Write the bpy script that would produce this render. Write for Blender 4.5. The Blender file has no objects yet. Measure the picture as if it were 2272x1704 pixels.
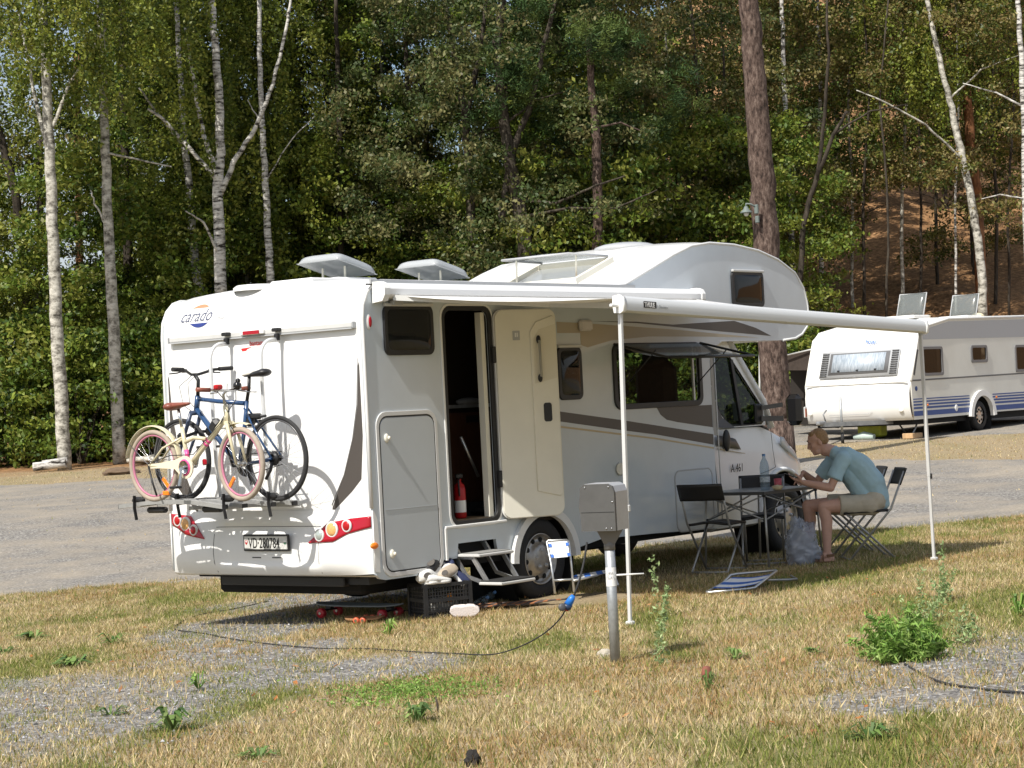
import bpy, math, random
import numpy as np
from mathutils import Vector, Matrix
from math import sin, cos, pi, sqrt, radians, atan2
rnd = random.Random(7)
SC = bpy.context.scene
COL = SC.collection

# ---------------------------------------------------------------- camera
CAM = Vector((-12.363, -11.4297, 1.6595))
YAW, PIT, ROLL, FPX = .6772, .0114, -.0512, 4730.66
_f = Vector((cos(YAW)*cos(PIT), sin(YAW)*cos(PIT), sin(PIT)))
_r = Vector((sin(YAW), -cos(YAW), 0)); _u = _r.cross(_f)
RV = _r*cos(ROLL)+_u*sin(ROLL); UV = -_r*sin(ROLL)+_u*cos(ROLL)
cam = bpy.data.cameras.new('camera'); camo = bpy.data.objects.new('camera', cam); COL.objects.link(camo)
cam.sensor_width = 36; cam.lens = FPX/2272*36; cam.clip_end = 3000; cam.clip_start = .1
camo.matrix_world = Matrix(((RV.x, UV.x, -_f.x, CAM.x), (RV.y, UV.y, -_f.y, CAM.y), (RV.z, UV.z, -_f.z, CAM.z), (0, 0, 0, 1)))
SC.camera = camo

# ---------------------------------------------------------------- sky, sun, exposure
TOSUN = Vector((-.84, -.065, 1.0)).normalized()
w = bpy.data.worlds.new('World'); SC.world = w; w.use_nodes = True
nt = w.node_tree; nt.nodes.clear()
sky = nt.nodes.new('ShaderNodeTexSky'); sky.sky_type = 'NISHITA'; sky.sun_disc = False
sky.sun_elevation = math.asin(TOSUN.z); sky.sun_rotation = atan2(TOSUN.x, TOSUN.y)
sky.air_density = 1.0; sky.dust_density = 2.0; sky.ozone_density = 1.0
bg = nt.nodes.new('ShaderNodeBackground'); bg.inputs['Strength'].default_value = .098
out = nt.nodes.new('ShaderNodeOutputWorld')
tcw = nt.nodes.new('ShaderNodeTexCoord'); cn = nt.nodes.new('ShaderNodeTexNoise'); cn.inputs['Scale'].default_value = 3.2; cn.inputs['Detail'].default_value = 6
crp = nt.nodes.new('ShaderNodeMapRange'); crp.inputs[1].default_value = .42; crp.inputs[2].default_value = .62; crp.inputs[4].default_value = .85
cmx = nt.nodes.new('ShaderNodeMix'); cmx.data_type = 'RGBA'; cmx.inputs[7].default_value = (6.2, 6.5, 7.0, 1)      # broken white cloud
nt.links.new(tcw.outputs['Generated'], cn.inputs['Vector']); nt.links.new(cn.outputs[0], crp.inputs[0]); nt.links.new(crp.outputs[0], cmx.inputs[0]); nt.links.new(sky.outputs[0], cmx.inputs[6]); nt.links.new(cmx.outputs[2], bg.inputs[0]); nt.links.new(bg.outputs[0], out.inputs[0])
sl = bpy.data.lights.new('sun', 'SUN'); sl.energy = 4.6; sl.angle = radians(.53); sl.color = (1, .955, .88)
so = bpy.data.objects.new('sun', sl); COL.objects.link(so)
so.rotation_euler = TOSUN.to_track_quat('Z', 'Y').to_euler(); so.location = (-20, 5, 30)
SC.view_settings.view_transform = 'Standard'; SC.view_settings.look = 'None'
SC.view_settings.exposure = .40; SC.view_settings.gamma = 1
SC.render.engine = 'CYCLES'
SC.cycles.max_bounces = 8; SC.cycles.transparent_max_bounces = 12

# ---------------------------------------------------------------- frames
RH = Vector((.6270, -.7790, 0)); FH = Vector((.7790, .6270, 0))      # to the right of and away from the camera
VANG = atan2(RH.y, RH.x)
def VF(L, D, z=0.): return Vector((CAM.x+L*RH.x+D*FH.x, CAM.y+L*RH.y+D*FH.y, z))
def gz(x, y):
    L = (x-CAM.x)*RH.x+(y-CAM.y)*RH.y; D = (x-CAM.x)*FH.x+(y-CAM.y)*FH.y
    return float(gzn(np.array([L]), np.array([D]))[0])
def gzn(L, D):
    x = CAM.x+L*RH.x+D*FH.x; y = CAM.y+L*RH.y+D*FH.y
    near = -.01+.0125*np.clip(x, -30, 30)-.027*np.clip(y, -30, 30)
    far = -.007+.0285*(np.minimum(D, 52)-21)+.002*np.clip(L, -30, 30)
    t = np.clip((D-21)/14, 0, 1); t = t*t*(3-2*t)
    s = np.clip((L+7)/22, 0, 1); s = s*s*(3-2*s)
    hill = (.03+.30*s)*np.clip(D-54, 0, 90)
    hill = np.where(L > 2, hill, hill)
    return near*(1-t)+far*t+hill
def at(px, py, D):
    """photo position (2212 wide) at a distance D from the camera"""
    u, v = px*1.0271, py*1.0271
    d = _f+RV*((u-1136)/FPX)-UV*((v-852)/FPX)
    return CAM+d*D
def LDof(p):
    d = p-CAM; return d.dot(RH), d.dot(FH)

# ---------------------------------------------------------------- naming
FR = {}
def tag(o, label=None, cat=None, group=None, kind=None):
    if label: o['label'] = label
    if cat: o['category'] = cat
    if group: o['group'] = group
    if kind: o['kind'] = kind
    return o
def thing(name, label, cat, loc=(0, 0, 0), rotz=0, group=None):
    o = bpy.data.objects.new(name, None); COL.objects.link(o); o.empty_display_size = .1
    o.location = loc; o.rotation_euler = (0, 0, rotz)
    FR[o.name] = Matrix.Translation(Vector(loc)) @ Matrix.Rotation(rotz, 4, 'Z')
    return tag(o, label, cat, group)
def copy_tree(o, parent=None):
    c = o.copy(); COL.objects.link(c); c.parent = parent
    if parent is None: FR[c.name] = FR.get(o.name, Matrix())
    for ch in [k for k in bpy.data.objects if k.parent == o]: copy_tree(ch, c)
    return c
def link(o, parent=None):
    COL.objects.link(o)
    if parent is not None: o.parent = parent; FR[o.name] = FR.get(parent.name, Matrix())
    return o

# ---------------------------------------------------------------- mesh builder
def basis(d):
    d = Vector(d).normalized(); a = Vector((0, 0, 1)) if abs(d.z) < .9 else Vector((1, 0, 0))
    x = d.cross(a).normalized(); return x, d.cross(x).normalized(), d
class MB:
    def __init__(s): s.v = []; s.f = []; s.sm = []
    def add(s, vs, fs, sm=False):
        n = len(s.v); s.v += [tuple(p) for p in vs]; s.f += [tuple(i+n for i in f) for f in fs]; s.sm += [sm]*len(fs); return s
    def box(s, c, size, rz=0, rot=None, bev=0):
        c = Vector(c); x, y, z = [q/2 for q in size]; m = rot if rot else Matrix.Rotation(rz, 3, 'Z')
        b = min(bev, x*.9, y*.9, z*.9)
        if b <= 0:
            vs = [m @ Vector((i*x, j*y, k*z))+c for i in (-1, 1) for j in (-1, 1) for k in (-1, 1)]
            return s.add(vs, [(0, 1, 3, 2), (4, 6, 7, 5), (0, 4, 5, 1), (2, 3, 7, 6), (0, 2, 6, 4), (1, 5, 7, 3)])
        def ring(hx, hy, hz):
            return [m @ Vector(p)+c for p in ((hx-b if hx == x else hx, -hy, hz), (hx, -hy+b, hz), (hx, hy-b, hz), (hx-b, hy, hz), (-hx+b, hy, hz), (-hx, hy-b, hz), (-hx, -hy+b, hz), (-hx+b, -hy, hz))]
        r0 = [m @ Vector(p)+c for p in oct_(x-b, y-b, b*.3, -z)]; r1 = [m @ Vector(p)+c for p in oct_(x, y, b, -z+b)]
        r2 = [m @ Vector(p)+c for p in oct_(x, y, b, z-b)]; r3 = [m @ Vector(p)+c for p in oct_(x-b, y-b, b*.3, z)]
        return s.rings([r0, r1, r2, r3], caps=True, sm=False)
    def rings(s, R, caps=True, sm=True, closed=True):
        n = len(R[0]); vs = [p for r in R for p in r]; fs = []
        for i in range(len(R)-1):
            for j in range(n if closed else n-1):
                k = (j+1) % n; fs.append((i*n+j, i*n+k, (i+1)*n+k, (i+1)*n+j))
        base = len(s.v); s.add(vs, fs, sm)
        if caps and closed:
            s.f.append(tuple(base+j for j in range(n-1, -1, -1))); s.sm.append(False)
            s.f.append(tuple(base+(len(R)-1)*n+j for j in range(n))); s.sm.append(False)
        return s
    def tube(s, pts, r, seg=8, caps=True, sq=None):
        pts = [Vector(p) for p in pts]; n = len(pts); rr = r if isinstance(r, (list, tuple)) else [r]*n
        R = []; px = None
        for i, p in enumerate(pts):
            if i == 0: d = pts[1]-p
            elif i == n-1: d = p-pts[i-1]
            else: d = (pts[i+1]-p).normalized()+(p-pts[i-1]).normalized()
            if d.length < 1e-9: d = Vector((0, 0, 1))
            d.normalize()
            if px is None: x, y, _ = basis(d)
            else:
                x = (px-d*px.dot(d))
                x = x.normalized() if x.length > 1e-6 else basis(d)[0]
                y = d.cross(x)
            px = x
            if sq: R.append([p+x*(a*sq[0])+y*(b*sq[1]) for a, b in ((1, 1), (-1, 1), (-1, -1), (1, -1))])
            else: R.append([p+(x*cos(2*pi*k/seg)+y*sin(2*pi*k/seg))*rr[i] for k in range(seg)])
        return s.rings(R, caps, sm=not sq)
    def cyl(s, a, b, r, seg=16, r2=None): return s.tube([a, b], [r, r if r2 is None else r2], seg)
    def lathe(s, prof, c, axis, seg=32, caps=False):
        """prof: (radius, distance along axis)"""
        x, y, d = basis(axis); c = Vector(c)
        R = [[c+d*h+(x*cos(2*pi*k/seg)+y*sin(2*pi*k/seg))*max(r, 1e-4) for k in range(seg)] for r, h in prof]
        return s.rings(R, caps)
    def torus(s, c, axis, R, r, seg=40, rs=8, sc=1., a0=0, a1=2*pi, ref=None):
        x, y, d = basis(axis)
        if ref is not None: x = Vector(ref).normalized(); y = d.cross(x)
        c = Vector(c); full = abs(a1-a0-2*pi) < 1e-6; rg = []
        for i in range(seg if full else seg+1):
            a = a0+(a1-a0)*i/seg; o = x*cos(a)+y*sin(a)
            rg.append([c+o*(R+r*cos(2*pi*k/rs))+d*(r*sc*sin(2*pi*k/rs)) for k in range(rs)])
        if full: rg.append(rg[0])
        return s.rings(rg, caps=not full)
    def ball(s, c, r, seg=16, rings=10, m=None):
        c = Vector(c); r = r if isinstance(r, (tuple, list)) else (r, r, r); R = []
        for i in range(rings+1):
            t = pi*i/rings; q = max(sin(t), 1e-3)
            ring = [Vector((r[0]*q*cos(2*pi*k/seg), r[1]*q*sin(2*pi*k/seg), -r[2]*cos(t))) for k in range(seg)]
            R.append([(m @ p if m else p)+c for p in ring])
        return s.rings(R, caps=True)
    def cap(s, a, b, ra, rb, seg=14, flat=1., flatdir=None):
        """tapered capsule"""
        a = Vector(a); b = Vector(b); x, y, d = basis(b-a)
        if flatdir is not None:
            y = Vector(flatdir); y = (y-d*y.dot(d)).normalized(); x = y.cross(d)
        L = (b-a).length; R = []
        for i in range(6):
            t = pi/2*(1-i/5); R.append((a-d*(ra*sin(t)), max(ra*cos(t), ra*.05)))
        for i in range(6):
            t = pi/2*(i/5); R.append((b+d*(rb*sin(t)), max(rb*cos(t), rb*.05)))
        return s.rings([[p+(x*cos(2*pi*k/seg)+y*flat*sin(2*pi*k/seg))*r for k in range(seg)] for p, r in R])
    def grid(s, fn, nu, nv, sm=True):
        vs = [fn(i/nu, j/nv) for i in range(nu+1) for j in range(nv+1)]
        return s.add(vs, [(i*(nv+1)+j, (i+1)*(nv+1)+j, (i+1)*(nv+1)+j+1, i*(nv+1)+j+1) for i in range(nu) for j in range(nv)], sm)
    def merge(s, o): n = len(s.v); s.v += o.v; s.f += [tuple(i+n for i in f) for f in o.f]; s.sm += o.sm; return s
    def xf(s, M): s.v = [tuple(M @ Vector(p)) for p in s.v]; return s
    def build(s, name, mat, parent=None, world=False, mods=None, solid=0):
        vs = s.v
        if world and parent is not None:
            I = FR[parent.name].inverted(); vs = [tuple(I @ Vector(p)) for p in vs]
        me = bpy.data.meshes.new(name); me.from_pydata(vs, [], s.f); me.update()
        me.polygons.foreach_set('use_smooth', s.sm)
        o = bpy.data.objects.new(name, me); me.materials.append(mat)
        link(o, parent)
        if solid:
            md = o.modifiers.new('solid', 'SOLIDIFY'); md.thickness = solid; md.offset = 0
        if mods:
            for t, kw in mods:
                md = o.modifiers.new(t.lower(), t)
                for k, val in kw.items(): setattr(md, k, val)
        return o
def oct_(x, y, b, z): return [(x-b, -y, z), (x, -y+b, z), (x, y-b, z), (x-b, y, z), (-x+b, y, z), (-x, y-b, z), (-x, -y+b, z), (-x+b, -y, z)]
def rrect(x0, y0, x1, y1, r, n=5, rs=None):
    """rounded rectangle outline; rs gives the four radii (x0y0, x1y0, x1y1, x0y1)"""
    rs = rs or (r,)*4; P = []
    for (cx, cy, a0), q in zip(((x0, y0, pi), (x1, y0, 1.5*pi), (x1, y1, 0), (x0, y1, .5*pi)), rs):
        sx = 1 if cx == x0 else -1; sy = 1 if cy == y0 else -1
        for i in range(n+1):
            a = a0+pi/2*i/n; P.append((cx+sx*q+q*cos(a), cy+sy*q+q*sin(a)))
    return P
def ellipse(cx, cy, rx, ry, n=24): return [(cx+rx*cos(2*pi*i/n), cy+ry*sin(2*pi*i/n)) for i in range(n)]
XZ = Matrix(((1, 0, 0, 0), (0, 0, -1, 0), (0, 1, 0, 0), (0, 0, 0, 1)))        # (a,b,h) -> (a, -h, b): seen from -y
REAR = Matrix(((0, 0, -1, 0), (-1, 0, 0, 0), (0, 1, 0, 0), (0, 0, 0, 1)))    # (a,b,h) -> (-h, -a, b): seen from -x, a = -y
def YZ(P): return [(-a, b) for a, b in P]
def curve_mesh(cu):
    o = bpy.data.objects.new('tmp', cu); COL.objects.link(o)
    dg = bpy.context.evaluated_depsgraph_get(); dg.update()
    me = bpy.data.meshes.new_from_object(o.evaluated_get(dg)); bpy.data.objects.remove(o); bpy.data.curves.remove(cu)
    return me
def plate(name, outline, mat, parent, M=XZ, h=0., t=.01, holes=(), bevel=0., world=True):
    """flat plate with holes; face from h-t/2 to h+t/2 along the normal of M"""
    cu = bpy.data.curves.new('c', 'CURVE'); cu.dimensions = '2D'; cu.fill_mode = 'BOTH'; cu.extrude = t/2; cu.bevel_depth = bevel; cu.bevel_resolution = 1
    for P in (outline,)+tuple(holes):
        sp = cu.splines.new('POLY'); sp.points.add(len(P)-1); sp.use_cyclic_u = True
        for p, (a, b) in zip(sp.points, P): p.co = (a, b, 0, 1)
    me = curve_mesh(cu); me.name = name
    T = M @ Matrix.Translation((0, 0, h))
    if world and parent is not None: T = FR[parent.name].inverted() @ T
    me.transform(T); me.materials.clear(); me.materials.append(mat)
    o = bpy.data.objects.new(name, me); return link(o, parent)
def text(name, body, size, mat, parent, M, a, b, h=.003, shear=0., ax='LEFT', xs=1., t=.0012, bold=0.):
    cu = bpy.data.curves.new('t', 'FONT'); cu.body = body; cu.size = size; cu.extrude = t; cu.shear = shear; cu.align_x = ax; cu.offset = bold
    me = curve_mesh(cu); me.name = name
    T = M @ Matrix.Translation((a, b, h)) @ Matrix.Diagonal((xs, 1, 1, 1))
    if parent is not None: T = FR[parent.name].inverted() @ T
    me.transform(T); me.materials.clear(); me.materials.append(mat)
    return link(bpy.data.objects.new(name, me), parent)

# ---------------------------------------------------------------- materials
MATS = {}
def mat(name, col, rough=.5, metal=0., spec=.5, noise=0., nscale=8., bump=0., bscale=60., trans=0., alpha=1., emit=None, coat=0., stretch=(1, 1, 1), ior=1.45, col2=None):
    if name in MATS: return MATS[name]
    m = bpy.data.materials.new(name); m.use_nodes = True; n = m.node_tree.nodes; l = m.node_tree.links
    b = n['Principled BSDF']; c = (*col, 1) if len(col) == 3 else col
    b.inputs['Base Color'].default_value = c; b.inputs['Roughness'].default_value = rough; b.inputs['Metallic'].default_value = metal
    b.inputs['Specular IOR Level'].default_value = spec; b.inputs['IOR'].default_value = ior
    if trans: b.inputs['Transmission Weight'].default_value = trans
    if alpha < 1: b.inputs['Alpha'].default_value = alpha
    if coat: b.inputs['Coat Weight'].default_value = coat; b.inputs['Coat Roughness'].default_value = .05
    if noise or bump:
        tc = n.new('ShaderNodeTexCoord'); mp = n.new('ShaderNodeMapping'); mp.inputs['Scale'].default_value = stretch; l.new(tc.outputs['Object'], mp.inputs[0])
    if noise:
        t = n.new('ShaderNodeTexNoise'); t.inputs['Scale'].default_value = nscale; t.inputs['Detail'].default_value = 6; t.inputs['Roughness'].default_value = .65
        l.new(mp.outputs[0], t.inputs['Vector'])
        mx = n.new('ShaderNodeMix'); mx.data_type = 'RGBA'; mx.inputs[6].default_value = tuple(x*(1-noise) for x in c[:3])+(1,)
        mx.inputs[7].default_value = (*col2, 1) if col2 else tuple(min(1, x*(1+noise*.5)) for x in c[:3])+(1,)
        mr = n.new('ShaderNodeMapRange'); mr.inputs[1].default_value = .3; mr.inputs[2].default_value = .7
        l.new(t.outputs[0], mr.inputs[0]); l.new(mr.outputs[0], mx.inputs[0]); l.new(mx.outputs[2], b.inputs['Base Color'])
        mr2 = n.new('ShaderNodeMapRange'); mr2.inputs[3].default_value = max(0, rough-.08); mr2.inputs[4].default_value = min(1, rough+.1); l.new(t.outputs[0], mr2.inputs[0]); l.new(mr2.outputs[0], b.inputs['Roughness'])
    if bump:
        t2 = n.new('ShaderNodeTexNoise'); t2.inputs['Scale'].default_value = bscale; t2.inputs['Detail'].default_value = 4; l.new(mp.outputs[0], t2.inputs['Vector'])
        bp = n.new('ShaderNodeBump'); bp.inputs['Strength'].default_value = bump; bp.inputs['Distance'].default_value = .01
        l.new(t2.outputs[0], bp.inputs['Height']); l.new(bp.outputs[0], b.inputs['Normal'])
    if emit: b.inputs['Emission Color'].default_value = (*emit[0], 1); b.inputs['Emission Strength'].default_value = emit[1]
    MATS[name] = m; return m
def glass(name, tint, alpha_mix=.5, rough=.03, base=(.006, .007, .007)):
    """tinted pane: part see-through, part dark gloss"""
    m = bpy.data.materials.new(name); m.use_nodes = True; n = m.node_tree.nodes; l = m.node_tree.links
    b = n['Principled BSDF']; b.inputs['Base Color'].default_value = (*base, 1); b.inputs['Roughness'].default_value = rough; b.inputs['Specular IOR Level'].default_value = .5
    t = n.new('ShaderNodeBsdfTransparent'); t.inputs[0].default_value = (*tint, 1); mx = n.new('ShaderNodeMixShader'); mx.inputs[0].default_value = alpha_mix
    l.new(t.outputs[0], mx.inputs[1]); l.new(b.outputs[0], mx.inputs[2]); l.new(mx.outputs[0], n['Material Output'].inputs[0]); return m
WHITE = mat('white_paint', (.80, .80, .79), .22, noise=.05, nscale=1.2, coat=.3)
WSHADE = mat('shaded_white_side_panel', (.565, .62, .665), .20, noise=.08, nscale=1.0, coat=.35)  # same white as the rear, with the side's bluish shade put into the colour
WPLAST = mat('white_plastic', (.78, .78, .76), .35, noise=.04, nscale=3)
CREAM = mat('cream_plastic', (.75, .725, .63), .45, noise=.05, nscale=3)
TRIM = mat('grey_trim', (.42, .43, .44), .4, noise=.1, nscale=6)
LTRIM = mat('light_trim', (.66, .66, .65), .35)
ALU = mat('aluminium', (.62, .63, .63), .33, metal=.85, noise=.12, nscale=20)
ALUM = mat('painted_aluminium', (.60, .60, .585), .38, metal=.15, noise=.06, nscale=4)
STEEL = mat('chromed_steel', (.55, .55, .55), .22, metal=1.)
TUBE = mat('grey_steel_tube', (.36, .36, .35), .35, metal=.5, noise=.15, nscale=30)
GALV = mat('galvanised_steel', (.40, .42, .43), .48, metal=.55, noise=.22, nscale=22)
BLACK = mat('black_plastic', (.018, .018, .019), .42, noise=.2, nscale=12)
BLACKG = mat('black_gloss', (.012, .012, .013), .12)
RUBBER = mat('rubber', (.025, .025, .026), .75, noise=.3, nscale=30, bump=.4, bscale=90)
SEAL = mat('dark_seal', (.03, .03, .03), .6)
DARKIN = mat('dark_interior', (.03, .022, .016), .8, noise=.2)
UNDER = mat('underbody', (.012, .012, .012), .9)
WOODIN = mat('brown_veneer', (.10, .042, .022), .5, noise=.3, nscale=5, stretch=(6, 6, .6))
RED = mat('red_lens', (.36, .006, .018), .2, coat=.2)
REDB = mat('bright_red', (.40, .008, .01), .35)
ORANGE = mat('orange_lens', (.85, .22, .02), .2)
AMBERL = mat('amber_lens', (.75, .42, .16), .12, noise=.3, nscale=60)
CLEARL = mat('clear_lens', (.45, .5, .47), .1, metal=.3)
TAUPE = mat('taupe_decal', (.075, .066, .060), .35)
BEIGE = mat('beige_decal', (.42, .36, .27), .35)
TAN = mat('tan_decal', (.50, .40, .25), .35)
NAVY = mat('navy_decal', (.03, .05, .22), .35)
SALMON = mat('salmon_decal', (.85, .23, .12), .35)
TEXTG = mat('grey_lettering', (.10, .11, .16), .4)
TEXTK = mat('black_lettering', (.012, .012, .012), .4)
TEXTR = mat('red_lettering', (.75, .03, .03), .4)
# ================================================================ ground
def vnoise(x, y, seed=0):
    def h(i, j):
        n = (i*374761393+j*668265263+seed*1442695041) & 0xffffffff
        n = ((n ^ (n >> 13))*1274126177) & 0xffffffff
        return ((n ^ (n >> 16)) & 0xffff)/65535.
    xi = np.floor(x).astype(np.int64); yi = np.floor(y).astype(np.int64); fx = x-xi; fy = y-yi
    fx = fx*fx*(3-2*fx); fy = fy*fy*(3-2*fy)
    return (h(xi, yi)*(1-fx)+h(xi+1, yi)*fx)*(1-fy)+(h(xi, yi+1)*(1-fx)+h(xi+1, yi+1)*fx)*fy
def fbm(x, y, seed=0, o=4):
    s = 0; a = .5; t = 0
    for k in range(o): s = s+a*vnoise(x*2**k, y*2**k, seed+k*17); t += a; a *= .55
    return s/t
def sst(a, b, x): t = np.clip((x-a)/(b-a), 0, 1); return t*t*(3-2*t)
PATCH = [(-3.6, 12.6, 2.3, 2.5), (-1.75, 13.9, 1.5, .85), (-2.35, 17.6, .75, 1.5), (-2.2, 15.6, .9, 1.0), (2.75, 11.35, 1.0, 1.55), (1.9, 10.55, .5, .5), (-1.7, 20.2, 1.3, 1.0)]
def masks(L, D):
    """gravel, green, litter masks of the ground (real material differences)"""
    n = fbm(L*1.3, D*.9, 3); n2 = fbm(L*5, D*4, 9)
    g = np.zeros_like(L)
    for cx, cy, rx, ry in PATCH:
        q = ((L-cx)/rx)**2+((D-cy)/ry)**2
        g = np.maximum(g, sst(1.5, .35, q+(n-.5)*1.6))
    g = np.clip(g*(.80+1.0*(n2-.30)), 0, 1)
    lawn = sst(.47, .68, fbm(L*1.1+7, D*.55, 21)*.75+fbm(L*4, D*2.5, 31)*.25)
    return g, lawn
def roadmask(L, D):
    n = fbm(L*.9, D*.5, 41)-.5; n2 = fbm(L*6, D*4, 47)-.5
    near = 24.3+n*1.4+n2*.9+np.clip(-L-6, 0, 9)*.0
    far = np.where(L < 2, 43.6-(L+12)*.05, 34.6+(8-np.clip(L, 2, 8))*1.45)+n*2+n2*.8
    r = (D > near) & (D < far)
    isl = (((L+8.0)/1.6)**2+((D-33)/1.1)**2+n2*4+n*4 < 1)
    pitch = (D > 42.9+n*.8+n2*.5) & (D < 52) & (L > 5.0+n2)
    return r | pitch
def ground_attr_material(name, kind):
    m = bpy.data.materials.new(name); m.use_nodes = True; n = m.node_tree.nodes; l = m.node_tree.links; b = n['Principled BSDF']
    b.inputs['Roughness'].default_value = .95; b.inputs['Specular IOR Level'].default_value = .15
    geo = n.new('ShaderNodeNewGeometry')
    def noise(sc, det=5, rg=.6):
        t = n.new('ShaderNodeTexNoise'); t.inputs['Scale'].default_value = sc; t.inputs['Detail'].default_value = det; t.inputs['Roughness'].default_value = rg; l.new(geo.outputs['Position'], t.inputs['Vector']); return t
    def ramp(src, stops):
        r = n.new('ShaderNodeValToRGB'); l.new(src, r.inputs[0]); e = r.color_ramp.elements
        while len(e) < len(stops): e.new(.5)
        for k, (p, c) in enumerate(stops): e[k].position = p; e[k].color = (*c, 1)
        return r.outputs[0]
    def mix(a, bb, fac):
        x = n.new('ShaderNodeMix'); x.data_type = 'RGBA'; l.new(a, x.inputs[6]); l.new(bb, x.inputs[7]); l.new(fac, x.inputs[0]); return x.outputs[2]
    vor = n.new('ShaderNodeTexVoronoi'); vor.inputs['Scale'].default_value = 42; l.new(geo.outputs['Position'], vor.inputs['Vector'])
    stones = ramp(vor.outputs['Color'], [(0, (.08, .076, .072)), (.45, (.19, .18, .168)), (.78, (.29, .275, .25)), (1, (.52, .50, .46))])
    big = noise(.5, 4).outputs[0]
    if kind == 'road':
        fine = ramp(noise(26, 6, .75).outputs[0], [(.3, (.19, .165, .135)), (.55, (.32, .285, .235)), (.75, (.44, .40, .34))])
        sel = ramp(noise(.9, 5).outputs[0], [(.38, (0, 0, 0)), (.62, (1, 1, 1))])
        col = mix(fine, stones, sel)
        hs = n.new('ShaderNodeMix'); hs.data_type = 'RGBA'; hs.blend_type = 'MULTIPLY'; hs.inputs[0].default_value = .55
        l.new(col, hs.inputs[6]); l.new(ramp(big, [(.3, (.78, .78, .78)), (.7, (1.1, 1.08, 1.05))]), hs.inputs[7]); col = hs.outputs[2]
        bump = .5
    else:
        at_g = n.new('ShaderNodeAttribute'); at_g.attribute_name = 'gravel'
        at_l = n.new('ShaderNodeAttribute'); at_l.attribute_name = 'lawn'
        at_w = n.new('ShaderNodeAttribute'); at_w.attribute_name = 'litter'
        straw = ramp(noise(34, 7, .8).outputs[0], [(.3, (.13, .098, .06)), (.5, (.30, .235, .145)), (.72, (.48, .40, .27))])
        green = ramp(noise(30, 7, .8).outputs[0], [(.3, (.07, .075, .02)), (.55, (.19, .185, .07)), (.75, (.34, .31, .15))])
        lit = ramp(noise(7, 7, .8).outputs[0], [(.3, (.05, .03, .015)), (.5, (.24, .13, .06)), (.7, (.50, .30, .15))])
        col = mix(straw, green, at_l.outputs['Fac']); col = mix(col, stones, at_g.outputs['Fac']); col = mix(col, lit, at_w.outputs['Fac'])
        bump = .7
    l.new(col, b.inputs['Base Color'])
    bp = n.new('ShaderNodeBump'); bp.inputs['Strength'].default_value = bump; bp.inputs['Distance'].default_value = .02
    l.new(noise(45, 5, .7).outputs[0], bp.inputs['Height']); l.new(bp.outputs[0], b.inputs['Normal'])
    return m
def build_ground():
    Ls = np.concatenate([[-900, -400, -200, -120, -70, -45, -30], np.arange(-22, -14, 1.), np.arange(-14, -6.5, .16), np.arange(-6.5, 6.5, .065), np.arange(6.5, 14, .16), np.arange(14, 22, 1.), [30, 45, 70, 120, 200, 400, 900]])
    Ds = np.concatenate([[-300, -120, -50, -20, -5, 3, 6], np.arange(8, 26, .065), np.arange(26, 52, .2), np.arange(52, 90, 1.), [95, 105, 120, 150, 220, 400, 900, 1600]])
    L, D = np.meshgrid(Ls, Ds, indexing='ij'); nl, nd = L.shape; Lf, Df = L.ravel(), D.ravel()
    X = CAM.x+Lf*RH.x+Df*FH.x; Y = CAM.y+Lf*RH.y+Df*FH.y
    Z = gzn(Lf, Df)+(fbm(Lf*.8, Df*.8, 5)-.5)*.05*sst(16.5, 14.5, Df)+(fbm(Lf*6, Df*6, 6)-.5)*.012*(np.abs(Lf) < 14)*(Df < 55)+(fbm(Lf*.3, Df*.3, 8)-.5)*1.2*sst(56, 64, Df)
    g, lawn = masks(Lf, Df); rd = roadmask(Lf, Df)
    lawn = np.where(Df > 30, lawn*.25, lawn)
    lit = sst(47, 50, Df+(fbm(Lf*.7, Df*.7, 55)-.5)*4)
    idx = np.arange(nl*nd).reshape(nl, nd)
    q = np.stack([idx[:-1, :-1], idx[1:, :-1], idx[1:, 1:], idx[:-1, 1:]], -1).reshape(-1, 4)
    fr = rd[q].sum(1) >= 2
    for nm, sel, m in (('ground', ~fr, ground_attr_material('dry_turf', 'turf')), ('gravel_road', fr, ground_attr_material('gravel', 'road'))):
        qs = q[sel]; used = np.unique(qs); mp = np.zeros(nl*nd, np.int64); mp[used] = np.arange(len(used))
        me = bpy.data.meshes.new(nm); co = np.stack([X[used], Y[used], Z[used]], -1)
        me.vertices.add(len(used)); me.vertices.foreach_set('co', co.ravel()); me.loops.add(len(qs)*4); me.polygons.add(len(qs))
        me.loops.foreach_set('vertex_index', mp[qs].ravel()); me.polygons.foreach_set('loop_start', np.arange(len(qs))*4); me.polygons.foreach_set('loop_total', np.full(len(qs), 4))
        me.polygons.foreach_set('use_smooth', np.ones(len(qs), bool)); me.update(calc_edges=True); me.validate()
        for an, arr in (('gravel', g), ('lawn', lawn), ('litter', lit)):
            a = me.attributes.new(an, 'FLOAT', 'POINT'); a.data.foreach_set('value', arr[used].astype(np.float32))
        o = bpy.data.objects.new(nm, me); me.materials.append(m); COL.objects.link(o); o['kind'] = 'structure'
build_ground()

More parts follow.
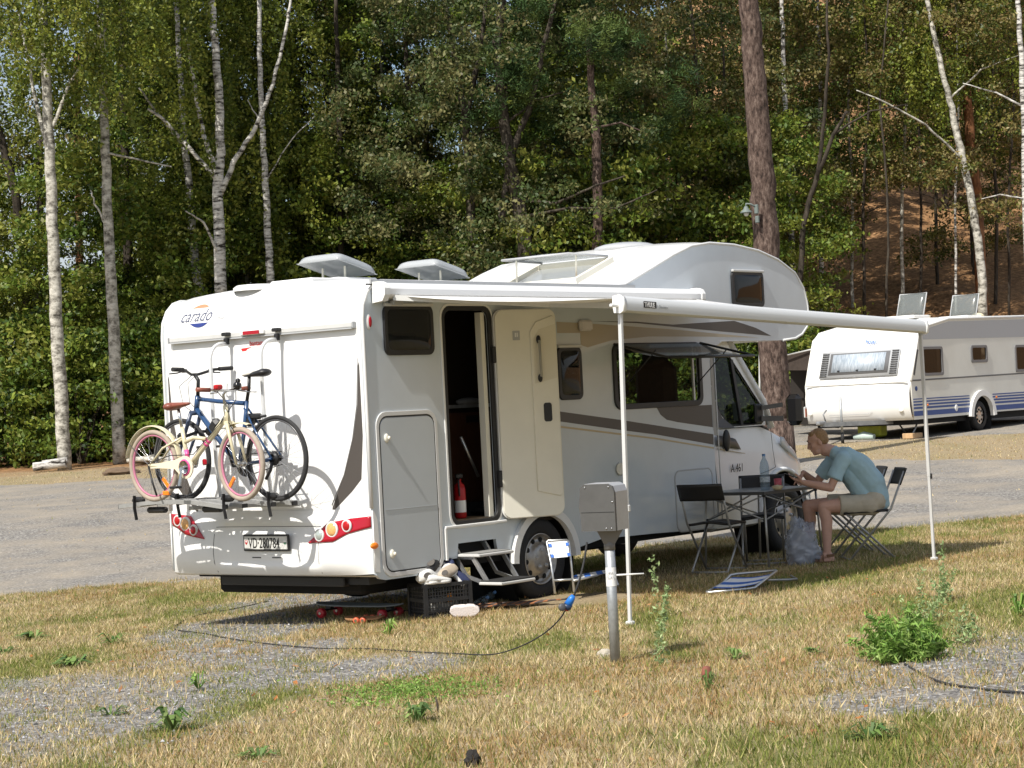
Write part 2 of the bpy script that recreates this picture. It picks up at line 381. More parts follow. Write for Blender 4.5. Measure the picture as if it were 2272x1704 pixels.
def leafmat(name, trans=.35, rough=.5, spec=.35):
    m = bpy.data.materials.new(name); m.use_nodes = True; n = m.node_tree.nodes; l = m.node_tree.links; b = n['Principled BSDF']
    a = n.new('ShaderNodeAttribute'); a.attribute_name = 'Col'; l.new(a.outputs['Color'], b.inputs['Base Color']); b.inputs['Roughness'].default_value = rough; b.inputs['Specular IOR Level'].default_value = spec
    t = n.new('ShaderNodeBsdfTranslucent'); l.new(a.outputs['Color'], t.inputs[0]); mx = n.new('ShaderNodeMixShader'); mx.inputs[0].default_value = trans
    l.new(b.outputs[0], mx.inputs[1]); l.new(t.outputs[0], mx.inputs[2]); l.new(mx.outputs[0], n['Material Output'].inputs[0]); return m
LEAF = leafmat('leaves'); BLADE = leafmat('grass_blades', .3, .8, .1); NEEDLE = leafmat('needles', .15, .6, .2)
def np_mesh(name, co, faces_k, cols, m):
    """co (n,k,3) separate k-gons, cols (n,3)"""
    n, k, _ = co.shape; me = bpy.data.meshes.new(name)
    me.vertices.add(n*k); me.vertices.foreach_set('co', co.astype(np.float32).ravel()); me.loops.add(n*k); me.polygons.add(n)
    me.loops.foreach_set('vertex_index', np.arange(n*k)); me.polygons.foreach_set('loop_start', np.arange(n)*k); me.polygons.foreach_set('loop_total', np.full(n, k))
    me.update(calc_edges=True)
    a = me.color_attributes.new('Col', 'FLOAT_COLOR', 'POINT'); c = np.ones((n, k, 4), np.float32); c[:, :, :3] = cols[:, None, :]; a.data.foreach_set('color', c.ravel())
    me.materials.append(m); return me
RG = np.random.default_rng(11)
def build_grass():
    N = 440000
    # density falls with distance
    D = 8.2+(24.6-8.2)*RG.random(N*2)**.85; L = (RG.random(N*2)*2-1)*(.31*D+.9)
    far = RG.random(90000); D2 = 24+far*25; L2 = (RG.random(90000)*2-1)*(.31*D2+.3)
    D = np.concatenate([D, D2]); L = np.concatenate([L, L2])
    g, lawn = masks(L, D); rd = roadmask(L, D)
    tuft = sst(.56, .72, fbm(L*6, D*5, 77)); clump = fbm(L*9, D*7, 88)
    p = (1-.88*g)*(.30+.95*clump)+g*tuft*.55
    p = np.where(rd, .015+.12*(fbm(L*1.5, D*2.5, 123) > .68), p)
    p = p*sst(.9, 1.25, ((L-.35)/.62)**2+((D-17.85)/.62)**2)        # worn away under the door mat
    x = CAM.x+L*RH.x+D*FH.x; y = CAM.y+L*RH.y+D*FH.y
    bare = sst(1.5, .5, ((L-1.1)/1.6)**2+((D-19.9)/.8)**2)          # trodden earth round the table
    keep = RG.random(len(D)) < p*(1-.6*bare); L, D, x, y, g, lawn, clump = [a[keep] for a in (L, D, x, y, g, lawn, clump)]
    n = len(D); z = gzn(L, D)+(fbm(L*.8, D*.8, 5)-.5)*.05*sst(16.5, 14.5, D)
    hgt = (.013+.034*RG.random(n)**1.8)*(.65+.8*clump)*(1+.35*sst(12.5, 9, D)); hgt *= np.where(RG.random(n) < .03, 1.9, 1)
    hgt = np.where(D > 28, hgt*.8, hgt); ang = RG.random(n)*2*pi; wd = (.0022+.0028*RG.random(n))*(1+.6*(D > 28)*2)
    lean = RG.normal(0, .45, (n, 2))*hgt[:, None]; base = np.stack([x, y, z-.004], -1)
    a = base+np.stack([np.cos(ang)*wd, np.sin(ang)*wd, 0*z], -1); b = base-np.stack([np.cos(ang)*wd, np.sin(ang)*wd, 0*z], -1)
    c = base+np.stack([lean[:, 0], lean[:, 1], hgt], -1)
    dry = np.array([[.62, .50, .27], [.50, .385, .20], [.36, .265, .13], [.71, .60, .37]])[RG.integers(0, 4, n)]
    grn = np.array([[.19, .22, .05], [.25, .265, .07], [.13, .17, .04], [.32, .31, .11]])[RG.integers(0, 4, n)]
    k = (RG.random(n) < (.27+.58*lawn)*(D < 28)+.1*(D >= 28))[:, None]; col = np.where(k, grn, dry)*(.72+.5*RG.random((n, 1)))
    bm = sst(.48, .66, fbm(L*1.1, D*.8, 99)*.7+fbm(L*6, D*4, 98)*.3)[:, None]*(~k); col = col*(1-bm*(1-np.array([[.80, .69, .60]])))
    me = np_mesh('grass', np.stack([a, b, c], 1), 3, col, BLADE)
    o = bpy.data.objects.new('grass', me); COL.objects.link(o); tag(o, 'short dry grass, straw coloured with green patches, on the pitch', 'grass', kind='stuff')
build_grass()
def build_leaves():
    n = 260; D = 9+RG.random(n)*12; L = (RG.random(n)*2-1)*.24*D; z = gzn(L, D)+.02; x = CAM.x+L*RH.x+D*FH.x; y = CAM.y+L*RH.y+D*FH.y; a = RG.random(n)*6.28; s = .012+.014*RG.random(n)
    c = np.stack([x, y, z], -1); d = np.stack([np.cos(a), np.sin(a), RG.normal(0, .3, n)], -1)*s[:, None]; e = np.stack([-np.sin(a), np.cos(a), RG.normal(0, .3, n)], -1)*s[:, None]*.6
    col = np.array([[.42, .17, .06], [.50, .27, .13], [.30, .15, .07]])[RG.integers(0, 3, n)]; o = bpy.data.objects.new('fallen_leaves', np_mesh('fallen_leaves', np.stack([c-d, c+e, c+d, c-e], 1), 4, col, BLADE)); COL.objects.link(o)
    tag(o, 'small dead orange leaves scattered over the dry turf', 'fallen leaves', kind='stuff')
build_leaves()
def build_pebbles():
    N = 9000; D = 9+RG.random(N*4)*13; L = (RG.random(N*4)*2-1)*(.245*D+.2); g, _ = masks(L, D); k = RG.random(len(D)) < g*.9; L, D = L[k][:N], D[k][:N]; n = len(D)
    z = gzn(L, D)+(fbm(L*.8, D*.8, 5)-.5)*.05*sst(16.5, 14.5, D); x = CAM.x+L*RH.x+D*FH.x; y = CAM.y+L*RH.y+D*FH.y; r = .004+.009*RG.random(n)**2
    octv = np.array([(1, 0, 0), (0, 1, 0), (-1, 0, 0), (0, -1, 0), (0, 0, .8)], float)
    jit = octv[None]*(.6+.8*RG.random((n, 5, 1)))*r[:, None, None]+np.stack([x, y, z+.002], -1)[:, None]
    tri = jit[:, [[0, 1, 4], [1, 2, 4], [2, 3, 4], [3, 0, 4]]].reshape(-1, 3, 3)
    col = np.repeat((.09+.36*RG.random((n, 1))**2)*np.array([[1, 1, 1.02]]), 4, 0)
    m = leafmat('pebbles', 0., .9, .2); o = bpy.data.objects.new('gravel_stones', np_mesh('gravel_stones', tri, 3, col, m)); COL.objects.link(o)
    tag(o, 'loose grey gravel stones lying between the grass', 'gravel', kind='stuff')
build_pebbles()
# ================================================================ motorhome (x forward, y=0 the awning side, y=W the far side)
W = 2.31
MH = thing('motorhome', 'white overcab motorhome with its side door open and its awning out, parked on the grass', 'motorhome', (0, 0, 0))
UP = [(4.99, 2.15), (5.13, 2.207), (6.26, 2.21), (6.5, 2.227), (6.64, 2.27), (6.75, 2.35), (6.787, 2.486), (6.772, 2.60), (6.718, 2.745), (6.563, 2.9), (6.243, 3.03), (5.88, 3.112), (5.434, 3.158), (5.0, 3.165), (4.68, 3.127), (4.361, 3.031), (3.95, 2.882), (3.56, 2.742), (3.448, 2.728)]
REARC = [(.229, 2.728), (.141, 2.703), (.065, 2.634), (.015, 2.537), (0, 2.42)]
ARC = [(2.16+.415*cos(a), .34+.40*sin(a)) for a in [radians(t) for t in range(12, 169, 12)]]
BOT = [(0, .42), (.05, .37), (.12, .355), (.70, .355), (.78, .38), (.83, .45), (1.0, .45), (1.02, .57), (1.51, .57), (1.53, .45), (1.74, .45)]
outline = BOT+ARC[::-1]+[(2.58, .40), (2.68, .405), (3.0, .45), (3.83, .435), (4.90, .40), (4.90, 2.02)]+UP+REARC
door_h = rrect(.97, .745, 1.56, 2.50, .08)
w1, w2, w3, w4 = rrect(.25, 2.16, .81, 2.52, .05), rrect(2.49, 1.73, 2.80, 2.165, .05), rrect(3.33, 1.63, 4.70, 2.18, .07), rrect(5.36, 2.565, 5.90, 2.89, .05)
plate('side_wall', outline, WSHADE, MH, XZ, 0, .03, holes=(door_h, w1, w2, w3, w4))
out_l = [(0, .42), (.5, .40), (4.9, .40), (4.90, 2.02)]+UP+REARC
plate('side_wall', out_l, WSHADE, MH, XZ, -W, .03, holes=(rrect(3.33, 1.63, 4.70, 2.18, .07), rrect(5.36, 2.565, 5.90, 2.89, .05)))
# shell: rear wall, roof, overcab nose as one crowned strip
prof = [(0, .60), (0, 1.2), (0, 1.8)]+REARC[::-1]+[(1.2, 2.728), (2.4, 2.728)]+UP[::-1]
prof = [p for p in prof if p[0] > -1][:]
def shell(u, v):
    i = min(int(u*(len(prof)-1)+1e-6), len(prof)-1); x, z = prof[i]; y = .012+v*(W-.024)
    cr = 1-(2*v-1)**2; top = 1. if z > 2.6 and i > 5 else 0.
    e = min(1, i/3.)
    return (x-.03*cr*(0 if top else .0), y, z+(.055*cr**.7 if 7 <= i <= len(prof)-8 else 0))
s = MB(); s.grid(shell, len(prof)-1, 16); s.build('body_shell', WHITE, MH)
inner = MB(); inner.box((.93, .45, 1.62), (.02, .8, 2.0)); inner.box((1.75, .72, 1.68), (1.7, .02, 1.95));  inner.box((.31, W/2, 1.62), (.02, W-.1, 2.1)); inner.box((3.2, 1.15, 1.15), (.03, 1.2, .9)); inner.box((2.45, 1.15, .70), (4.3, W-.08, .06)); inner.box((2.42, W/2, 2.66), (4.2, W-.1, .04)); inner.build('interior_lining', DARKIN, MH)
# edge trims
for yy in (-.012, W+.012):
    t = MB(); t.tube([(x, yy, z) for x, z in [(0, .93), (0, 1.6)]+REARC[::-1]+UP[::-1][:17]], .014, 6); t.build('edge_trim', LTRIM, MH)
t = MB(); t.box((1.9, -.022, 2.722), (3.6, .018, .03)); t.build('gutter_rail', TRIM, MH)
t = MB(); t.box((2.3, -.024, 2.697), (4.5, .012, .012)); t.build('shadow_groove', SEAL, MH)
# wheel arch lip, lower mouldings
t = MB(); t.tube([(2.16+.435*cos(a), -.03, .34+.42*sin(a)) for a in [radians(q) for q in range(0, 181, 9)]], .03, 8, sq=(.026, .035)); t.build('wheel_arch_moulding', WPLAST, MH)
t = MB(); t.box((1.25, -.028, .712), (.80, .022, .022), bev=.005); t.box((.855, -.026, .575), (.02, .02, .26)); t.build('sill_moulding', WPLAST, MH)
t = MB(); t.lathe([(.46, 0), (.46, .3)], (2.16, .02, .34), (0, 1, 0), 32); t.box((2.16, .4, .42), (1.0, .02, .9)); t.box((2.16, .2, .8), (.96, .38, .02)); t.build('wheel_well', UNDER, MH)
t = MB(); t.box((2.7, W/2, .41), (4.3, W-.2, .08)); t.box((.5, W/2, .40), (.9, W-.5, .06)); t.box((.95, 1.25, .31), (1.3, 1.7, .20), bev=.03); t.box((1.25, .35, .50), (.52, .5, .12)); t.box((3.2, 1.2, .33), (2.2, .9, .1)); t.box((2.16, W/2, .33), (.12, 1.9, .12)); t.build('underbody', UNDER, MH)
t = MB(); t.box((.10, 1.10, .350), (.08, 1.42, .10), bev=.01); t.box((.2, .4, .345), (.2, .5, .06)); t.build('tow_crossbar', BLACK, MH)

# ---- rear bumper: one curved surface
def bx(y, z):
    q = abs(2*y/W-1); c = 1-q**9
    zz = min(max((z-.40)/.52, 0), 1)
    b = .115*(sin(pi*min(1, zz*1.02+.08))**.55 if 0 < zz < 1 else 0)*(1 if zz < .93 else .9)
    b = .11*(1-abs(zz-.30)**1.8*1.75) if zz > .30 else .11*(1-((.30-zz)/.30)**2.5*.55)
    b = max(b, .012)
    rec = sst(.62, .52, abs(y-1.08))*sst(.46, .52, z)*sst(.84, .78, z)
    return -float(b*c-.028*rec*c)
def bump(u, v):
    y = -.016+(W+.032)*u; z = .402+v*.52-.012*(abs(2*u-1)**6)*-1
    return (bx(y, z), y, z)
t = MB(); t.grid(bump, 64, 24); t.grid(lambda u, v: (bx(-.016+(W+.032)*u, .402)*(1-v)+.06*v, -.016+(W+.032)*u, .402-.02*v), 64, 3); 
bump_o = t.build('rear_bumper', WPLAST, MH)
for yy in (-.018, W+.018):
    plate('bumper_side', [(-.005, .43), (.05, .42), (.055, .62), (.045, .84), (.012, .905), (-.005, .91)], WPLAST, bump_o, XZ, -yy, .012)
for y0 in (.50, 1.70):
    t = MB(); t.tube([(bx(y0+.04*(z-.5), z)-.001, y0+.04*(z-.5), z) for z in [.42, .5, .58, .66, .74]], .003, 4); t.build('panel_seam', SEAL, bump_o)
t = MB(); t.tube([(bx(y, .795)-.001, y, .795) for y in np.linspace(.50, 1.70, 12)], .0022, 4); t.build('panel_seam', SEAL, bump_o)
for y0 in (.99, 1.22):
    t = MB(); t.box((bx(y0, .54)-.001, y0, .545), (.004, .10, .008)); t.build('number_lamp', SEAL, bump_o)
def interp(P, y): return float(np.interp(y, [p[0] for p in P], [p[1] for p in P]))
def lamp(up, lo, circ):
    y0, y1 = up[0][0], up[-1][0]
    t = MB(); fn = lambda u, v: (lambda y: (lambda z: (bx(y, z)-.007, y, z))(interp(lo, y)*(1-v)+interp(up, y)*v))(y0+(y1-y0)*u)
    t.grid(fn, 26, 5); o = t.build('tail_light', RED, MH, solid=.006)
    for (y, z, r, m) in circ:
        ring = MB(); n = Vector((-1, (bx(y+.02, z)-bx(y-.02, z))/-.04*-1, .1)).normalized(); c = Vector((bx(y, z)-.016, y, z))
        ring.torus(c, (-1, 0, 0.0), r, .011, 28, 8); ring.build('lamp_ring', LTRIM, o)
        lens = MB(); lens.lathe([(r, 0), (r*.9, .010), (r*.5, .016), (0, .018)], c, (-1, 0, 0), 24); lens.build('lamp_lens', m, o)
lamp([(.0, .868), (.2, .853), (.416, .822), (.55, .725), (.626, .668)], [(.0, .782), (.2, .735), (.332, .675), (.5, .668), (.626, .662)], [(.352, .770, .056, AMBERL), (.482, .726, .042, CLEARL), (.205, .797, .042, REDB)])
lamp([(1.819, .704), (1.93, .80), (2.039, .889), (2.17, .90), (W, .908)], [(1.819, .698), (1.95, .715), (2.065, .735), (2.2, .79), (W, .815)], [(2.195, .850, .040, REDB), (2.078, .822, .052, AMBERL), (1.957, .772, .038, RED)])
t = MB(); t.ball((-.01, -.028, .636), (.045, .018, .026)); t.build('side_marker', ORANGE, MH)
t = MB(); t.ball((.062, -.018, 2.40), (.030, .012, .062)); o = t.build('clearance_lamp', WPLAST, MH); t = MB(); t.ball((.072, -.026, 2.40), (.020, .012, .044)); t.build('lens', RED, o)

# ---- number plate
PL = MB(); PL.box((-.100, 1.080, .668), (.016, .53, .138), bev=.006); PLo = PL.build('number_plate', BLACK, MH)
t = MB(); t.box((-.110, 1.080, .668), (.004, .492, .104)); t.build('plate_face', mat('plate_white', (.60, .60, .57), .35, noise=.08, nscale=15), PLo)
text('plate_lettering', 'VD·280784', .118, TEXTK, PLo, REAR, -1.278, .626, .1125, xs=.66, bold=.001)
cr = [(0, 0), (.030, 0), (.030, -.022), (.015, -.038), (0, -.022)]
plate('swiss_shield', [(-1.318+a*1.0, .688+b) for a, b in cr], REDB, PLo, REAR, .1125, .001)
plate('cross', [(-1.306, .687), (-1.300, .687), (-1.300, .681), (-1.294, .681), (-1.294, .675), (-1.300, .675), (-1.300, .669), (-1.306, .669), (-1.306, .675), (-1.312, .675), (-1.312, .681), (-1.306, .681)], WHITE, PLo, REAR, .1135, .001)
plate('canton_shield', [(-.872+a, .688+b) for a, b in cr], mat('green_enamel', (.02, .16, .06), .4), PLo, REAR, .1125, .001)
plate('shield_top', [(-.872, .688), (-.842, .688), (-.842, .672), (-.872, .672)], WHITE, PLo, REAR, .1135, .001)

# ---- rear decals and writing
swo = [(.045, 2.09), (.06, 2.06), (.085, 1.75), (.145, 1.503), (.258, 1.215), (.411, .944), (.414, .905), (.189, 1.068), (.083, 1.163), (.045, 1.5)]
plate('decal', YZ([(a, b) for a, b in swo]), TAUPE, MH, REAR, .002, .002)
plate('decal', YZ([(W-a*.8, b) for a, b in swo]), TAUPE, MH, REAR, .002, .002)
t = MB(); t.tube([(-.004, a+.018, b) for a, b in [(.045, 2.12), (.075, 1.75), (.14, 1.48), (.25, 1.2), (.40, .96)]], .004, 4); t.build('decal_line', TRIM, MH)
text('lettering', 'carado', .150, TEXTG, MH, REAR, -2.108, 2.530, .002, shear=.25, xs=.92)
text('lettering', 'mobil', .052, TRIM, MH, REAR, -1.655, 2.530, .002, shear=.25, xs=.85)
arc = [(-1.905+.20*sin(a), 2.44+.235*cos(a)) for a in [radians(q) for q in range(-46, 47, 6)]]
plate('decal', [(a, max(b, 2.643)) for a, b in arc], SALMON, MH, REAR, .002, .002)
arc = [(-1.87+.20*sin(a), 2.71-.235*cos(a)) for a in [radians(q) for q in range(-46, 47, 6)]]
plate('decal', [(a, min(b, 2.512)) for a, b in arc][::-1], NAVY, MH, REAR, .002, .002)
text('lettering', 'bantam', .060, TEXTR, MH, REAR, -1.262, 2.285, .002, xs=.9)
plate('decal', [(-1.365, 2.268), (-1.24, 2.274), (-1.29, 2.262), (-1.31, 2.247), (-1.355, 2.246)], TEXTR, MH, REAR, .002, .002)
def drape(o):
    for v in o.data.vertices: v.co.x += float(np.interp(v.co.z, [2.42, 2.537, 2.634, 2.703], [0, .015, .065, .141]))
for o_ in [q for q in COL.objects if q.parent == MH and q.type == 'MESH' and q.name.split('.')[0] in ('lettering', 'decal')]:
    if max(v.co.z for v in o_.data.vertices) > 2.45 and min(v.co.x for v in o_.data.vertices) < -.001 and max(v.co.x for v in o_.data.vertices) < .01: drape(o_)
# rear rail holding the carrier
RL = MB(); RL.box((-.022, 1.135, 2.385), (.036, 2.13, .046), bev=.008); RLo = RL.build('rear_rail', ALUM, MH)
t = MB(); t.box((-.034, 1.135, 2.357), (.022, 2.13, .010)); t.build('rail_lip', TRIM, RLo)
for yy in (.062, 2.208): t = MB(); t.box((-.024, yy, 2.383), (.046, .012, .056), bev=.01); t.build('end_cap', TRIM, RLo)
t = MB(); t.box((-.070, 1.17, 2.39), (.012, .185, .030)); t.build('brake_light', RED, RLo)
t = MB(); t.box((-.050, 1.17, 2.39), (.03, .27, .036), bev=.006); t.build('lamp_housing', WPLAST, RLo)
# ---- garage door, knobs
def framed(name, x0, z0, x1, z1, r, m1, m2, par, h=.017, w_=.018):
    plate(name, rrect(x0, z0, x1, z1, r), m1, par, XZ, h, .010, holes=(rrect(x0+w_, z0+w_, x1-w_, z1-w_, r-w_*.7),), bevel=.002)
gd = plate('storage_door', rrect(.128, .42, .775, 1.632, .075), mat('grey_panel', (.50, .535, .56), .3, noise=.05, nscale=2), MH, XZ, .020, .012)
framed('door_frame', .082, .375, .818, 1.682, .115, LTRIM, TRIM, gd, .020, .030)
framed('seal', .112, .405, .79, 1.652, .085, SEAL, TRIM, gd, .018, .012)
t = MB(); t.box((.45, -.0275, .905), (.63, .003, .003)); t.build('panel_joint', TRIM, gd)
for x, z in ((.19, 1.475), (.19, .555)):
    t = MB(); t.ball((x, -.034, z), (.026, .014, .036)); t.ball((x+.012, -.05, z), (.014, .012, .016)); t.build('lock_knob', CREAM, gd)
# ---- windows
DGL = glass('dark_acrylic', (.10, .10, .10), .72, .05); CGL = glass('side_glass', (.30, .34, .33), .42, .02)
def window(x0, z0, x1, z1, r, g=DGL, blister=True, par=MH, top=True):
    f = plate('window', rrect(x0, z0, x1, z1, r), BLACK, par, XZ, .022, .02, holes=(rrect(x0+.032, z0+.036, x1-.03, z1-.03, r*.8),), bevel=.004)
    gm = MB()
    gm.grid(lambda u, v: (x0+.02+(x1-x0-.04)*u, -.028-.018*(sin(pi*u)**.3*sin(pi*v)**.3), z0+.02+(z1-z0-.04)*v), 14, 14); gm.build('pane', g, f)
    if top: t = MB(); t.box(((x0+x1)/2, -.036, z1+.006), (x1-x0, .03, .026), bev=.006); t.build('hinge_rail', ALUM, f)
    return f
window(.235, 2.135, .825, 2.53, .06); window(2.475, 1.712, 2.815, 2.175, .06); window(5.345, 2.55, 5.915, 2.895, .05)
t = MB(); t.box((.50, .12, 2.24), (.5, .04, .16)); t.build('window_shelf', mat('dim_cloth', (.08, .08, .07), .8, noise=.5, nscale=14), MH)
# big window: open flap, seat backs and the far window behind
f3 = plate('window', rrect(3.30, 1.60, 4.73, 2.20, .09), BLACK, MH, XZ, .020, .02, holes=(rrect(3.345, 1.645, 4.685, 2.17, .06),), bevel=.004)
gm = MB(); gm.add([(3.345, -.022, 1.645), (4.58, -.022, 1.645), (4.58, -.022, 2.17), (3.345, -.022, 2.17)], [(0, 1, 2, 3)]); gm.build('pane', glass('thin_glass', (.75, .8, .78), .08, .02), f3)
t = MB(); t.box((4.60, -.012, 1.91), (.022, .02, .53)); t.build('blind_rail', LTRIM, f3)
fl = MB(); yv, zv = -.60, -.155
fl.grid(lambda u, v: (3.315+1.40*u, -.035+yv*v, 2.195+zv*v-.03*sin(pi*v)), 8, 8); flo = fl.build('window_flap', glass('smoked_acrylic', (.30, .31, .31), .7, .06, (.05, .05, .05)), f3)
t = MB(); t.tube([(3.315, -.035+yv, 2.195+zv), (4.715, -.035+yv, 2.195+zv)], .014, 6); t.tube([(4.715, -.035+yv, 2.195+zv), (4.715, -.035, 2.195)], .012, 6); t.tube([(3.315, -.035+yv, 2.195+zv), (3.315, -.035, 2.195)], .012, 6); t.build('flap_rim', BLACK, flo)
for x in (3.42, 4.6): t = MB(); t.tube([(x, -.03, 1.78), (x, -.42, 2.12)], .006, 5); t.build('stay', BLACK, flo)
plate('window', rrect(3.30, 1.60, 4.73, 2.20, .09), BLACK, MH, XZ, -W-.02, .02, holes=(rrect(3.36, 1.66, 4.67, 2.15, .06),))
SEATM = mat('tan_upholstery', (.42, .27, .17), .8, noise=.25, nscale=18); SEATD = mat('dark_upholstery', (.035, .026, .022), .85, noise=.3, nscale=18)
t = MB(); t.cap((3.50, .55, 1.62), (3.50, 1.0, 1.62), .10, .10, flat=1); t.box((3.52, .8, 1.50), (.16, .62, .5), bev=.05); t.cap((3.52, .60, 1.84), (3.52, .98, 1.84), .075, .075); t.build('bench_back', SEATM, MH)
t = MB(); t.box((3.98, 1.2, 1.58), (.8, 1.1, .40), bev=.08); t.cap((3.9, .9, 1.83), (3.9, 1.6, 1.83), .13, .12); t.build('bench_back', SEATD, MH)
t = MB(); t.box((4.72, .5, 1.6), (.2, .46, .9), bev=.08); t.ball((4.72, .5, 2.08), (.08, .15, .10)); t.build('driver_seat', SEATD, MH)
# ---- doorway, interior
fr = plate('door_frame', rrect(.945, .715, 1.59, 2.53, .10), BLACK, MH, XZ, .012, .016, holes=(rrect(.975, .748, 1.552, 2.497, .075),), bevel=.004)
framed('outer_trim', .925, .695, 1.61, 2.55, .115, WPLAST, TRIM, fr, .016, .018)
t = MB(); t.box((1.50, .035, 1.62), (.05, .06, 1.72)); t.build('jamb', CREAM, fr)
t = MB(); t.box((1.85, .65, 1.17), (1.3, .03, .95)); t.box((2.45, .35, 1.62), (.03, .6, 1.9)); t.build('cabinet', WOODIN, MH)
t = MB(); t.box((2.05, .628, 1.585), (.16, .006, .06)); t.build('cabinet_vent', BLACK, MH)
t = MB(); t.box((1.95, .66, 1.70), (.9, .10, .03)); t.ball((2.02, .64, 1.74), (.16, .05, .035)); t.build('worktop', mat('grey_cloth', (.30, .31, .33), .7, noise=.3, nscale=20), MH)
t = MB(); t.tube([(1.494, .30, 1.44), (1.70, .30, 1.09)], .014, 8); t.build('door_stay', ALU, MH)
t = MB(); t.box((1.25, .4, .755), (.62, .75, .012)); t.build('entry_floor', mat('entry_vinyl', (.20, .14, .08), .6, noise=.4, nscale=12), MH)
FE = thing('fire_extinguisher', 'small red fire extinguisher standing just inside the open motorhome door', 'extinguisher', (1.265, .15, .762))
t = MB(); t.lathe([(0, 0), (.045, 0), (.05, .015), (.05, .24), (.04, .28), (.018, .30), (.018, .33), (0, .33)], (1.265, .15, .762), (0, 0, 1), 18); eb = t.build('cylinder', REDB, FE, world=True)
t = MB(); t.lathe([(.0505, .05), (.0505, .15)], (1.265, .15, .762), (0, 0, 1), 18); t.build('paper_label', WHITE, eb, world=True)
t = MB(); t.box((1.265, .15, 1.115), (.08, .03, .04), bev=.008); t.tube([(1.26, .14, 1.10), (1.22, .12, 1.08), (1.215, .11, .95)], .008, 6); t.build('valve_and_hose', BLACK, FE, world=True)
# door leaf swung back against the wall
DA = radians(-25); DO = Vector((1.600, -.045, 0)); dx = Vector((cos(DA), sin(DA), 0)); dn = Vector((sin(DA), -cos(DA), 0))   # dn points outwards
DM = Matrix(((dx.x*.95, 0, dn.x, DO.x), (dx.y*.95, 0, dn.y, DO.y), (0, 1, 0, 0), (0, 0, 0, 1)))
dl = plate('side_door', rrect(0, .735, .60, 2.49, .075), CREAM, MH, DM, 0, .028, bevel=.004)
plate('door_edge_trim', rrect(-.008, .727, .608, 2.498, .08), WPLAST, dl, DM, -.012, .012, bevel=.003)
plate('door_seal', rrect(-.014, .722, .60, 2.503, .085), BLACK, dl, DM, -.022, .008)
plate('door_liner', [(.34, .95), (.56, .90), (.585, .92), (.585, 2.40), (.56, 2.43), (.40, 2.38), (.34, 2.30)], mat('cream_liner', (.74, .71, .61), .5, noise=.06, nscale=3), dl, DM, .020, .014, bevel=.006)
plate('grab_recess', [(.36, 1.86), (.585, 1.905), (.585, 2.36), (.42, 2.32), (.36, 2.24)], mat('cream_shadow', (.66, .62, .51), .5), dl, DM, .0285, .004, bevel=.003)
t = MB(); P = lambda a, z, h: DO+dx*(a*.95)+dn*h+Vector((0, 0, z))
t.tube([P(.405, 2.24, .03), P(.405, 2.215, .065), P(.41, 1.93, .065), P(.41, 1.90, .03)], .012, 8); hb = t.build('grab_bar', mat('grey_bar', (.30, .29, .25), .45), dl)
for z in (2.235, 1.905): t = MB(); t.ball(P(.407, z, .045), (.02, .02, .035)); t.build('bar_end', BLACK, hb)
plate('latch_plate', rrect(.435, 1.535, .51, 1.69, .02), BLACK, dl, DM, .030, .010, bevel=.003)
plate('switch_panel', rrect(.165, 2.235, .235, 2.315, .004), TRIM, dl, DM, .018, .008)
for k in range(2): plate('switch', rrect(.185+k*.018, 2.262, .195+k*.018, 2.298, .002), WHITE, dl, DM, .024, .006)
for z in (2.12, 1.07): t = MB(); t.box((1.585, -.03, z), (.045, .05, .14), bev=.008); t.build('hinge', BLACK, dl)
t = MB(); t.box((2.895, -.035, 2.365), (.185, .05, .10), bev=.018); t.build('porch_light', mat('frosted_plastic', (.62, .58, .55), .3), MH)
# ---- side decals
def dec(P, m, h=.0165): plate('decal', P, m, MH, XZ, h, .002)
dec([(2.30, 1.632), (2.485, 1.61), (3.372, 1.505), (3.92, 1.435), (4.89, 1.310), (4.89, 1.210), (3.913, 1.350), (3.364, 1.413), (2.30, 1.545)], TAUPE)
dec([(2.30, 1.505), (3.9, 1.322), (4.89, 1.185), (4.89, 1.17), (3.9, 1.306), (2.30, 1.488)], TAN)
dec([(3.0, 2.405), (3.7, 2.400), (4.301, 2.372), (5.363, 2.408), (5.55, 2.375), (5.76, 2.336), (6.038, 2.255), (4.71, 2.327), (3.706, 2.387)], TAUPE)
dec([(2.50, 2.40), (2.952, 2.385), (4.297, 2.327), (5.795, 2.240), (4.9, 2.255), (3.9, 2.262), (3.3, 2.23), (2.94, 2.17), (2.84, 2.19), (2.84, 2.30), (2.5, 2.30)], BEIGE, .0160)
dec([(3.969, 1.595), (4.02, 1.53), (4.12, 1.478), (4.298, 1.449), (4.89, 1.378), (4.89, 1.595)], TAUPE, .0162)
text('lettering', 'A 461', .115, TEXTK, MH, XZ, 5.205, .925, -.008, xs=.80, shear=.1)
plate('gas_locker', rrect(4.205, .42, 4.825, .985, .07), WSHADE, MH, XZ, .0160, .004, bevel=.001)
framed('locker_gap', 4.195, .41, 4.835, .995, .08, TRIM, TRIM, MH, .0155, .010)
t = MB(); t.lathe([(0, 0), (.05, 0), (.06, .012), (.05, .018), (.03, .012), (0, .012)], (3.32, -.018, 1.06), (0, -1, 0), 20); t.build('filler_cap', CREAM, MH)
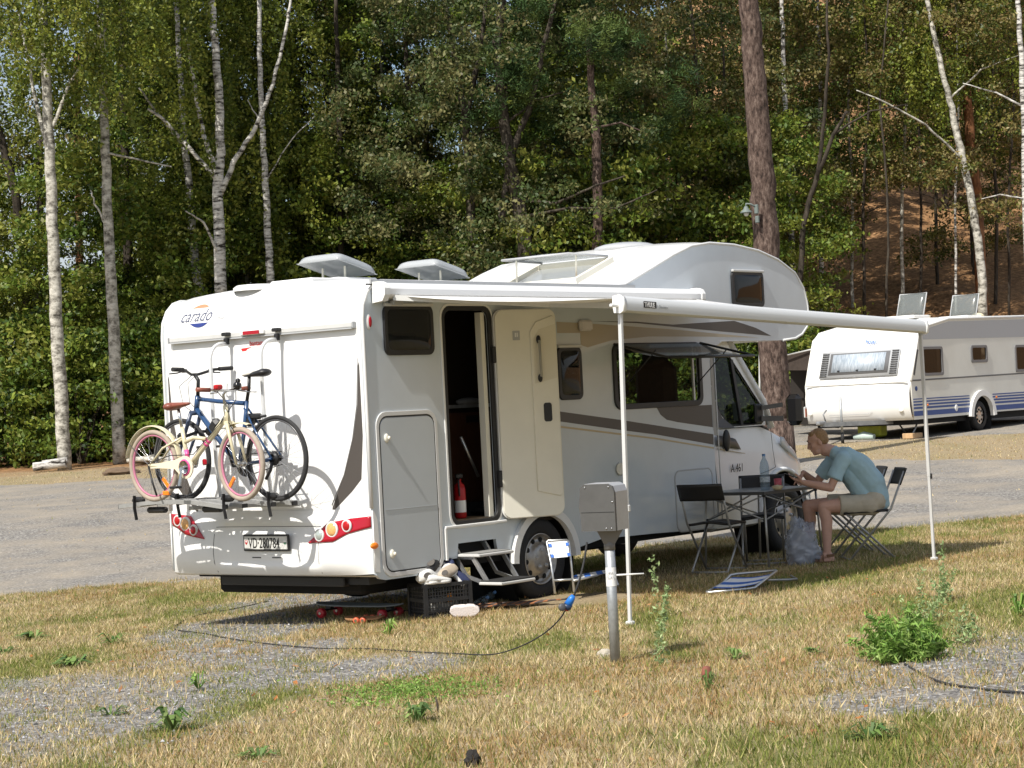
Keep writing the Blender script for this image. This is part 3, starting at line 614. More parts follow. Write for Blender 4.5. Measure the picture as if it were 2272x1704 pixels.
# ---- wheels
def wheel(cx, cy, cz, r=.36):
    a = (0, -1, 0); t = MB(); t.lathe([(r*.66, -.10), (r*.90, -.10), (r*.985, -.075), (r, -.04), (r, .03), (r*.985, .065), (r*.90, .098), (r*.72, .10), (r*.63, .085), (r*.60, .02)], (cx, cy, cz), a, 48); o = t.build('wheel', RUBBER, MH)
    t = MB(); t.lathe([(r*.62, .086), (r*.60, .092), (r*.57, .07), (r*.52, .05), (r*.40, .062), (r*.36, .085), (r*.30, .098), (r*.12, .10), (0, .10)], (cx, cy, cz), a, 40); h = t.build('rim', mat('wheel_steel', (.42, .40, .375), .38, metal=.75, noise=.25, nscale=18), o)
    for k in range(10): q = 2*pi*k/10+.1; t = MB(); t.lathe([(0, .068), (.022, .064), (.022, .05)], (cx+r*.465*cos(q), cy, cz+r*.465*sin(q)), a, 10); t.build('vent_hole', UNDER, h)
    for k in range(5): q = 2*pi*k/5+.4; t = MB(); t.lathe([(0, .118), (.014, .116), (.02, .096)], (cx+r*.21*cos(q), cy, cz+r*.21*sin(q)), a, 8); t.build('wheel_bolt', TRIM, h)
    return o
wheel(2.16, .11, .345)
wheel(6.235, .13, .405)
wheel(2.16, W-.11, .345); wheel(6.235, W-.13, .36)
# ---- step
ST = MB(); ST.box((1.228, -.13, .470), (.46, .24, .024), bev=.006); sto = ST.build('entry_step', ALUM, MH)
t = MB(); t.box((1.228, -.13, .4855), (.42, .19, .006)); t.build('tread', mat('grey_tread', (.25, .25, .24), .8, noise=.2, nscale=40), sto)
t = MB(); t.box((1.20, -.37, .245), (.45, .24, .024), bev=.006); s2 = t.build('lower_tread', ALUM, sto); t = MB(); t.box((1.22, -.365, .262), (.42, .23, .012)); t.build('tread_mat', mat('black_tread', (.02, .02, .02), .9, bump=.6, bscale=120), s2)
for x in (1.03, 1.42):
    t = MB(); t.tube([(x, .05, .56), (x, -.02, .455)], .016, 4, sq=(.012, .020)); t.tube([(x, -.02, .455), (x, -.16, .452)], .012, 4, sq=(.010, .014)); t.tube([(x, -.16, .452), (x, -.30, .25)], .012, 4, sq=(.010, .018)); t.tube([(x, .02, .45), (x, -.08, .30), (x, -.27, .245)], .012, 4, sq=(.009, .015)); t.build('step_arm', ALU, sto)
# ---- cab
LOW = [(4.93, .0, 1.36), (5.3, .035, 1.36), (5.7, .055, 1.36), (5.95, .065, 1.355), (6.15, .07, 1.30), (6.35, .085, 1.235), (6.6, .12, 1.13), (6.8, .19, 1.02), (6.95, .32, .92), (7.06, .52, .82), (7.13, .85, .72)]
def cabsec(x, y0, zt):
    zb = .36 if x < 6.6 else .30; m = .5*(zb+zt)
    h = [(y0+.10, zb), (y0+.02, zb+.03), (y0-.005, .55), (y0-.012, .75), (y0-.004, .95 if zt > 1.1 else zt-.08), (y0+.012, min(1.15, zt-.05)), (y0+.05, zt-.012), (y0+.13, zt+.012), (y0+.35*(1-y0), zt+.03), (1.0, zt+.05)]
    h = [(min(a, 1.0), b) for a, b in h]
    return [(x, a, b) for a, b in h]+[(x, W-a, b) for a, b in h[::-1]]
t = MB(); t.rings([cabsec(*q) for q in LOW], caps=True)
cabo = t.build('cab_body', WHITE, MH)
cut = MB(); cut.cyl((6.235, -.3, .44), (6.235, .42, .44), .455, 40); cut.cyl((6.235, W-.42, .44), (6.235, W+.3, .44), .455, 40); cu_o = cut.build('cutter', UNDER, None)
md = cabo.modifiers.new('b', 'BOOLEAN'); md.operation = 'DIFFERENCE'; md.object = cu_o; md.solver = 'EXACT'
dg = bpy.context.evaluated_depsgraph_get(); dg.update(); me = bpy.data.meshes.new_from_object(cabo.evaluated_get(dg)); cabo.modifiers.clear(); cabo.data = me; bpy.data.objects.remove(cu_o)
for pl in me.polygons: pl.use_smooth = len(pl.vertices) <= 4 or True
md = cabo.modifiers.new('es', 'EDGE_SPLIT'); md.split_angle = radians(38)
t = MB(); t.torus((6.235, .055, .44), (0, -1, 0), .462, .024, 30, 8, 1.2, a0=radians(-5), a1=radians(185), ref=(1, 0, 0)); t.build('wheel_arch_moulding', mat('arch_white', (.72, .73, .73), .3), cabo)
t = MB(); t.lathe([(.45, 0), (.45, .30), (0, .30)], (6.235, .10, .44), (0, 1, 0), 30); t.build('wheel_well', UNDER, cabo)
t = MB(); t.grid(lambda u, v: (6.86+.30*sin(pi*u)**.55, .12+(W-.24)*u, .30+.33*v), 20, 4); t.build('front_bumper', WPLAST, cabo)
# upper cab: side panels with glass, pillar, windscreen
yb, yt = .075, .15
def SC3(x, z): k = (z-1.36)/.84; return (x, yb+(yt-yb)*k, z)
def panel3(name, P, m, par, off=0., t_=.02, mirror=True):
    for mm in ((0, 1) if mirror else (0,)):
        b = MB(); pts = [SC3(x, z) for x, z in P]
        pts = [(x, (y-off) if not mm else W-(y-off), z) for x, y, z in pts]
        b.add(pts, [tuple(range(len(pts)))]); b.build(name, m, par, solid=t_)
ring = [(4.93, 1.36), (5.98, 1.36), (6.00, 1.60), (5.48, 2.21), (4.93, 2.21)]
gl = [(5.04, 2.03), (5.10, 1.72), (5.17, 1.52), (5.27, 1.415), (5.37, 1.375), (5.90, 1.375), (5.91, 1.58), (5.47, 2.06), (5.2, 2.06)]
for mm in (0, 1):
    # frame built as strip quads between outer ring and glass
    A = [(4.93, 2.21), (4.93, 1.8), (4.93, 1.5), (4.93, 1.36), (5.2, 1.36), (5.97, 1.36), (6.00, 1.60), (5.48, 2.21), (5.2, 2.21)]
    B = gl; b = MB(); vs = []
    for x, z in A+B:
        p = SC3(x, z); vs.append((p[0], p[1] if not mm else W-p[1], p[2]))
    b.add(vs, [(i, (i+1) % 9, 9+(i+1) % 9, 9+i) for i in range(9)]); pn = b.build('cab_side', WHITE, MH, solid=.02)
    b = MB(); pts = []
    for x, z in gl:
        p = SC3(x, z); pts.append((p[0], (p[1]+.008) if not mm else W-p[1]-.008, p[2]))
    b.add(pts, [tuple(range(9))]); b.build('side_window', CGL, pn)
    b = MB(); q = [SC3(x, z) for x, z in [(5.545, 1.375), (5.50, 2.03)]]; q = [(x, y if not mm else W-y, z) for x, y, z in q]; b.tube(q, .018, 4, sq=(.012, .022)); b.build('window_pillar', BLACK, pn)
    b = MB(); q = [SC3(x, z) for x, z in gl+[gl[0]]]; q = [(x, (y-.008) if not mm else W-y+.008, z) for x, y, z in q]; b.tube(q, .008, 5); b.build('window_seal', SEAL, pn)
# dark decal behind the door window (the brown panel round the B pillar)
b = MB(); P = [(4.95, 1.60), (5.07, 1.78), (5.12, 1.60), (5.20, 1.46), (5.36, 1.352), (4.95, 1.375)]; pts = [(SC3(x, z)[0], SC3(x, z)[1]-.014 if z > 1.37 else .03, SC3(x, z)[2]) for x, z in P]
b.add(pts, [tuple(range(len(P)))]); b.build('decal', TAUPE, MH)
b = MB(); b.add([(4.90, -.018, 1.30), (4.955, -.0175, 1.293), (4.955, -.0175, 2.05), (4.90, -.018, 2.05)], [(0, 1, 2, 3)]); b.build('corner_post', mat('post_grey', (.35, .34, .32), .35), MH)
t = MB(); t.tube([(4.965, -.022, .46), (4.965, -.022, 2.05)], .007, 5); t.build('panel_gap', LTRIM, MH)
b = MB(); b.add([(6.03, .07, 1.36), (6.03, W-.07, 1.36), (5.49, W-.16, 2.21), (5.49, .16, 2.21)], [(0, 1, 2, 3)]); b.build('windscreen', glass('screen_glass', (.62, .66, .64), .22, .02), MH)
for yy in ((.07, .15), (W-.07, W-.15)):
    b = MB(); b.tube([(6.08, yy[0], 1.335), (5.97, yy[0]+(.005 if yy[0] < 1 else -.005), 1.60), (5.49, yy[1], 2.22)], [.04, .035, .04], 6); b.build('windscreen_pillar', WHITE, MH)
b = MB(); b.box((6.06, W/2, 1.34), (.22, W-.3, .03), rot=Matrix.Rotation(radians(18), 3, 'Y')); b.build('wiper_cowl', BLACK, MH)
b = MB(); b.box((5.85, W/2, 1.30), (.4, W-.3, .12)); b.torus((5.62, .60, 1.40), (-.6, 0, .8), .19, .016, 24, 6); b.build('dashboard', DARKIN, MH)
b = MB(); b.add([(5.60, .20, 1.42), (5.72, .205, 1.42), (5.70, .21, 1.60), (5.59, .205, 1.62)], [(0, 1, 2, 3)]); b.build('paper_sheet', mat('pale_paper', (.65, .66, .60), .7), MH, solid=.003)
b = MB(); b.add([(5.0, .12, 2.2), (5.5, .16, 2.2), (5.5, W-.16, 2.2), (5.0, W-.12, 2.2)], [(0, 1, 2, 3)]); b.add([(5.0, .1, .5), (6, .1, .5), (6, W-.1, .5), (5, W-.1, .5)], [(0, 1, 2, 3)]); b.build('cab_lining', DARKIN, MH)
# cab door graphics: stripe end, tan line, headlamp, vent, handle
def cs(x, z):       # point on the cab's side
    ys = float(np.interp(x, [q[0] for q in LOW], [q[1] for q in LOW])); return (x, ys-.016+(.012 if z > 1.1 else 0), z)
def cdec(P, m, nu=10, name='decal'):
    up, lo = P; b = MB(); xs = [p[0] for p in up]; x0, x1 = xs[0], xs[-1]
    b.grid(lambda u, v: cs(x0+(x1-x0)*u, interp(lo, x0+(x1-x0)*u)*(1-v)+interp(up, x0+(x1-x0)*u)*v), nu, 2); return b.build(name, m, cabo, solid=.003)
cdec(([(4.98, 1.298), (5.348, 1.252), (5.40, 1.20), (5.45, 1.141)], [(4.98, 1.195), (5.2, 1.168), (5.45, 1.137)]), TAUPE)
cdec(([(4.98, 1.175), (5.51, 1.100)], [(4.98, 1.160), (5.51, 1.094)]), TAN)
cdec(([(6.25, 1.235), (6.32, 1.225), (6.64, .985)], [(6.25, 1.15), (6.42, 1.06), (6.64, .965)]), mat('headlamp_lens', (.50, .53, .55), .25, metal=.1), name='headlamp')
for p in ([(6.06, 1.33), (6.065, 1.10), (6.10, .93)], [(6.10, .93), (5.99, .905), (5.80, .88)]):
    b = MB(); b.tube([cs(*q) for q in p], .003, 4); b.build('panel_gap', SEAL, cabo)
hh = MB(); c0 = cs(5.155, 1.24); hh.ball(Vector(c0)+Vector((0, -.01, 0)), (.058, .028, .108)); hh.build('door_handle', BLACK, cabo)
# mirror
mr = MB(); mr.box((5.99, -.27, 1.50), (.10, .18, .31), bev=.045); mro = mr.build('wing_mirror', BLACKG, MH)
b = MB(); b.tube([(5.86, .08, 1.53), (5.96, -.16, 1.56)], .02, 6, sq=(.018, .022)); b.tube([(5.86, .08, 1.43), (5.96, -.16, 1.42)], .02, 6, sq=(.018, .026)); b.box((5.84, .06, 1.48), (.14, .04, .20), bev=.015); b.build('mirror_arm', BLACK, mro)
b = MB(); b.box((6.03, -.372, 1.47), (.05, .014, .11), bev=.005); b.build('indicator', mat('clear_plastic', (.7, .7, .68), .2), mro)
b = MB(); b.box((6.03, -.380, 1.465), (.028, .006, .08)); b.build('amber_strip', mat('amber_strip', (.45, .12, .06), .3), mro)
# ---- roof items
def hatch(name, x, y, wx, wy, z, ang, lab=None):
    base = MB(); base.box((x, y, z), (wx*1.04, wy*1.04, .07), bev=.012); o = base.build(name, WPLAST, MH)
    R = Matrix.Rotation(ang, 3, 'Y'); hp = Vector((x+wx/2, y, z+.05))
    t = MB(); d = .085
    def dome(u, v):
        a, b_ = 2*u-1, 2*v-1; k = (1-abs(a)**7)*(1-abs(b_)**7)
        p = Vector((-wx/2*1.06*(1-a), b_*wy/2*1.06, .012+d*k**.6)); return hp+R @ p
    t.grid(dome, 16, 16); l = t.build('hatch_lid', glass('hatch_acrylic', (.65, .68, .70), .60, .15, (.55, .57, .58)), o, solid=.006)
    for s_ in (-.28, .28): b = MB(); b.tube([Vector((x-wx*.1, y+s_*wy, z+.03)), hp+R @ Vector((-wx*.62, s_*wy, .02))], .010, 6); b.build('lid_strut', CREAM, o)
    return o
hatch('roof_hatch', 1.08, 1.25, .47, .47, 2.815, radians(14)); hatch('roof_hatch', 2.34, 1.25, .46, .46, 2.805, radians(13))
b = MB(); b.box((.86, 1.25, 2.815), (.72, .5, .05), bev=.012); b.build('roof_box', WPLAST, MH)
b = MB(); b.lathe([(.20, 0), (.20, .03), (.17, .05), (0, .055)], (.30, 1.45, 2.755), (0, 0, 1), 28); b.build('roof_vent', WPLAST, MH)
b = MB(); b.ball((4.95, .95, 3.185), (.33, .33, .07), 24, 8); b.build('roof_dome', mat('grey_dome', (.40, .41, .42), .25), MH)
# skylight on the ramp: open acrylic lid above a cream frame
rampang = atan2(3.08-2.80, 4.5-3.72); n_ = Vector((-sin(rampang), 0, cos(rampang))); tt = Vector((cos(rampang), 0, sin(rampang)))
def RP(a, b_, h): return Vector((3.62, 1.0, 2.790))+tt*a+Vector((0, b_, 0))+n_*h
sk = MB()
for a0, a1, b0, b1 in ((-.05, .0, -.42, .42), (.55, .60, -.42, .42)): sk.add([RP(a0, b0, .0), RP(a1, b0, .0), RP(a1, b1, .0), RP(a0, b1, .0), RP(a0, b0, .07), RP(a1, b0, .07), RP(a1, b1, .07), RP(a0, b1, .07)], [(0, 1, 5, 4), (1, 2, 6, 5), (2, 3, 7, 6), (3, 0, 4, 7), (4, 5, 6, 7)])
for b0, b1 in ((-.46, -.42), (.42, .46)): sk.add([RP(-.05, b0, 0), RP(.6, b0, 0), RP(.6, b1, 0), RP(-.05, b1, 0), RP(-.05, b0, .07), RP(.6, b0, .07), RP(.6, b1, .07), RP(-.05, b1, .07)], [(0, 1, 5, 4), (1, 2, 6, 5), (2, 3, 7, 6), (3, 0, 4, 7), (4, 5, 6, 7)])
sko = sk.build('skylight', CREAM, MH)
b = MB(); b.add([RP(0, -.42, .02), RP(.55, -.42, .02), RP(.55, .42, .02), RP(0, .42, .02)], [(0, 1, 2, 3)]); b.build('skylight_opening', mat('cream_blind', (.66, .55, .44), .6), sko)
b = MB(); hpv = RP(.60, 0, .08); la = radians(-8)
b.grid(lambda u, v: hpv+Vector((-.62*(1-u)*cos(la), (v-.5)*.80, .04*sin(pi*u)**.5*sin(pi*v)**.5+.62*(1-u)*sin(la)*-.1)), 10, 10)
lid = b.build('skylight_lid', glass('clear_acrylic', (.80, .82, .82), .35, .10, (.35, .36, .36)), sko, solid=.006)
b = MB(); L0 = hpv+Vector((-.78, -.47, -.0)); 
b.tube([hpv+Vector((0, -.40, 0)), hpv+Vector((-.62, -.40, .012)), hpv+Vector((-.62, .40, .012)), hpv+Vector((0, .40, 0))], .012, 6); b.build('lid_rim', TRIM, lid)
for s_ in (-.36, .36): b = MB(); b.tube([RP(.1, s_, .05), hpv+Vector((-.45, s_, .01))], .010, 6); b.build('lid_strut', CREAM, sko)

# ---- awning
AW = thing('awning', 'white roll-out awning above the open side door, on two thin legs', 'awning', (2.4, -1.2, 0))
def build_aw():
    x0, x1 = .13, 4.66
    pr = [(-.018, 2.575), (-.12, 2.585), (-.150, 2.61), (-.152, 2.655), (-.13, 2.69), (-.09, 2.705), (-.018, 2.705)]
    t = MB(); t.rings([[(x, y, z) for y, z in pr] for x in (x0+.05, x1-.05)], sm=False); c = t.build('cassette', mat('cassette_white', (.74, .74, .73), .3), AW, world=True)
    for a, b_ in ((x0-.015, x0+.05), (x1-.05, x1+.01)):
        t = MB(); t.rings([[(x, y*(1.04)-.003, 2.63+(z-2.63)*1.14-(.02 if z < 2.6 else 0)) for y, z in pr] for x in (a, b_)], sm=False); t.build('end_cap', WPLAST, c, world=True)
    RA, RB = Vector((.145, -2.40, 2.372)), Vector((4.735, -2.40, 2.196))
    def fab(u, v):
        a = Vector((x0+.17, -.135, 2.60)).lerp(Vector((x1-.05, -.135, 2.60)), u); b = RA.lerp(RB, u)+Vector((0, .02, .045))
        p = a.lerp(b, v); p.z -= .035*sin(pi*v)*(1-.5*u); return p
    t = MB(); t.grid(fab, 24, 24); t.build('fabric', leafless_fabric(), AW, world=True, solid=.002)
    t = MB(); pr2 = [(.035, .055), (-.01, .062), (-.04, .045), (-.05, .0), (-.045, -.045), (-.02, -.060), (.03, -.055), (.04, 0)]
    t.rings([[(p.x, p.y+a, p.z+b) for a, b in pr2] for p in (RA, RB)], sm=True); r = t.build('lead_rail', mat('rail_grey', (.60, .61, .61), .32), AW, world=True, mods=[('EDGE_SPLIT', dict(split_angle=radians(50)))])
    for p, q in ((RA, -1), (RB, 1)):
        t = MB(); t.rings([[(p.x+o, p.y+a*1.12, p.z+b*1.12) for a, b in pr2] for o in ((q*.02), (-q*.02))]); t.build('end_cap', WPLAST, r, world=True)
    t = MB(); t.box(RA+Vector((-.06, .0, -.01)), (.09, .025, .025), bev=.006); t.build('end_knob', WPLAST, r, world=True)
    TM = Matrix.Translation(RA) @ Matrix.Rotation(atan2((RA-RB).z, (RB-RA).x), 4, 'Y') @ XZ
    plate('lettering_block', rrect(.24, -.018, .40, .030, .003), TEXTK, r, TM, .0508, .002)
    text('lettering', 'THULE', .050, WHITE, r, TM, .248, -.012, .0525, xs=.86, bold=.001)
    text('lettering', 'Omnistor', .034, TRIM, r, TM, .43, -.014, .0505, xs=.9)
    for (tx, ty, tz), (fx, fy), spl in (((.165, -2.395, 2.33), (.068, -2.41), .42), ((4.70, -2.395, 2.15), (4.712, -2.405), .45)):
        g = gz(fx, fy); a = Vector((tx, ty, tz)); b = Vector((fx, fy, g)); m = a.lerp(b, .63)
        t = MB(); t.tube([a, m], .014, 4, sq=(.014, .012)); lg = t.build('leg', ALUM, AW, world=True)
        t = MB(); t.tube([m, b+Vector((0, 0, .03))], .011, 4, sq=(.012, .010)); t.build('inner_tube', ALUM, lg, world=True)
        t = MB(); t.box(b+Vector((0, 0, .02)), (.05, .06, .03), bev=.008); t.build('foot', ALUM, lg, world=True)
        t = MB(); t.box(m+Vector((.012, -.01, 0)), (.03, .02, .05), bev=.005); t.build('clamp', BLACK if fx > 3 else ALUM, lg, world=True)
        t = MB(); t.box(a+Vector((0, 0, .0)), (.035, .035, .07), bev=.008); t.build('hinge', TRIM, lg, world=True)
    for u, k in ((.04, 1), (.96, -1)):
        a = Vector((x0+.12 if k > 0 else x1-.12, -.13, 2.585)); b = RA.lerp(RB, u)+Vector((0, .04, -.0)); m = a.lerp(b, .5)+Vector((k*.55, 0, -.02))
        t = MB(); t.tube([a, m, b], .016, 4, sq=(.012, .022)); t.build('folding_arm', ALUM, AW, world=True)
    t = MB(); t.box((.36, -.06, 2.55), (.12, .05, .035), bev=.006); t.build('bracket', TRIM, AW, world=True)
def leafless_fabric():
    m = bpy.data.materials.new('awning_fabric'); m.use_nodes = True; n = m.node_tree.nodes; l = m.node_tree.links; b = n['Principled BSDF']; b.inputs['Base Color'].default_value = (.80, .80, .79, 1); b.inputs['Roughness'].default_value = .7
    t = n.new('ShaderNodeBsdfTranslucent'); t.inputs[0].default_value = (.72, .62, .48, 1); mx = n.new('ShaderNodeMixShader'); mx.inputs[0].default_value = .10
    l.new(b.outputs[0], mx.inputs[1]); l.new(t.outputs[0], mx.inputs[2]); l.new(mx.outputs[0], n['Material Output'].inputs[0]); return m
build_aw()
CALU = mat('carrier_aluminium', (.36, .36, .35), .4, metal=.3, noise=.15, nscale=20)
# ================================================================ cycle carrier and the two bicycles
CR = thing('cycle_carrier', 'aluminium cycle carrier bolted to the back of the motorhome', 'bike rack', (-.3, 1.2, 1.0))
cb = MB(); cb.box((-.32, 1.45, .985), (.50, .06, .03), bev=.005); cb.box((-.32, 1.05, .985), (.50, .06, .03), bev=.005); cb.box((-.09, 1.2, .985), (.05, 1.0, .05), bev=.008); cbo = cb.build('carrier_base', CALU, CR, world=True)
for yy in (1.475, .885):
    t = MB(); P = [(-.06, yy, 2.315), (-.12, yy, 2.315)]+[(-.12-.13*sin(a), yy, 2.185+.13*cos(a)) for a in [radians(q) for q in range(15, 91, 15)]]+[(-.25, yy, 1.8), (-.24, yy, 1.3), (-.20, yy, .98)]
    t.tube(P, .016, 8); up = t.build('upright_tube', mat('matt_aluminium', (.70, .71, .71), .4, metal=.3), CR, world=True)
    t = MB(); t.box((-.060, yy, 2.395), (.05, .075, .030), bev=.006); t.box((-.058, yy, 2.335), (.04, .04, .055), bev=.006); t.build('clamp', BLACK, up, world=True)
t = MB(); t.tube([(-.25, 1.475, 1.62), (-.25, .885, 1.62)], .010, 8); t.build('cross_bar', ALUM, CR, world=True)
for k, (xr, ya, yb_) in enumerate(((-.60, 1.02, 2.26), (-.50, .90, 2.18), (-.36, .72, 2.05), (-.24, .60, 1.95))):
    t = MB(); t.tube([(xr, ya, .995), (xr, ya+.35, 1.035), (xr, (ya+yb_)/2+.1, 1.045), (xr, yb_-.25, 1.030), (xr, yb_, 1.010)], .02, 4, sq=(.030, .016)); rl = t.build('wheel_rail', CALU, CR, world=True)
    for ye in (ya-.004, yb_+.004): t = MB(); t.box((xr, ye, .995 if ye < 1.5 else 1.010), (.05, .014, .034)); t.build('end_plug', BLACK, rl, world=True)
    if k % 2 == 0:
        for yc in ((.98, 2.04) if k == 0 else (.72, 1.78)):
            t = MB(); t.box((xr, yc, 1.06), (.075, .12, .055), bev=.02); t.tube([(xr-.045, yc, 1.10), (xr-.05, yc, 1.0), (xr-.05, yc-.02, .90)], .01, 4, sq=(.004, .014)); t.build('wheel_strap', BLACK, rl, world=True)
t = MB(); t.box((-.56, 1.86, .975), (.06, .22, .05), bev=.015); t.build('folding_joint', BLACK, CR, world=True)
t = MB(); t.box((-.56, 1.20, .975), (.06, .22, .05), bev=.015); t.build('folding_joint', BLACK, CR, world=True)
t = MB(); t.tube([(-.25, 1.50, 1.60), (-.36, 1.54, 1.60), (-.52, 1.56, 1.56)], .013, 8); t.box((-.53, 1.56, 1.55), (.07, .07, .10), bev=.02); t.box((-.27, 1.50, 1.60), (.07, .07, .08), bev=.02); t.build('frame_holder', BLACK, CR, world=True)
t = MB(); t.tube([(-.25, .90, 1.66), (-.33, .95, 1.66)], .013, 8); t.box((-.33, .96, 1.66), (.07, .08, .08), bev=.02); t.build('frame_holder', BLACK, CR, world=True)

def bicycle(name, label, C, hubF, hubR, r, tyreR, m_tyre, m_rim, m_frame, spec):
    """side plane x=const of the world; y runs along the bicycle"""
    root = thing(name, label, 'bicycle', (C, (hubF[0]+hubR[0])/2, hubF[1]-r), 0, 'bicycles on the rear carrier')
    X = (1, 0, 0)
    def P(y, z, dx=0.): return Vector((C+dx, y, z))
    for (hy, hz), steer in ((hubF, spec.get('steer', 0)), (hubR, 0)):
        ax = Vector((1, sin(steer), 0)).normalized(); c = P(hy, hz); rf = Vector((0, 0, 1))
        t = MB(); t.torus(c, ax, r-tyreR, tyreR, 56, 10); wo = t.build('wheel', m_tyre, root, world=True)
        t = MB(); t.torus(c, ax, r-2*tyreR-.004, .009, 48, 6, 1.3); t.build('rim', m_rim, wo, world=True)
        t = MB(); bx_, by_, _ = basis(ax)
        for k in range(28):
            a = 2*pi*k/28; e = c+(bx_*cos(a)+by_*sin(a))*(r-2*tyreR-.006); s_ = 1 if k % 2 else -1; q = a+(.5 if (k//2) % 2 else -.5)
            t.tube([c+ax*(s_*.028)+(bx_*cos(q)+by_*sin(q))*.02, e], .0013, 3, caps=False)
        t.build('spokes', STEEL, wo, world=True)
        t = MB(); t.cyl(c-ax*.045, c+ax*.045, .016, 10); t.cyl(c-ax*.03, c-ax*.025, .026, 12); t.cyl(c+ax*.03, c+ax*.025, .026, 12); t.build('hub', STEEL if spec['kid'] else BLACK, wo, world=True)
        if spec['kid']:
            a = -.95; t = MB(); d = bx_*0+Vector((0, 0, 1)); s2 = ax.cross(d); dd = (s2*sin(.75)*(1 if hy > 1.4 else -1)*1.-d*cos(.75)); cc = c+dd*(r*.66); t.box(cc, (.012, .03, .10), rot=Matrix((tuple(ax), tuple(dd.cross(ax)), tuple(dd))).transposed()); t.build('reflector', ORANGE, wo, world=True)
    return root, P
PINKT = mat('tan_tyre', (.36, .30, .24), .8, noise=.12, nscale=30); PINKR = mat('pink_rim', (.47, .17, .25), .4); CRM = mat('cream_enamel', (.62, .56, .38), .25, coat=.5); BRN = mat('brown_leather', (.23, .07, .045), .4, noise=.2, nscale=20)
BLUEF = mat('blue_enamel', (.02, .06, .15), .25, coat=.5, noise=.1, nscale=10); ZSTEEL = STEEL; PINKD = mat('pink_decal', (.78, .10, .30), .35)
b1, P = bicycle('girls_bicycle', 'small cream and pink bicycle with brown saddle, outermost on the carrier', -.56, (.835, 1.330), (1.855, 1.340), .295, .021, PINKT, PINKR, CRM, dict(kid=True, steer=-.12))
def part(nm, m, par, *tubes):
    t = MB()
    for pts, r in tubes: t.tube(pts, r, 10)
    return t.build(nm, m, par, world=True)
BBk = P(1.43, 1.32)
fr_ = part('frame', CRM, b1, ([BBk, P(1.30, 1.44), P(1.10, 1.60), P(.97, 1.715)], .023), ([P(.955, 1.655), P(.985, 1.80)], .022), ([BBk, P(1.475, 1.50), P(1.50, 1.64)], .017),
     ([P(1.47, 1.52), P(1.36, 1.555), P(1.22, 1.54)], .016), ([BBk+Vector((.03, 0, 0)), P(1.855, 1.34, .05)], .010), ([BBk+Vector((-.03, 0, 0)), P(1.855, 1.34, -.05)], .010), ([P(1.49, 1.56, .02), P(1.70, 1.48, .04), P(1.855, 1.34, .05)], .009), ([P(1.49, 1.56, -.02), P(1.70, 1.48, -.04), P(1.855, 1.34, -.05)], .009))
t = MB(); t.tube([P(1.445, 1.37), P(1.462, 1.46)], .0185, 10); t.build('pink_band', PINKD, fr_, world=True)
t = MB()
for q in (.35, .5): a = P(1.30, 1.44).lerp(P(1.10, 1.60), q); b = P(1.30, 1.44).lerp(P(1.10, 1.60), q+.09); t.tube([a, b], .0245, 10)
t.build('pink_band', PINKD, fr_, world=True)
fk = MB()
for s_ in (-1, 1): fk.tube([P(.95, 1.665, .03*s_), P(.90, 1.56, .05*s_), P(.835, 1.33, .055*s_)], [.016, .015, .010], 8)
fk.tube([P(.95, 1.66, -.045), P(.95, 1.66, .045)], .016, 8); fk.build('fork', CRM, b1, world=True)
part('stem', ZSTEEL, b1, ([P(.985, 1.80), P(1.00, 1.885), P(.97, 1.915)], .012))
hbm = part('handlebar', ZSTEEL, b1, ([P(.99, 1.93, -.26), P(.97, 1.925, -.16), P(.95, 1.915, 0), P(.97, 1.925, .16), P(.99, 1.93, .26)], .011))
for s_ in (-1, 1):
    t = MB(); t.tube([P(.97, 1.925, .17*s_), P(1.0, 1.932, .285*s_)], .018, 10); t.build('grip', BRN, hbm, world=True)
    t = MB(); t.tube([P(.965, 1.915, .13*s_), P(.90, 1.90, .16*s_), P(.88, 1.895, .25*s_)], .006, 6); t.build('brake_lever', STEEL, hbm, world=True)
t = MB(); t.ball(P(.93, 1.95, .09), (.035, .035, .035)); t.ball(P(.93, 1.99, .10), (.02, .02, .02)); t.build('bell', BLACKG, hbm, world=True)
t = MB(); t.box(P(.95, 1.945, -.10), (.07, .05, .04), bev=.01); t.build('lamp', REDB, hbm, world=True)
def fender(hub, a0, a1, dxw=.028):
    t = MB(); c = P(*hub); R_ = .322
    t.grid(lambda u, v: c+Vector((dxw*sin((v-.5)*pi), (R_+.010*cos((v-.5)*pi))*cos(a0+(a1-a0)*u), (R_+.010*cos((v-.5)*pi))*sin(a0+(a1-a0)*u))), 24, 6); return t
fender((1.855, 1.340), radians(12), radians(200)).build('rear_mudguard', CRM, b1, world=True, solid=.003)
fender((.835, 1.330), radians(62), radians(110)).build('front_mudguard', CRM, b1, world=True, solid=.003)
t = MB()
for s_ in (-1, 1): t.tube([P(1.855, 1.34, .05*s_), P(2.12, 1.53, .03*s_)], .003, 5)
t.build('mudguard_stay', STEEL, b1, world=True)
sd = MB(); sd.cap(P(1.60, 1.815), P(1.42, 1.83), .062, .024, flat=.55, flatdir=(0, 0, 1)); sd.cap(P(1.60, 1.815, -.03), P(1.60, 1.815, .03), .055, .055, flat=.6, flatdir=(0, 0, 1)); sdo = sd.build('saddle', BRN, b1, world=True)
part('seat_post', ZSTEEL, b1, ([P(1.50, 1.64), P(1.53, 1.79)], .013))
t = MB(); c = BBk+Vector((-.055, 0, 0))
t.rings([[c+Vector((h, a, b)) for a, b in [(-.092*cos(q), .092*sin(q)) for q in [radians(k) for k in range(-100, 101, 20)]]+[(.12, .062), (.30, .042), (.43, .035), (.44, .0), (.30, .0), (.12, -.01), (.05, -.07)]] for h in (0, .012)], sm=False); cg = t.build('chain_guard', mat('cream_pink_guard', (.74, .66, .50), .3), b1, world=True)
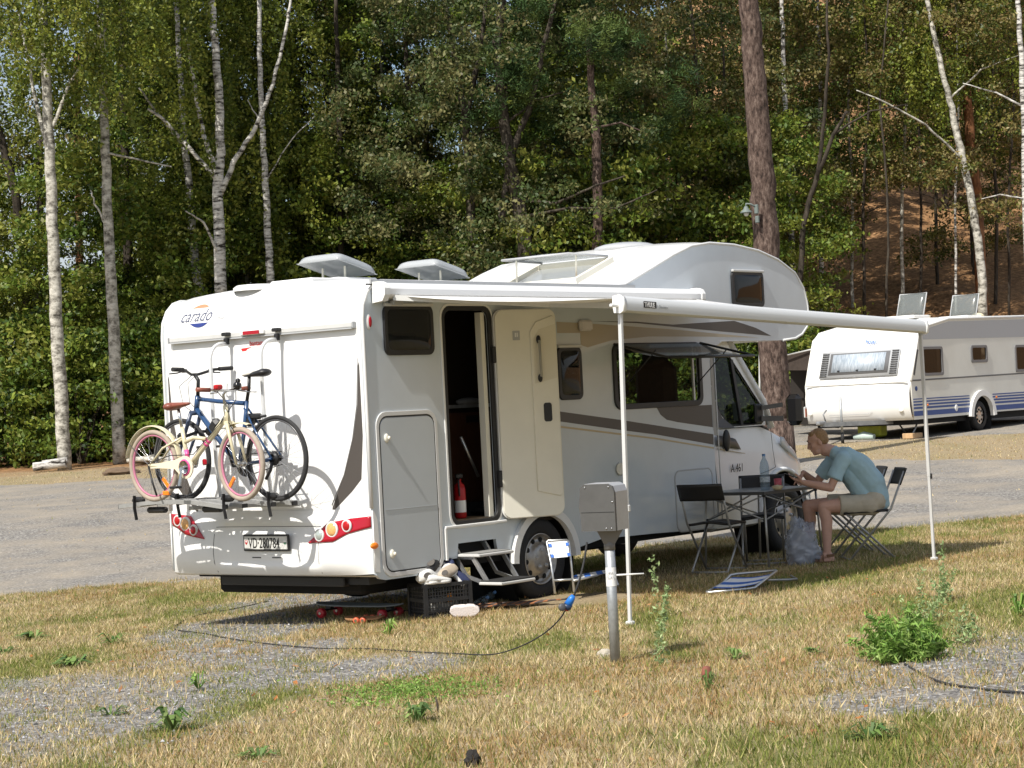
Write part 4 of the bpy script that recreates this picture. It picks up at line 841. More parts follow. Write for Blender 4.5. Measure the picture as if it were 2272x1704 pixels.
t = MB(); t.torus(c+Vector((-.004, 0, 0)), (1, 0, 0), .058, .009, 30, 6, .5); t.build('guard_ring', PINKD, cg, world=True)
t = MB(); t.lathe([(0, 0), (.055, 0), (.055, .006)], c+Vector((-.01, 0, 0)), (-1, 0, 0), 20); t.build('chainring', STEEL, cg, world=True)
ck = MB(); ck.tube([BBk+Vector((-.08, 0, 0)), BBk+Vector((-.095, .03, -.15))], .011, 6, sq=(.013, .007)); ck.tube([BBk+Vector((-.08, 0, 0)), BBk+Vector((.07, 0, 0))], .012, 6); ck.tube([BBk+Vector((.07, 0, 0)), BBk+Vector((.08, -.03, .15))], .011, 6, sq=(.013, .007)); cko = ck.build('crank', STEEL, b1, world=True)
t = MB(); t.box(BBk+Vector((-.135, .03, -.155)), (.07, .08, .02), bev=.004); t.build('pedal', BLACK, cko, world=True)
t = MB(); t.box(BBk+Vector((.12, -.03, .155)), (.07, .08, .02), bev=.004); t.build('pedal', BLACK, cko, world=True)
t = MB(); t.box(P(1.71, 1.115, -.01), (.03, .07, .035), bev=.005); t.build('rear_reflector', ORANGE, b1, world=True)
for pts in ([P(.96, 1.91, -.1), P(.86, 1.80, -.08), P(.90, 1.66, -.05), P(.86, 1.58, -.03)], [P(.96, 1.91, .1), P(.88, 1.84, .02), P(1.02, 1.66, -.03), P(1.35, 1.42, -.03), P(1.60, 1.42, -.05), P(1.82, 1.37, -.06)]):
    t = MB(); t.tube(pts, .004, 5); t.build('brake_cable', BLACK, b1, world=True)
t = MB(); t.tube([P(1.855, 1.34, -.06), P(1.80, 1.22, -.08), P(1.74, 1.10, -.09)], .009, 6); t.build('kickstand', BLACK, b1, world=True)
# blue bicycle, faces the other way
b2, P = bicycle('blue_bicycle', 'blue adult bicycle with black saddle and riser bar, next to the motorhome wall', -.30, (1.80, 1.375), (.695, 1.360), .342, .017, RUBBER, mat('dark_rim', (.10, .10, .105), .35, metal=.4), BLUEF, dict(kid=False))
BB2 = P(1.13, 1.31)
part('frame', BLUEF, b2, ([P(1.575, 1.895), P(1.60, 1.775)], .024), ([P(1.585, 1.87), P(1.35, 1.84), P(1.03, 1.81)], .019), ([P(1.60, 1.79), P(1.40, 1.58), BB2], .024), ([BB2, P(1.05, 1.60), P(1.005, 1.83)], .018),
     ([BB2+Vector((.03, 0, 0)), P(.695, 1.36, .06)], .011), ([BB2+Vector((-.03, 0, 0)), P(.695, 1.36, -.06)], .011), ([P(1.02, 1.77, .02), P(.86, 1.56, .05), P(.695, 1.36, .06)], .009), ([P(1.02, 1.77, -.02), P(.86, 1.56, -.05), P(.695, 1.36, -.06)], .009))
fk = MB()
for s_ in (-1, 1): fk.tube([P(1.61, 1.755, .055*s_), P(1.70, 1.56, .06*s_), P(1.80, 1.375, .055*s_)], [.017, .015, .011], 8)
fk.tube([P(1.61, 1.755, -.06), P(1.61, 1.755, .06)], .02, 8); fk.build('fork', mat('fork_steel_blue', (.05, .07, .12), .3), b2, world=True)
part('stem', BLACK, b2, ([P(1.575, 1.895), P(1.56, 2.02), P(1.60, 2.07)], .016))
hbm = part('handlebar', BLACK, b2, ([P(1.50, 2.11, -.31), P(1.54, 2.105, -.16), P(1.60, 2.07, -.04), P(1.60, 2.07, .04), P(1.54, 2.105, .16), P(1.50, 2.11, .31)], .012))
for s_ in (-1, 1):
    t = MB(); t.tube([P(1.52, 2.108, .20*s_), P(1.50, 2.112, .33*s_)], .018, 10); t.build('grip', RUBBER, hbm, world=True)
    t = MB(); t.tube([P(1.55, 2.10, .16*s_), P(1.60, 2.085, .19*s_), P(1.595, 2.08, .28*s_)], .006, 6); t.box(P(1.56, 2.10, .15*s_), (.05, .04, .03), bev=.008); t.build('brake_lever', BLACK, hbm, world=True)
sd = MB(); sd.cap(P(.80, 2.045), P(1.00, 2.03), .066, .022, flat=.5, flatdir=(0, 0, 1)); sdo = sd.build('saddle', BLACK, b2, world=True)
sd = MB(); sd.cap(P(.93, 2.045), P(1.015, 2.037), .040, .024, flat=.5, flatdir=(0, 0, 1)); sd.build('saddle_nose', mat('pale_leather', (.50, .48, .43), .5), sdo, world=True)
part('seat_post', BLACK, b2, ([P(1.005, 1.83), P(.975, 1.93), P(.965, 2.02)], .014))
t = MB(); t.torus(BB2+Vector((.06, 0, 0)), (1, 0, 0), .085, .006, 30, 5); t.lathe([(.03, 0), (.08, 0)], BB2+Vector((.06, 0, 0)), (1, 0, 0), 20); t.build('chainring', BLACK, b2, world=True)
t = MB(); t.lathe([(.02, 0), (.06, .0), (.045, .012), (.035, .024)], P(.695, 1.36, -.035), (-1, 0, 0), 20); t.build('cassette', BLACK, b2, world=True)
t = MB(); t.tube([P(.695, 1.33, -.06), P(.70, 1.27, -.075), P(.76, 1.20, -.07)], .014, 6); t.build('derailleur', BLACK, b2, world=True)
ck = MB(); ck.tube([BB2+Vector((.07, 0, 0)), BB2+Vector((.08, -.05, -.16))], .011, 6); ck.tube([BB2+Vector((-.07, 0, 0)), BB2+Vector((.07, 0, 0))], .012, 6); ck.tube([BB2+Vector((-.07, 0, 0)), BB2+Vector((-.08, .05, .16))], .011, 6); cko = ck.build('crank', BLACK, b2, world=True)
t = MB(); t.box(BB2+Vector((-.12, .05, .165)), (.08, .09, .02), bev=.004); t.build('pedal', BLACK, cko, world=True)
t = MB(); t.tube([P(1.13, 1.22, .06), P(.70, 1.31, .06)], .004, 4); t.tube([P(1.13, 1.40, .06), P(.70, 1.41, .06)], .004, 4); t.build('chain', BLACK, b2, world=True)
t = MB(); t.tube([P(1.60, 2.07, .02), P(1.72, 2.0, .03), P(1.70, 1.85, .02), P(1.60, 1.78, 0)], .003, 4); t.build('brake_cable', BLACK, b2, world=True)
t = MB(); t.tube([P(1.60, 2.07, -.02), P(1.76, 1.98, -.03), P(1.73, 1.82, -.02), P(1.62, 1.75, 0)], .003, 4); t.build('brake_cable', BLACK, b2, world=True)
t = MB(); t.box(P(1.36, 1.64, -.02), (.08, .10, .12), bev=.025, rot=Matrix.Rotation(.7, 3, 'X')); t.build('frame_bag', BLACK, b2, world=True)
t = MB(); t.box(P(1.48, 1.35, -.05), (.02, .05, .05), bev=.01); t.build('rear_reflector', RED, b2, world=True)
t = MB(); t.tube([P(1.02, 1.72, 0), P(.90, 1.70, .0), P(.80, 1.70, 0)], .012, 6); t.box(P(.92, 1.70, 0), (.05, .14, .05), bev=.015); t.build('lock', BLACK, b2, world=True)

for b_ in (b1, b2): b_.location += Vector((-.06, -.048, 0)); FR[b_.name] = Matrix.Translation(b_.location)
# ================================================================ power post, plug and cables
PX = VF(*(LDof(at(1330, 1437, 13.0))), 0); PX.z = gz(PX.x, PX.y)
PP = thing('power_post', 'grey galvanised post carrying a boxy electric hook-up, stuck in the dry grass', 'power post', tuple(PX), VANG)
def pv(L, z): return Vector((L, 0, z))        # local: x to the right, y away
lean = Matrix.Rotation(radians(-1.0), 4, 'Y')
t = MB(); t.tube([(0, 0, -.02), (0, 0, .75)], .031, 20); t.build('post', GALV, PP)
t = MB(); t.tube([(0, 0, .70), (0, 0, .76)], [.034, .034], 16); t.add([(-.034, -.03, .74), (.034, -.03, .74), (.034, .03, .74), (-.034, .03, .74), (-.075, -.06, .825), (.085, -.06, .825), (.085, .07, .825), (-.075, .07, .825)], [(0, 1, 5, 4), (1, 2, 6, 5), (2, 3, 7, 6), (3, 0, 4, 7), (4, 5, 6, 7)]); t.build('collar', mat('dark_grey_metal', (.16, .155, .15), .5), PP)
def boxp(y0, y1, P): return [[(a, y0, b) for a, b in P], [(a, y1, b) for a, b in P]]
PB = [(-.22, .89), (.115, .89), (.115, 1.08), (.112, 1.15), (.098, 1.175), (.06, 1.185), (-.19, 1.165), (-.205, 1.14), (-.235, 1.03)]
RZ = Matrix.Translation((-.02, 0, -.062)) @ Matrix.Rotation(radians(-24), 4, 'Z') @ Matrix.Diagonal((.86, .86, 1, 1))
B3 = [(-.13, .885), (.13, .885), (.13, 1.12), (.115, 1.155), (.08, 1.17), (-.10, 1.17), (-.125, 1.15), (-.14, 1.03), (-.13, .96)]
t = MB(); t.rings(boxp(-.13, .12, B3), sm=False); t.xf(RZ); bxo = t.build('hook_up_box', mat('box_grey', (.085, .084, .081), .5, noise=.12, nscale=10), PP)
t = MB(); t.rings([[(a, y, b) for a, b in ((.131, .885), (.131, 1.12), (.116, 1.156), (.08, 1.172), (-.10, 1.172), (-.126, 1.152), (-.126, 1.149), (-.10, 1.1695), (.08, 1.1695), (.114, 1.154), (.1285, 1.12), (.1285, .885))] for y in (-.10, .125)], sm=False); t.xf(RZ); t.build('hood', mat('hood_grey', (.44, .445, .45), .4, metal=.3, noise=.1, nscale=14), bxo)
t = MB(); t.box((0, -.1315, 1.0), (.25, .002, .003)); t.xf(RZ); t.build('flap_joint', SEAL, bxo)
for a, b in ((-.09, 1.15), (.09, 1.15), (.115, 1.06), (.10, .90), (.06, .90)): t = MB(); t.ball((a, -.132, b), (.006, .004, .006), 8, 6); t.xf(RZ); t.build('rivet', STEEL, bxo)
t = MB(); t.lathe([(.0325, 0), (.0325, .115)], (0, 0, .48), (0, 0, 1), 20); lb = t.build('paper_label', mat('label_white', (.74, .74, .72), .6, noise=.05), PP)
for k, wd in enumerate(('UKAD', 'PLATS')):
    cu = bpy.data.curves.new('t', 'FONT'); cu.body = wd; cu.size = .022; cu.align_x = 'CENTER'; cu.extrude = .0004; me = curve_mesh(cu)
    me.transform(Matrix(((1, 0, 0, 0), (0, 0, 1, -.0345), (0, 1, 0, .555-.028*k), (0, 0, 0, 1)))); me.materials.clear(); me.materials.append(TRIM); link(bpy.data.objects.new('lettering', me), lb)
t = MB(); t.tube([(.03, -.005, .545), (.20, -.02, .547)], [.006, .0045], 8); t.build('cable_hook', mat('white_rod', (.72, .72, .70), .4), PP)
Pc = VF(*LDof(at(1268, 1150, 12.85)), 0); zc = at(1268, 1150, 12.85).z; Pp = at(1232, 1290, 12.85)
CB = thing('connector_plug', 'blue plug and socket with round cap, hanging on a black cable from the power post', 'plug', tuple(Pp))
dz = (at(1240, 1282, 12.85)-at(1222, 1318, 12.85)).normalized()
t = MB(); a = at(1239, 1286, 12.85); b = at(1227, 1306, 12.85); t.tube([a, a.lerp(b, .3), b], [.012, .02, .026], 16); t.build('plug_body', mat('plug_blue', (.02, .16, .55), .35), CB, world=True)
t = MB(); t.tube([b, at(1223, 1316, 12.85)], [.029, .024], 16); so_ = t.build('socket', mat('socket_navy', (.02, .04, .09), .4), CB, world=True)
t = MB(); c = at(1214, 1312, 12.83); t.lathe([(0, 0), (.022, 0), (.024, .008), (.020, .016), (0, .014)], c, (-.6, -.7, .2), 18); t.build('cap', mat('cap_grey', (.06, .06, .065), .5), so_, world=True)
t = MB(); t.torus(at(1222, 1317, 12.85), dz, .016, .004, 14, 5); t.build('seal_ring', REDB, so_, world=True)
CB['group'] = 'power cable and plug'; del CB['group']
def cable(name, label, pts, r=.0045):
    P = [Vector(p) for p in pts]; Q = []
    for i in range(len(P)-1):
        p0 = P[max(i-1, 0)]; p1 = P[i]; p2 = P[i+1]; p3 = P[min(i+2, len(P)-1)]
        for k in range(6):
            s = k/6; Q.append(.5*((2*p1)+(p2-p0)*s+(2*p0-5*p1+4*p2-p3)*s*s+(3*p1-p0-3*p2+p3)*s**3))
    Q.append(P[-1]); t = MB(); t.tube(Q, r, 6); o = t.build(name, RUBBER, None); return tag(o, label, 'cable')
def gat(px, py, up=.008):
    u, v = px, py; lo, hi = 5., 80.
    for _ in range(50):
        m = (lo+hi)/2; p = at(px, py, m)
        if p.z > gz(p.x, p.y): lo = m
        else: hi = m
    p = at(px, py, lo); return Vector((p.x, p.y, gz(p.x, p.y)+up))
cable('power_cable', 'black cable running from the hook-up box down to the blue plug', [at(1268, 1172, 12.95), at(1262, 1210, 12.9), at(1252, 1252, 12.85), at(1240, 1286, 12.85)], .007)
cable('power_cable', 'thin black cable curving from the blue plug across the grass towards the left', [at(1223, 1316, 12.85), at(1205, 1342, 12.9), at(1170, 1372, 13.0), at(1120, 1398, 13.2), at(1060, 1414, 13.6), gat(980, 1418, .02), gat(900, 1412, .012), gat(800, 1405, .012), gat(700, 1403), gat(600, 1395), gat(500, 1382), gat(440, 1370), gat(380, 1362), gat(385, 1350), gat(430, 1330), gat(500, 1318), gat(580, 1300)])
cable('power_cable', 'black cable on the gravel at the right edge, leading out of the green bush', [gat(1955, 1438), gat(1985, 1456), gat(2030, 1476), gat(2090, 1488), gat(2150, 1495), gat(2212, 1500), gat(2290, 1506)], .007)

# ================================================================ camping furniture (local frame: +x is the way the sitter faces)
CHB = mat('chair_black', (.022, .021, .021), .45, noise=.2, nscale=10)
def chair(label, L, D, face, first=None):
    p = VF(L, D, 0); p.z = gz(p.x, p.y)+.0
    rz = VANG+face
    if first is not None:
        c = copy_tree(first); c.location = p; c.rotation_euler = (0, 0, rz); FR[c.name] = Matrix.Translation(p) @ Matrix.Rotation(rz, 4, 'Z'); c['label'] = label; return c
    t = thing('folding_chair', label, 'folding chair', tuple(p), rz, 'black folding chairs round the camping table')
    w_ = .205
    b = MB()
    for s_ in (-1, 1): b.tube([(-.36, s_*w_, .80), (-.22, s_*w_, .46), (.19, s_*w_, .0)], .011, 8)
    b.tube([(.19, -w_, .012), (.19, w_, .012)], .010, 8); b.build('back_frame', TUBE, t)
    b = MB()
    for s_ in (-1, 1): b.tube([(.20, s_*(w_-.028), .44), (-.24, s_*(w_-.028), .0)], .011, 8)
    b.tube([(-.24, -w_+.028, .012), (-.24, w_-.028, .012)], .010, 8); b.build('front_frame', TUBE, t)
    b = MB(); b.grid(lambda u, v: (-.20+.42*u, (v-.5)*.40, .455+.010*cos(2*pi*(v-.5))-.02*max(0, u-.85)*3), 8, 8); b.build('seat', CHB, t, solid=.022)
    b = MB(); b.grid(lambda u, v: (-.315-.065*u-.035*sin(pi*v), (v-.5)*.44, .675+.15*u), 6, 12); b.build('backrest', CHB, t, solid=.014)
    return t
ch0 = chair('black folding chair at the left end of the table, its back towards the camera', 1.84, 19.75, radians(62))
chair('black folding chair under the seated man, seen in profile', 3.22, 19.92, radians(183), ch0)
chair('black folding chair half hidden behind the seated man, by the front wheel', 3.19, 20.75, radians(183), ch0)
chair('black folding chair on the far side of the table, beside the cab door', 2.33, 20.28, radians(-97), ch0)
# table
TBc = VF(2.27, 19.65, 0); TBc.z = gz(TBc.x, TBc.y)
TB = thing('camping_table', 'grey folding camping table with slatted top and thin crossed legs', 'table', tuple(TBc), 0)     # local x = world x
TL, TW = 1.0, .68; lx, ly = 0., 0.
t = MB()
for k in range(11): t.box((lx+.02+(TL-.04)*(k+.5)/11, ly+TW/2, .70), ((TL-.04)/11-.008, TW, .010), bev=.002)
t.build('slatted_top', mat('table_slats', (.33, .34, .34), .35, metal=.3, noise=.1), TB)
t = MB(); t.tube([(lx, ly, .690), (lx+TL, ly, .690), (lx+TL, ly+TW, .690), (lx, ly+TW, .690), (lx, ly, .690)], .012, 4, sq=(.010, .014)); t.build('top_frame', mat('dark_frame', (.07, .07, .07), .4), TB)
for (x, y) in ((.04, .02), (TL-.04, .02), (.04, TW-.02), (TL-.04, TW-.02)):
    t = MB(); t.tube([(x, y, .68), (x+(-.02 if x < .5 else .02), y+(-.03 if y < .3 else .03), 0)], .011, 8); t.build('leg', mat('leg_steel', (.38, .37, .34), .35, metal=.6), TB)
for (a, b) in (((.04, .02), (TL-.04, .02)), ((.04, TW-.02), (TL-.04, TW-.02)), ((.04, .02), (.04, TW-.02)), ((TL-.04, .02), (TL-.04, TW-.02))):
    for z0, z1 in ((.67, .44), (.44, .67)):
        m = ((a[0]+b[0])/2, (a[1]+b[1])/2); t = MB(); t.tube([(a[0], a[1], z0), (b[0], b[1], z1)], .008, 6); t.build('cross_strut', TUBE, TB)
for (x, y) in ((.04, .02), (TL-.04, .02), (.04, TW-.02), (TL-.04, TW-.02)):
    for z in (.67, .44): t = MB(); t.box((x, y, z), (.03, .03, .035), bev=.006); t.build('joint', BLACK, TB)
zt = TBc.z+.706
bp_ = VF(2.33, 19.98, zt)
BT = thing('water_bottle', 'large clear plastic water bottle standing on the camping table', 'bottle', tuple(bp_))
CLP = glass('clear_pet', (.80, .88, .94), .28, .06, (.38, .46, .52))
t = MB(); t.lathe([(.001, 0), (.040, 0), (.045, .012), (.045, .06), (.042, .065), (.045, .07), (.045, .13), (.041, .15), (.045, .165), (.045, .215), (.036, .26), (.016, .30), (.014, .325)], bp_, (0, 0, 1), 24); bo = t.build('bottle_body', CLP, BT, world=True)
t = MB(); t.lathe([(.0475, .0), (.0475, .05)], bp_+Vector((0, 0, .075)), (0, 0, 1), 24); t.build('bottle_label', mat('blue_white_label', (.35, .50, .65), .5, noise=.5, nscale=60, col2=(.7, .75, .8)), bo, world=True)
t = MB(); t.lathe([(.016, 0), (.016, .02), (0, .02)], bp_+Vector((0, 0, .318)), (0, 0, 1), 14); t.build('bottle_cap', mat('cap_blue', (.10, .22, .45), .4), bo, world=True)
cp = VF(2.455, 20.02, zt)
t = MB(); t.lathe([(.001, 0), (.03, 0), (.038, .10), (.036, .10), (.029, .006), (0, .006)], cp+Vector((.0, 0, .0)), (0, 0, 1), 20); o = t.build('plastic_tub', mat('pink_tub', (.62, .13, .17), .35, noise=.3, nscale=25), None); tag(o, 'pink and red plastic tub beside the water bottle on the table', 'tub')
bw = VF(2.43, 19.86, zt); t = MB(); t.lathe([(.001, 0), (.035, .0), (.055, .035), (.05, .038), (.0, .05)], bw, (0, 0, 1), 20); o = t.build('bowl', mat('cream_food', (.60, .50, .32), .6, noise=.2, nscale=30), None); tag(o, 'small cream bowl of food in front of the pink tub', 'bowl')

# blue and white beach chairs
BW1 = mat('blue_webbing', (.03, .13, .48), .6); BW2 = mat('white_webbing', (.74, .76, .78), .6)
def striped(fn, n, lab, par, cols):
    """webbing panel whose stripes run across; each stripe its own faces"""
    for m, nm in ((BW2, 'white_stripes'), (BW1, 'blue_stripes')):
        t = MB()
        for k in range(n):
            if (cols[k % len(cols)] == 'b') == (m is BW1): t.grid(lambda u, v, k=k: fn((k+u)/n, v), 1, 6)
        t.build('fabric_'+nm, m, par, world=True)
FCn = thing('beach_chair', 'blue and white low beach chair folded flat on the grass in front of the table', 'beach chair', tuple(gat(1600, 1265, 0)), 0, 'blue and white low beach chairs')
A_, B_, C_, D_ = gat(1527, 1287, .03), gat(1628, 1284, .03), gat(1664, 1242, .12), gat(1560, 1243, .10)
# real size: 0.45 wide, about 0.6 long
A_ = VF(*LDof(gat(1527, 1287)), 0); ex = Vector((.627, -.779, 0)); 
e1 = (ex*cos(radians(8))+FH*sin(radians(8))).normalized(); e2 = (FH*cos(radians(24))+ex*sin(radians(24))).normalized()
def Q(a, b, h=0.): 
    p = A_+e1*a+e2*b; return Vector((p.x, p.y, gz(p.x, p.y)+.03+h+.075*b))
t = MB(); t.tube([Q(0, .45), Q(0, 0), Q(.03, -.03), Q(.36, -.03), Q(.40, 0), Q(.40, .62, .03), Q(.38, .66, .03), Q(.04, .66, .03), Q(0, .62, .03), Q(0, .42)], .011, 8); t.build('frame', ALU, FCn, world=True)
t = MB(); t.tube([Q(.40, .35, .0), Q(.56, .40, -.02), Q(.60, .52, -.04), Q(.52, .62, -.02)], .010, 8); t.build('leg_loop', TUBE, FCn, world=True)
striped(lambda u, v: Q(.02+.36*v, .10+.52*u, .012+.015*sin(pi*v)*-1), 9, '', FCn, 'bwwbbwwwb'[:9])
LC = gat(1228, 1268, 0)
LCt = thing('beach_chair', 'blue and white low beach chair standing open beside the rear wheel', 'beach chair', tuple(LC), 0, 'blue and white low beach chairs')
def Lp(px, py, D): return at(px, py, D)
a0, a1, a2, a3 = at(1199, 1280, 17.85), at(1186, 1205, 18.0), at(1181, 1170, 18.15), at(1225, 1165, 18.1)
t = MB(); t.tube([at(1199, 1282, 17.9), at(1190, 1215, 18.0), at(1181, 1172, 18.1), at(1184, 1168, 18.1), at(1224, 1166, 18.1), at(1229, 1170, 18.1), at(1240, 1278, 17.9)], .010, 8); t.tube([at(1196, 1254, 17.95), at(1230, 1252, 17.95), at(1290, 1243, 18.3), at(1318, 1232, 18.5), at(1330, 1250, 18.5), at(1335, 1265, 18.4)], .010, 8); t.tube([at(1238, 1255, 17.9), at(1290, 1243, 18.1)], .010, 8); t.build('frame', ALU, LCt, world=True)
def bk(u, v): a = at(1183, 1171, 18.1).lerp(at(1225, 1168, 18.1), v); b = at(1190, 1206, 18.0).lerp(at(1230, 1202, 18.0), v); p = a.lerp(b, u); return p+Vector((-.01, -.012, 0))
striped(bk, 1, '', LCt, 'w')
t = MB()
for (u0, v0) in ((.1, -.02), (.75, -.02), (.1, .86), (.75, .86)): t.grid(lambda u, v: bk(u0+.2*u, v0+.16*v)+Vector((-.006, -.008, 0)), 1, 1)
t.build('strap', BW1, LCt, world=True)
def st_(u, v): a = at(1236, 1254, 17.95).lerp(at(1330, 1237, 18.35), u); return a+FH*(.36*v)+Vector((0, 0, .01))
striped(st_, 7, '', LCt, 'bwbwbwb')

# ================================================================ clutter by the step
GC = gat(968, 1332, 0); CRa = radians(-12)
CT = thing('crate', 'black plastic folding crate full of shoes beside the motorhome step', 'crate', tuple(GC+Vector((.05, .12, 0))), VANG+radians(28))
def crate(par):
    cw, cd, ch = .40, .30, .27; m = BLACK
    b = MB()
    for z in (.0, .13, .25): 
        for (cx, cy, sx, sy) in ((0, -cd/2, cw, .012), (0, cd/2, cw, .012), (-cw/2, 0, .012, cd), (cw/2, 0, .012, cd)): b.box((cx, cy, z+.012), (sx+.01, sy+.004, .028 if z else .03))
    for sx in (-1, 1):
        for sy in (-1, 1): b.box((sx*cw/2, sy*cd/2, ch/2), (.03, .03, ch))
    b.box((0, 0, .01), (cw, cd, .01)); fr2 = b.build('crate_frame', m, par)
    for nm, ax in (('x', 0), ('y', 1)):
        for s_ in (-1, 1):
            b = MB(); n = 16 if ax == 0 else 12; Lh = cw if ax == 0 else cd
            for k in range(n):
                a = -Lh/2+Lh*(k+.5)/n
                c = (a, s_*cd/2, ch/2) if ax == 0 else (s_*cw/2, a, ch/2); b.box(c, (.008, .006, ch) if ax == 0 else (.006, .008, ch))
            for z in (.05, .08, .18, .21):
                c = (0, s_*cd/2, z) if ax == 0 else (s_*cw/2, 0, z); b.box(c, (Lh, .005, .007) if ax == 0 else (.005, Lh, .007))
            b.build('lattice_side', m, fr2)
crate(CT)
CM = FR[CT.name]
def shoe(name, label, col, loc, rot, par_m=CM, sole=None, sc=1.):
    """shoe mesh of its own: sole + upper, x toe"""
    M = par_m @ Matrix.Translation(loc) @ Matrix.Rotation(rot[2], 4, 'Z') @ Matrix.Rotation(rot[1], 4, 'Y') @ Matrix.Rotation(rot[0], 4, 'X') @ Matrix.Scale(sc, 4)
    root = bpy.data.objects.new(name, None); COL.objects.link(root); root.matrix_world = M; root.empty_display_size = .05; FR[root.name] = M; tag(root, label, 'shoe', 'shoes in and by the crate')
    def rad(s): return .040*(.72+.45*sin(pi*min(1, s*1.05))**.8) if s < 1 else .01
    def sec(s, z0, z1, k=1.):
        x = -.12+.25*s; wd = (.036+.022*sin(pi*min(s*1.1, 1))**.7+.010*s)*(1-.22*2.718**(-((s-.42)/.13)**2))*k*max(.12, min(1, (max(s, .001)/.13)**.5, ((1.001-s)/.17)**.5)); off = .006*sin(pi*s)
        return [(x, off+wd*cos(2*pi*j/14), (z0 if sin(2*pi*j/14) < 0 else z1)*1.+0*j) for j in range(14)]
    t = MB(); t.rings([sec(s, 0, .024) for s in (0, .02, .05, .09, .14, .22, .32, .42, .52, .62, .72, .82, .89, .94, .98, 1)]); t.build('sole', sole or mat('sole_white', (.70, .69, .66), .6), root)
    t = MB(); R = []
    for s, h in ((0.01, .05), (.05, .075), (.15, .082), (.3, .08), (.45, .068), (.6, .056), (.8, .045), (.93, .035), (.99, .026)):
        x = -.12+.25*s; wd = (.028+.018*sin(pi*min(s*1.1, 1))**.7+.006*s)*(1 if .03 < s < .97 else .6)
        R.append([(x, wd*cos(a), .022+(h-.022)*max(0, sin(a))**.6) for a in [pi*j/10 for j in range(11)]]+[(x, 0, .020)])
    t.rings(R); t.build('upper', mat(col[0], col[1], .6, noise=.1, nscale=20), root)
    t = MB(); t.rings([[(-.075+.036*cos(a), .020*sin(a), .0795+.003) for a in [2*pi*j/12 for j in range(12)]], [(-.075+.030*cos(a), .016*sin(a), .070) for a in [2*pi*j/12 for j in range(12)]]]); t.build('opening', mat('shoe_inside', (.12, .11, .10), .8), root)
    return root
WSH = ('white_canvas', (.70, .70, .68)); NSH = ('navy_canvas', (.03, .04, .10)); BSH = ('black_canvas', (.02, .02, .022)); 
shoe('shoe', 'white sneaker lying on its side on top of the crate, sole towards the camera', WSH, (-.12, -.05, .335), (1.25, -.15, .3), sc=1.15)
shoe('shoe', 'white sneaker lying flat on the left corner of the crate', WSH, (-.08, -.13, .275), (0, 0, .1))
shoe('shoe', 'tan soled slipper lying across the middle of the crate pile', ('tan_canvas', (.45, .38, .30)), (.05, -.03, .335), (.9, -.35, .4))
shoe('shoe', 'navy high-top shoe with white toe at the right end of the crate', NSH, (.14, .02, .30), (.2, -.9, 2.6), sc=1.15)
shoe('shoe', 'black shoe at the back of the crate pile, under the motorhome sill', BSH, (-.03, .08, .40), (.3, -.5, .9), sc=1.6)
shoe('shoe', 'second navy shoe tucked behind the high-top in the crate', NSH, (.15, .10, .34), (.0, .4, 1.2))
t = MB(); t.cap((-.08, .0, .08), (.10, .02, .10), .07, .06); t.xf(CM); o = t.build('cloth', mat('patterned_cloth', (.25, .24, .22), .8, noise=.9, nscale=25, col2=(.7, .68, .62)), None); tag(o, 'crumpled patterned cloth seen through the lattice of the crate', 'cloth')
t = MB(); t.box((.04, -.10, .15), (.05, .03, .07), bev=.01); t.xf(CM); o = t.build('toy', mat('orange_toy', (.85, .30, .03), .4), None); tag(o, 'small orange object seen through the crate lattice', 'toy')
sp = gat(1003, 1336, .01)
t0 = Matrix.Translation(sp+Vector((0, 0, .05)))
so2 = shoe('shoe', 'pale pinkish shoe standing on its edge on the grass right of the crate', ('pink_white_canvas', (.66, .60, .57)), (0, 0, 0), (radians(-80), radians(0), VANG+radians(-4)), par_m=t0, sole=mat('pink_white_sole', (.68, .62, .59), .7, noise=.15, nscale=60, bump=.5, bscale=120), sc=.95)
# skateboards
def skateboard(name, label, noseP, tailP, deck, wheelc, z=.085, wscale=1.):
    d = (noseP-tailP); Lh = d.length; c = (noseP+tailP)/2; rz = atan2(d.y, d.x); g = gz(c.x, c.y)
    r = thing(name, label, 'skateboard', (c.x, c.y, g), rz, 'skateboards under the motorhome tail')
    t = MB(); R = []
    n = 18
    for h in (z, z+.012):
        pass
    t.rings([[(Lh/2*cos(a)*abs(cos(a))**-.15 if abs(cos(a)) > .01 else 0, .105*sin(a), h+.018*abs(cos(a))**6) for a in [2*pi*k/32 for k in range(32)]] for h in (z, z+.011)], sm=False); dk = t.build('deck', deck, r)
    for sx in (-1, 1):
        x = sx*(Lh/2-.14); t = MB(); t.box((x, 0, z-.018), (.06, .05, .03), bev=.006); t.cyl((x, -.10, z-.035), (x, .10, z-.035), .008, 8); tk = t.build('truck', BLACK, r)
        for sy in (-1, 1):
            rr = .035*wscale; t = MB(); t.lathe([(.008, -.022), (rr*.8, -.024), (rr, -.016), (rr, .016), (rr*.8, .024), (.008, .022)], (x, sy*.105, rr), (0, 1, 0), 24); t.build('wheel', wheelc, tk)
            t = MB(); t.cyl((x, sy*.105-.026, rr), (x, sy*.105+.026, rr), .012, 12); t.build('bearing', STEEL, tk)
    return r
RW = mat('red_urethane', (.50, .025, .035), .35, noise=.1, nscale=20); OW = mat('orange_urethane', (.60, .13, .06), .35)
n1 = gat(872, 1333, 0); t1 = n1+(FH*.60-RH*.80)*.95
skateboard('longboard', 'longboard with grey deck and red wheels, under the motorhome tail, touching the crate', n1, t1, mat('grip_grey', (.24, .26, .26), .8, noise=.15, nscale=20), RW, z=.10, wscale=1.22)
n2 = gat(830, 1342, 0); t2 = n2+(FH*.30-RH*.95)*.34
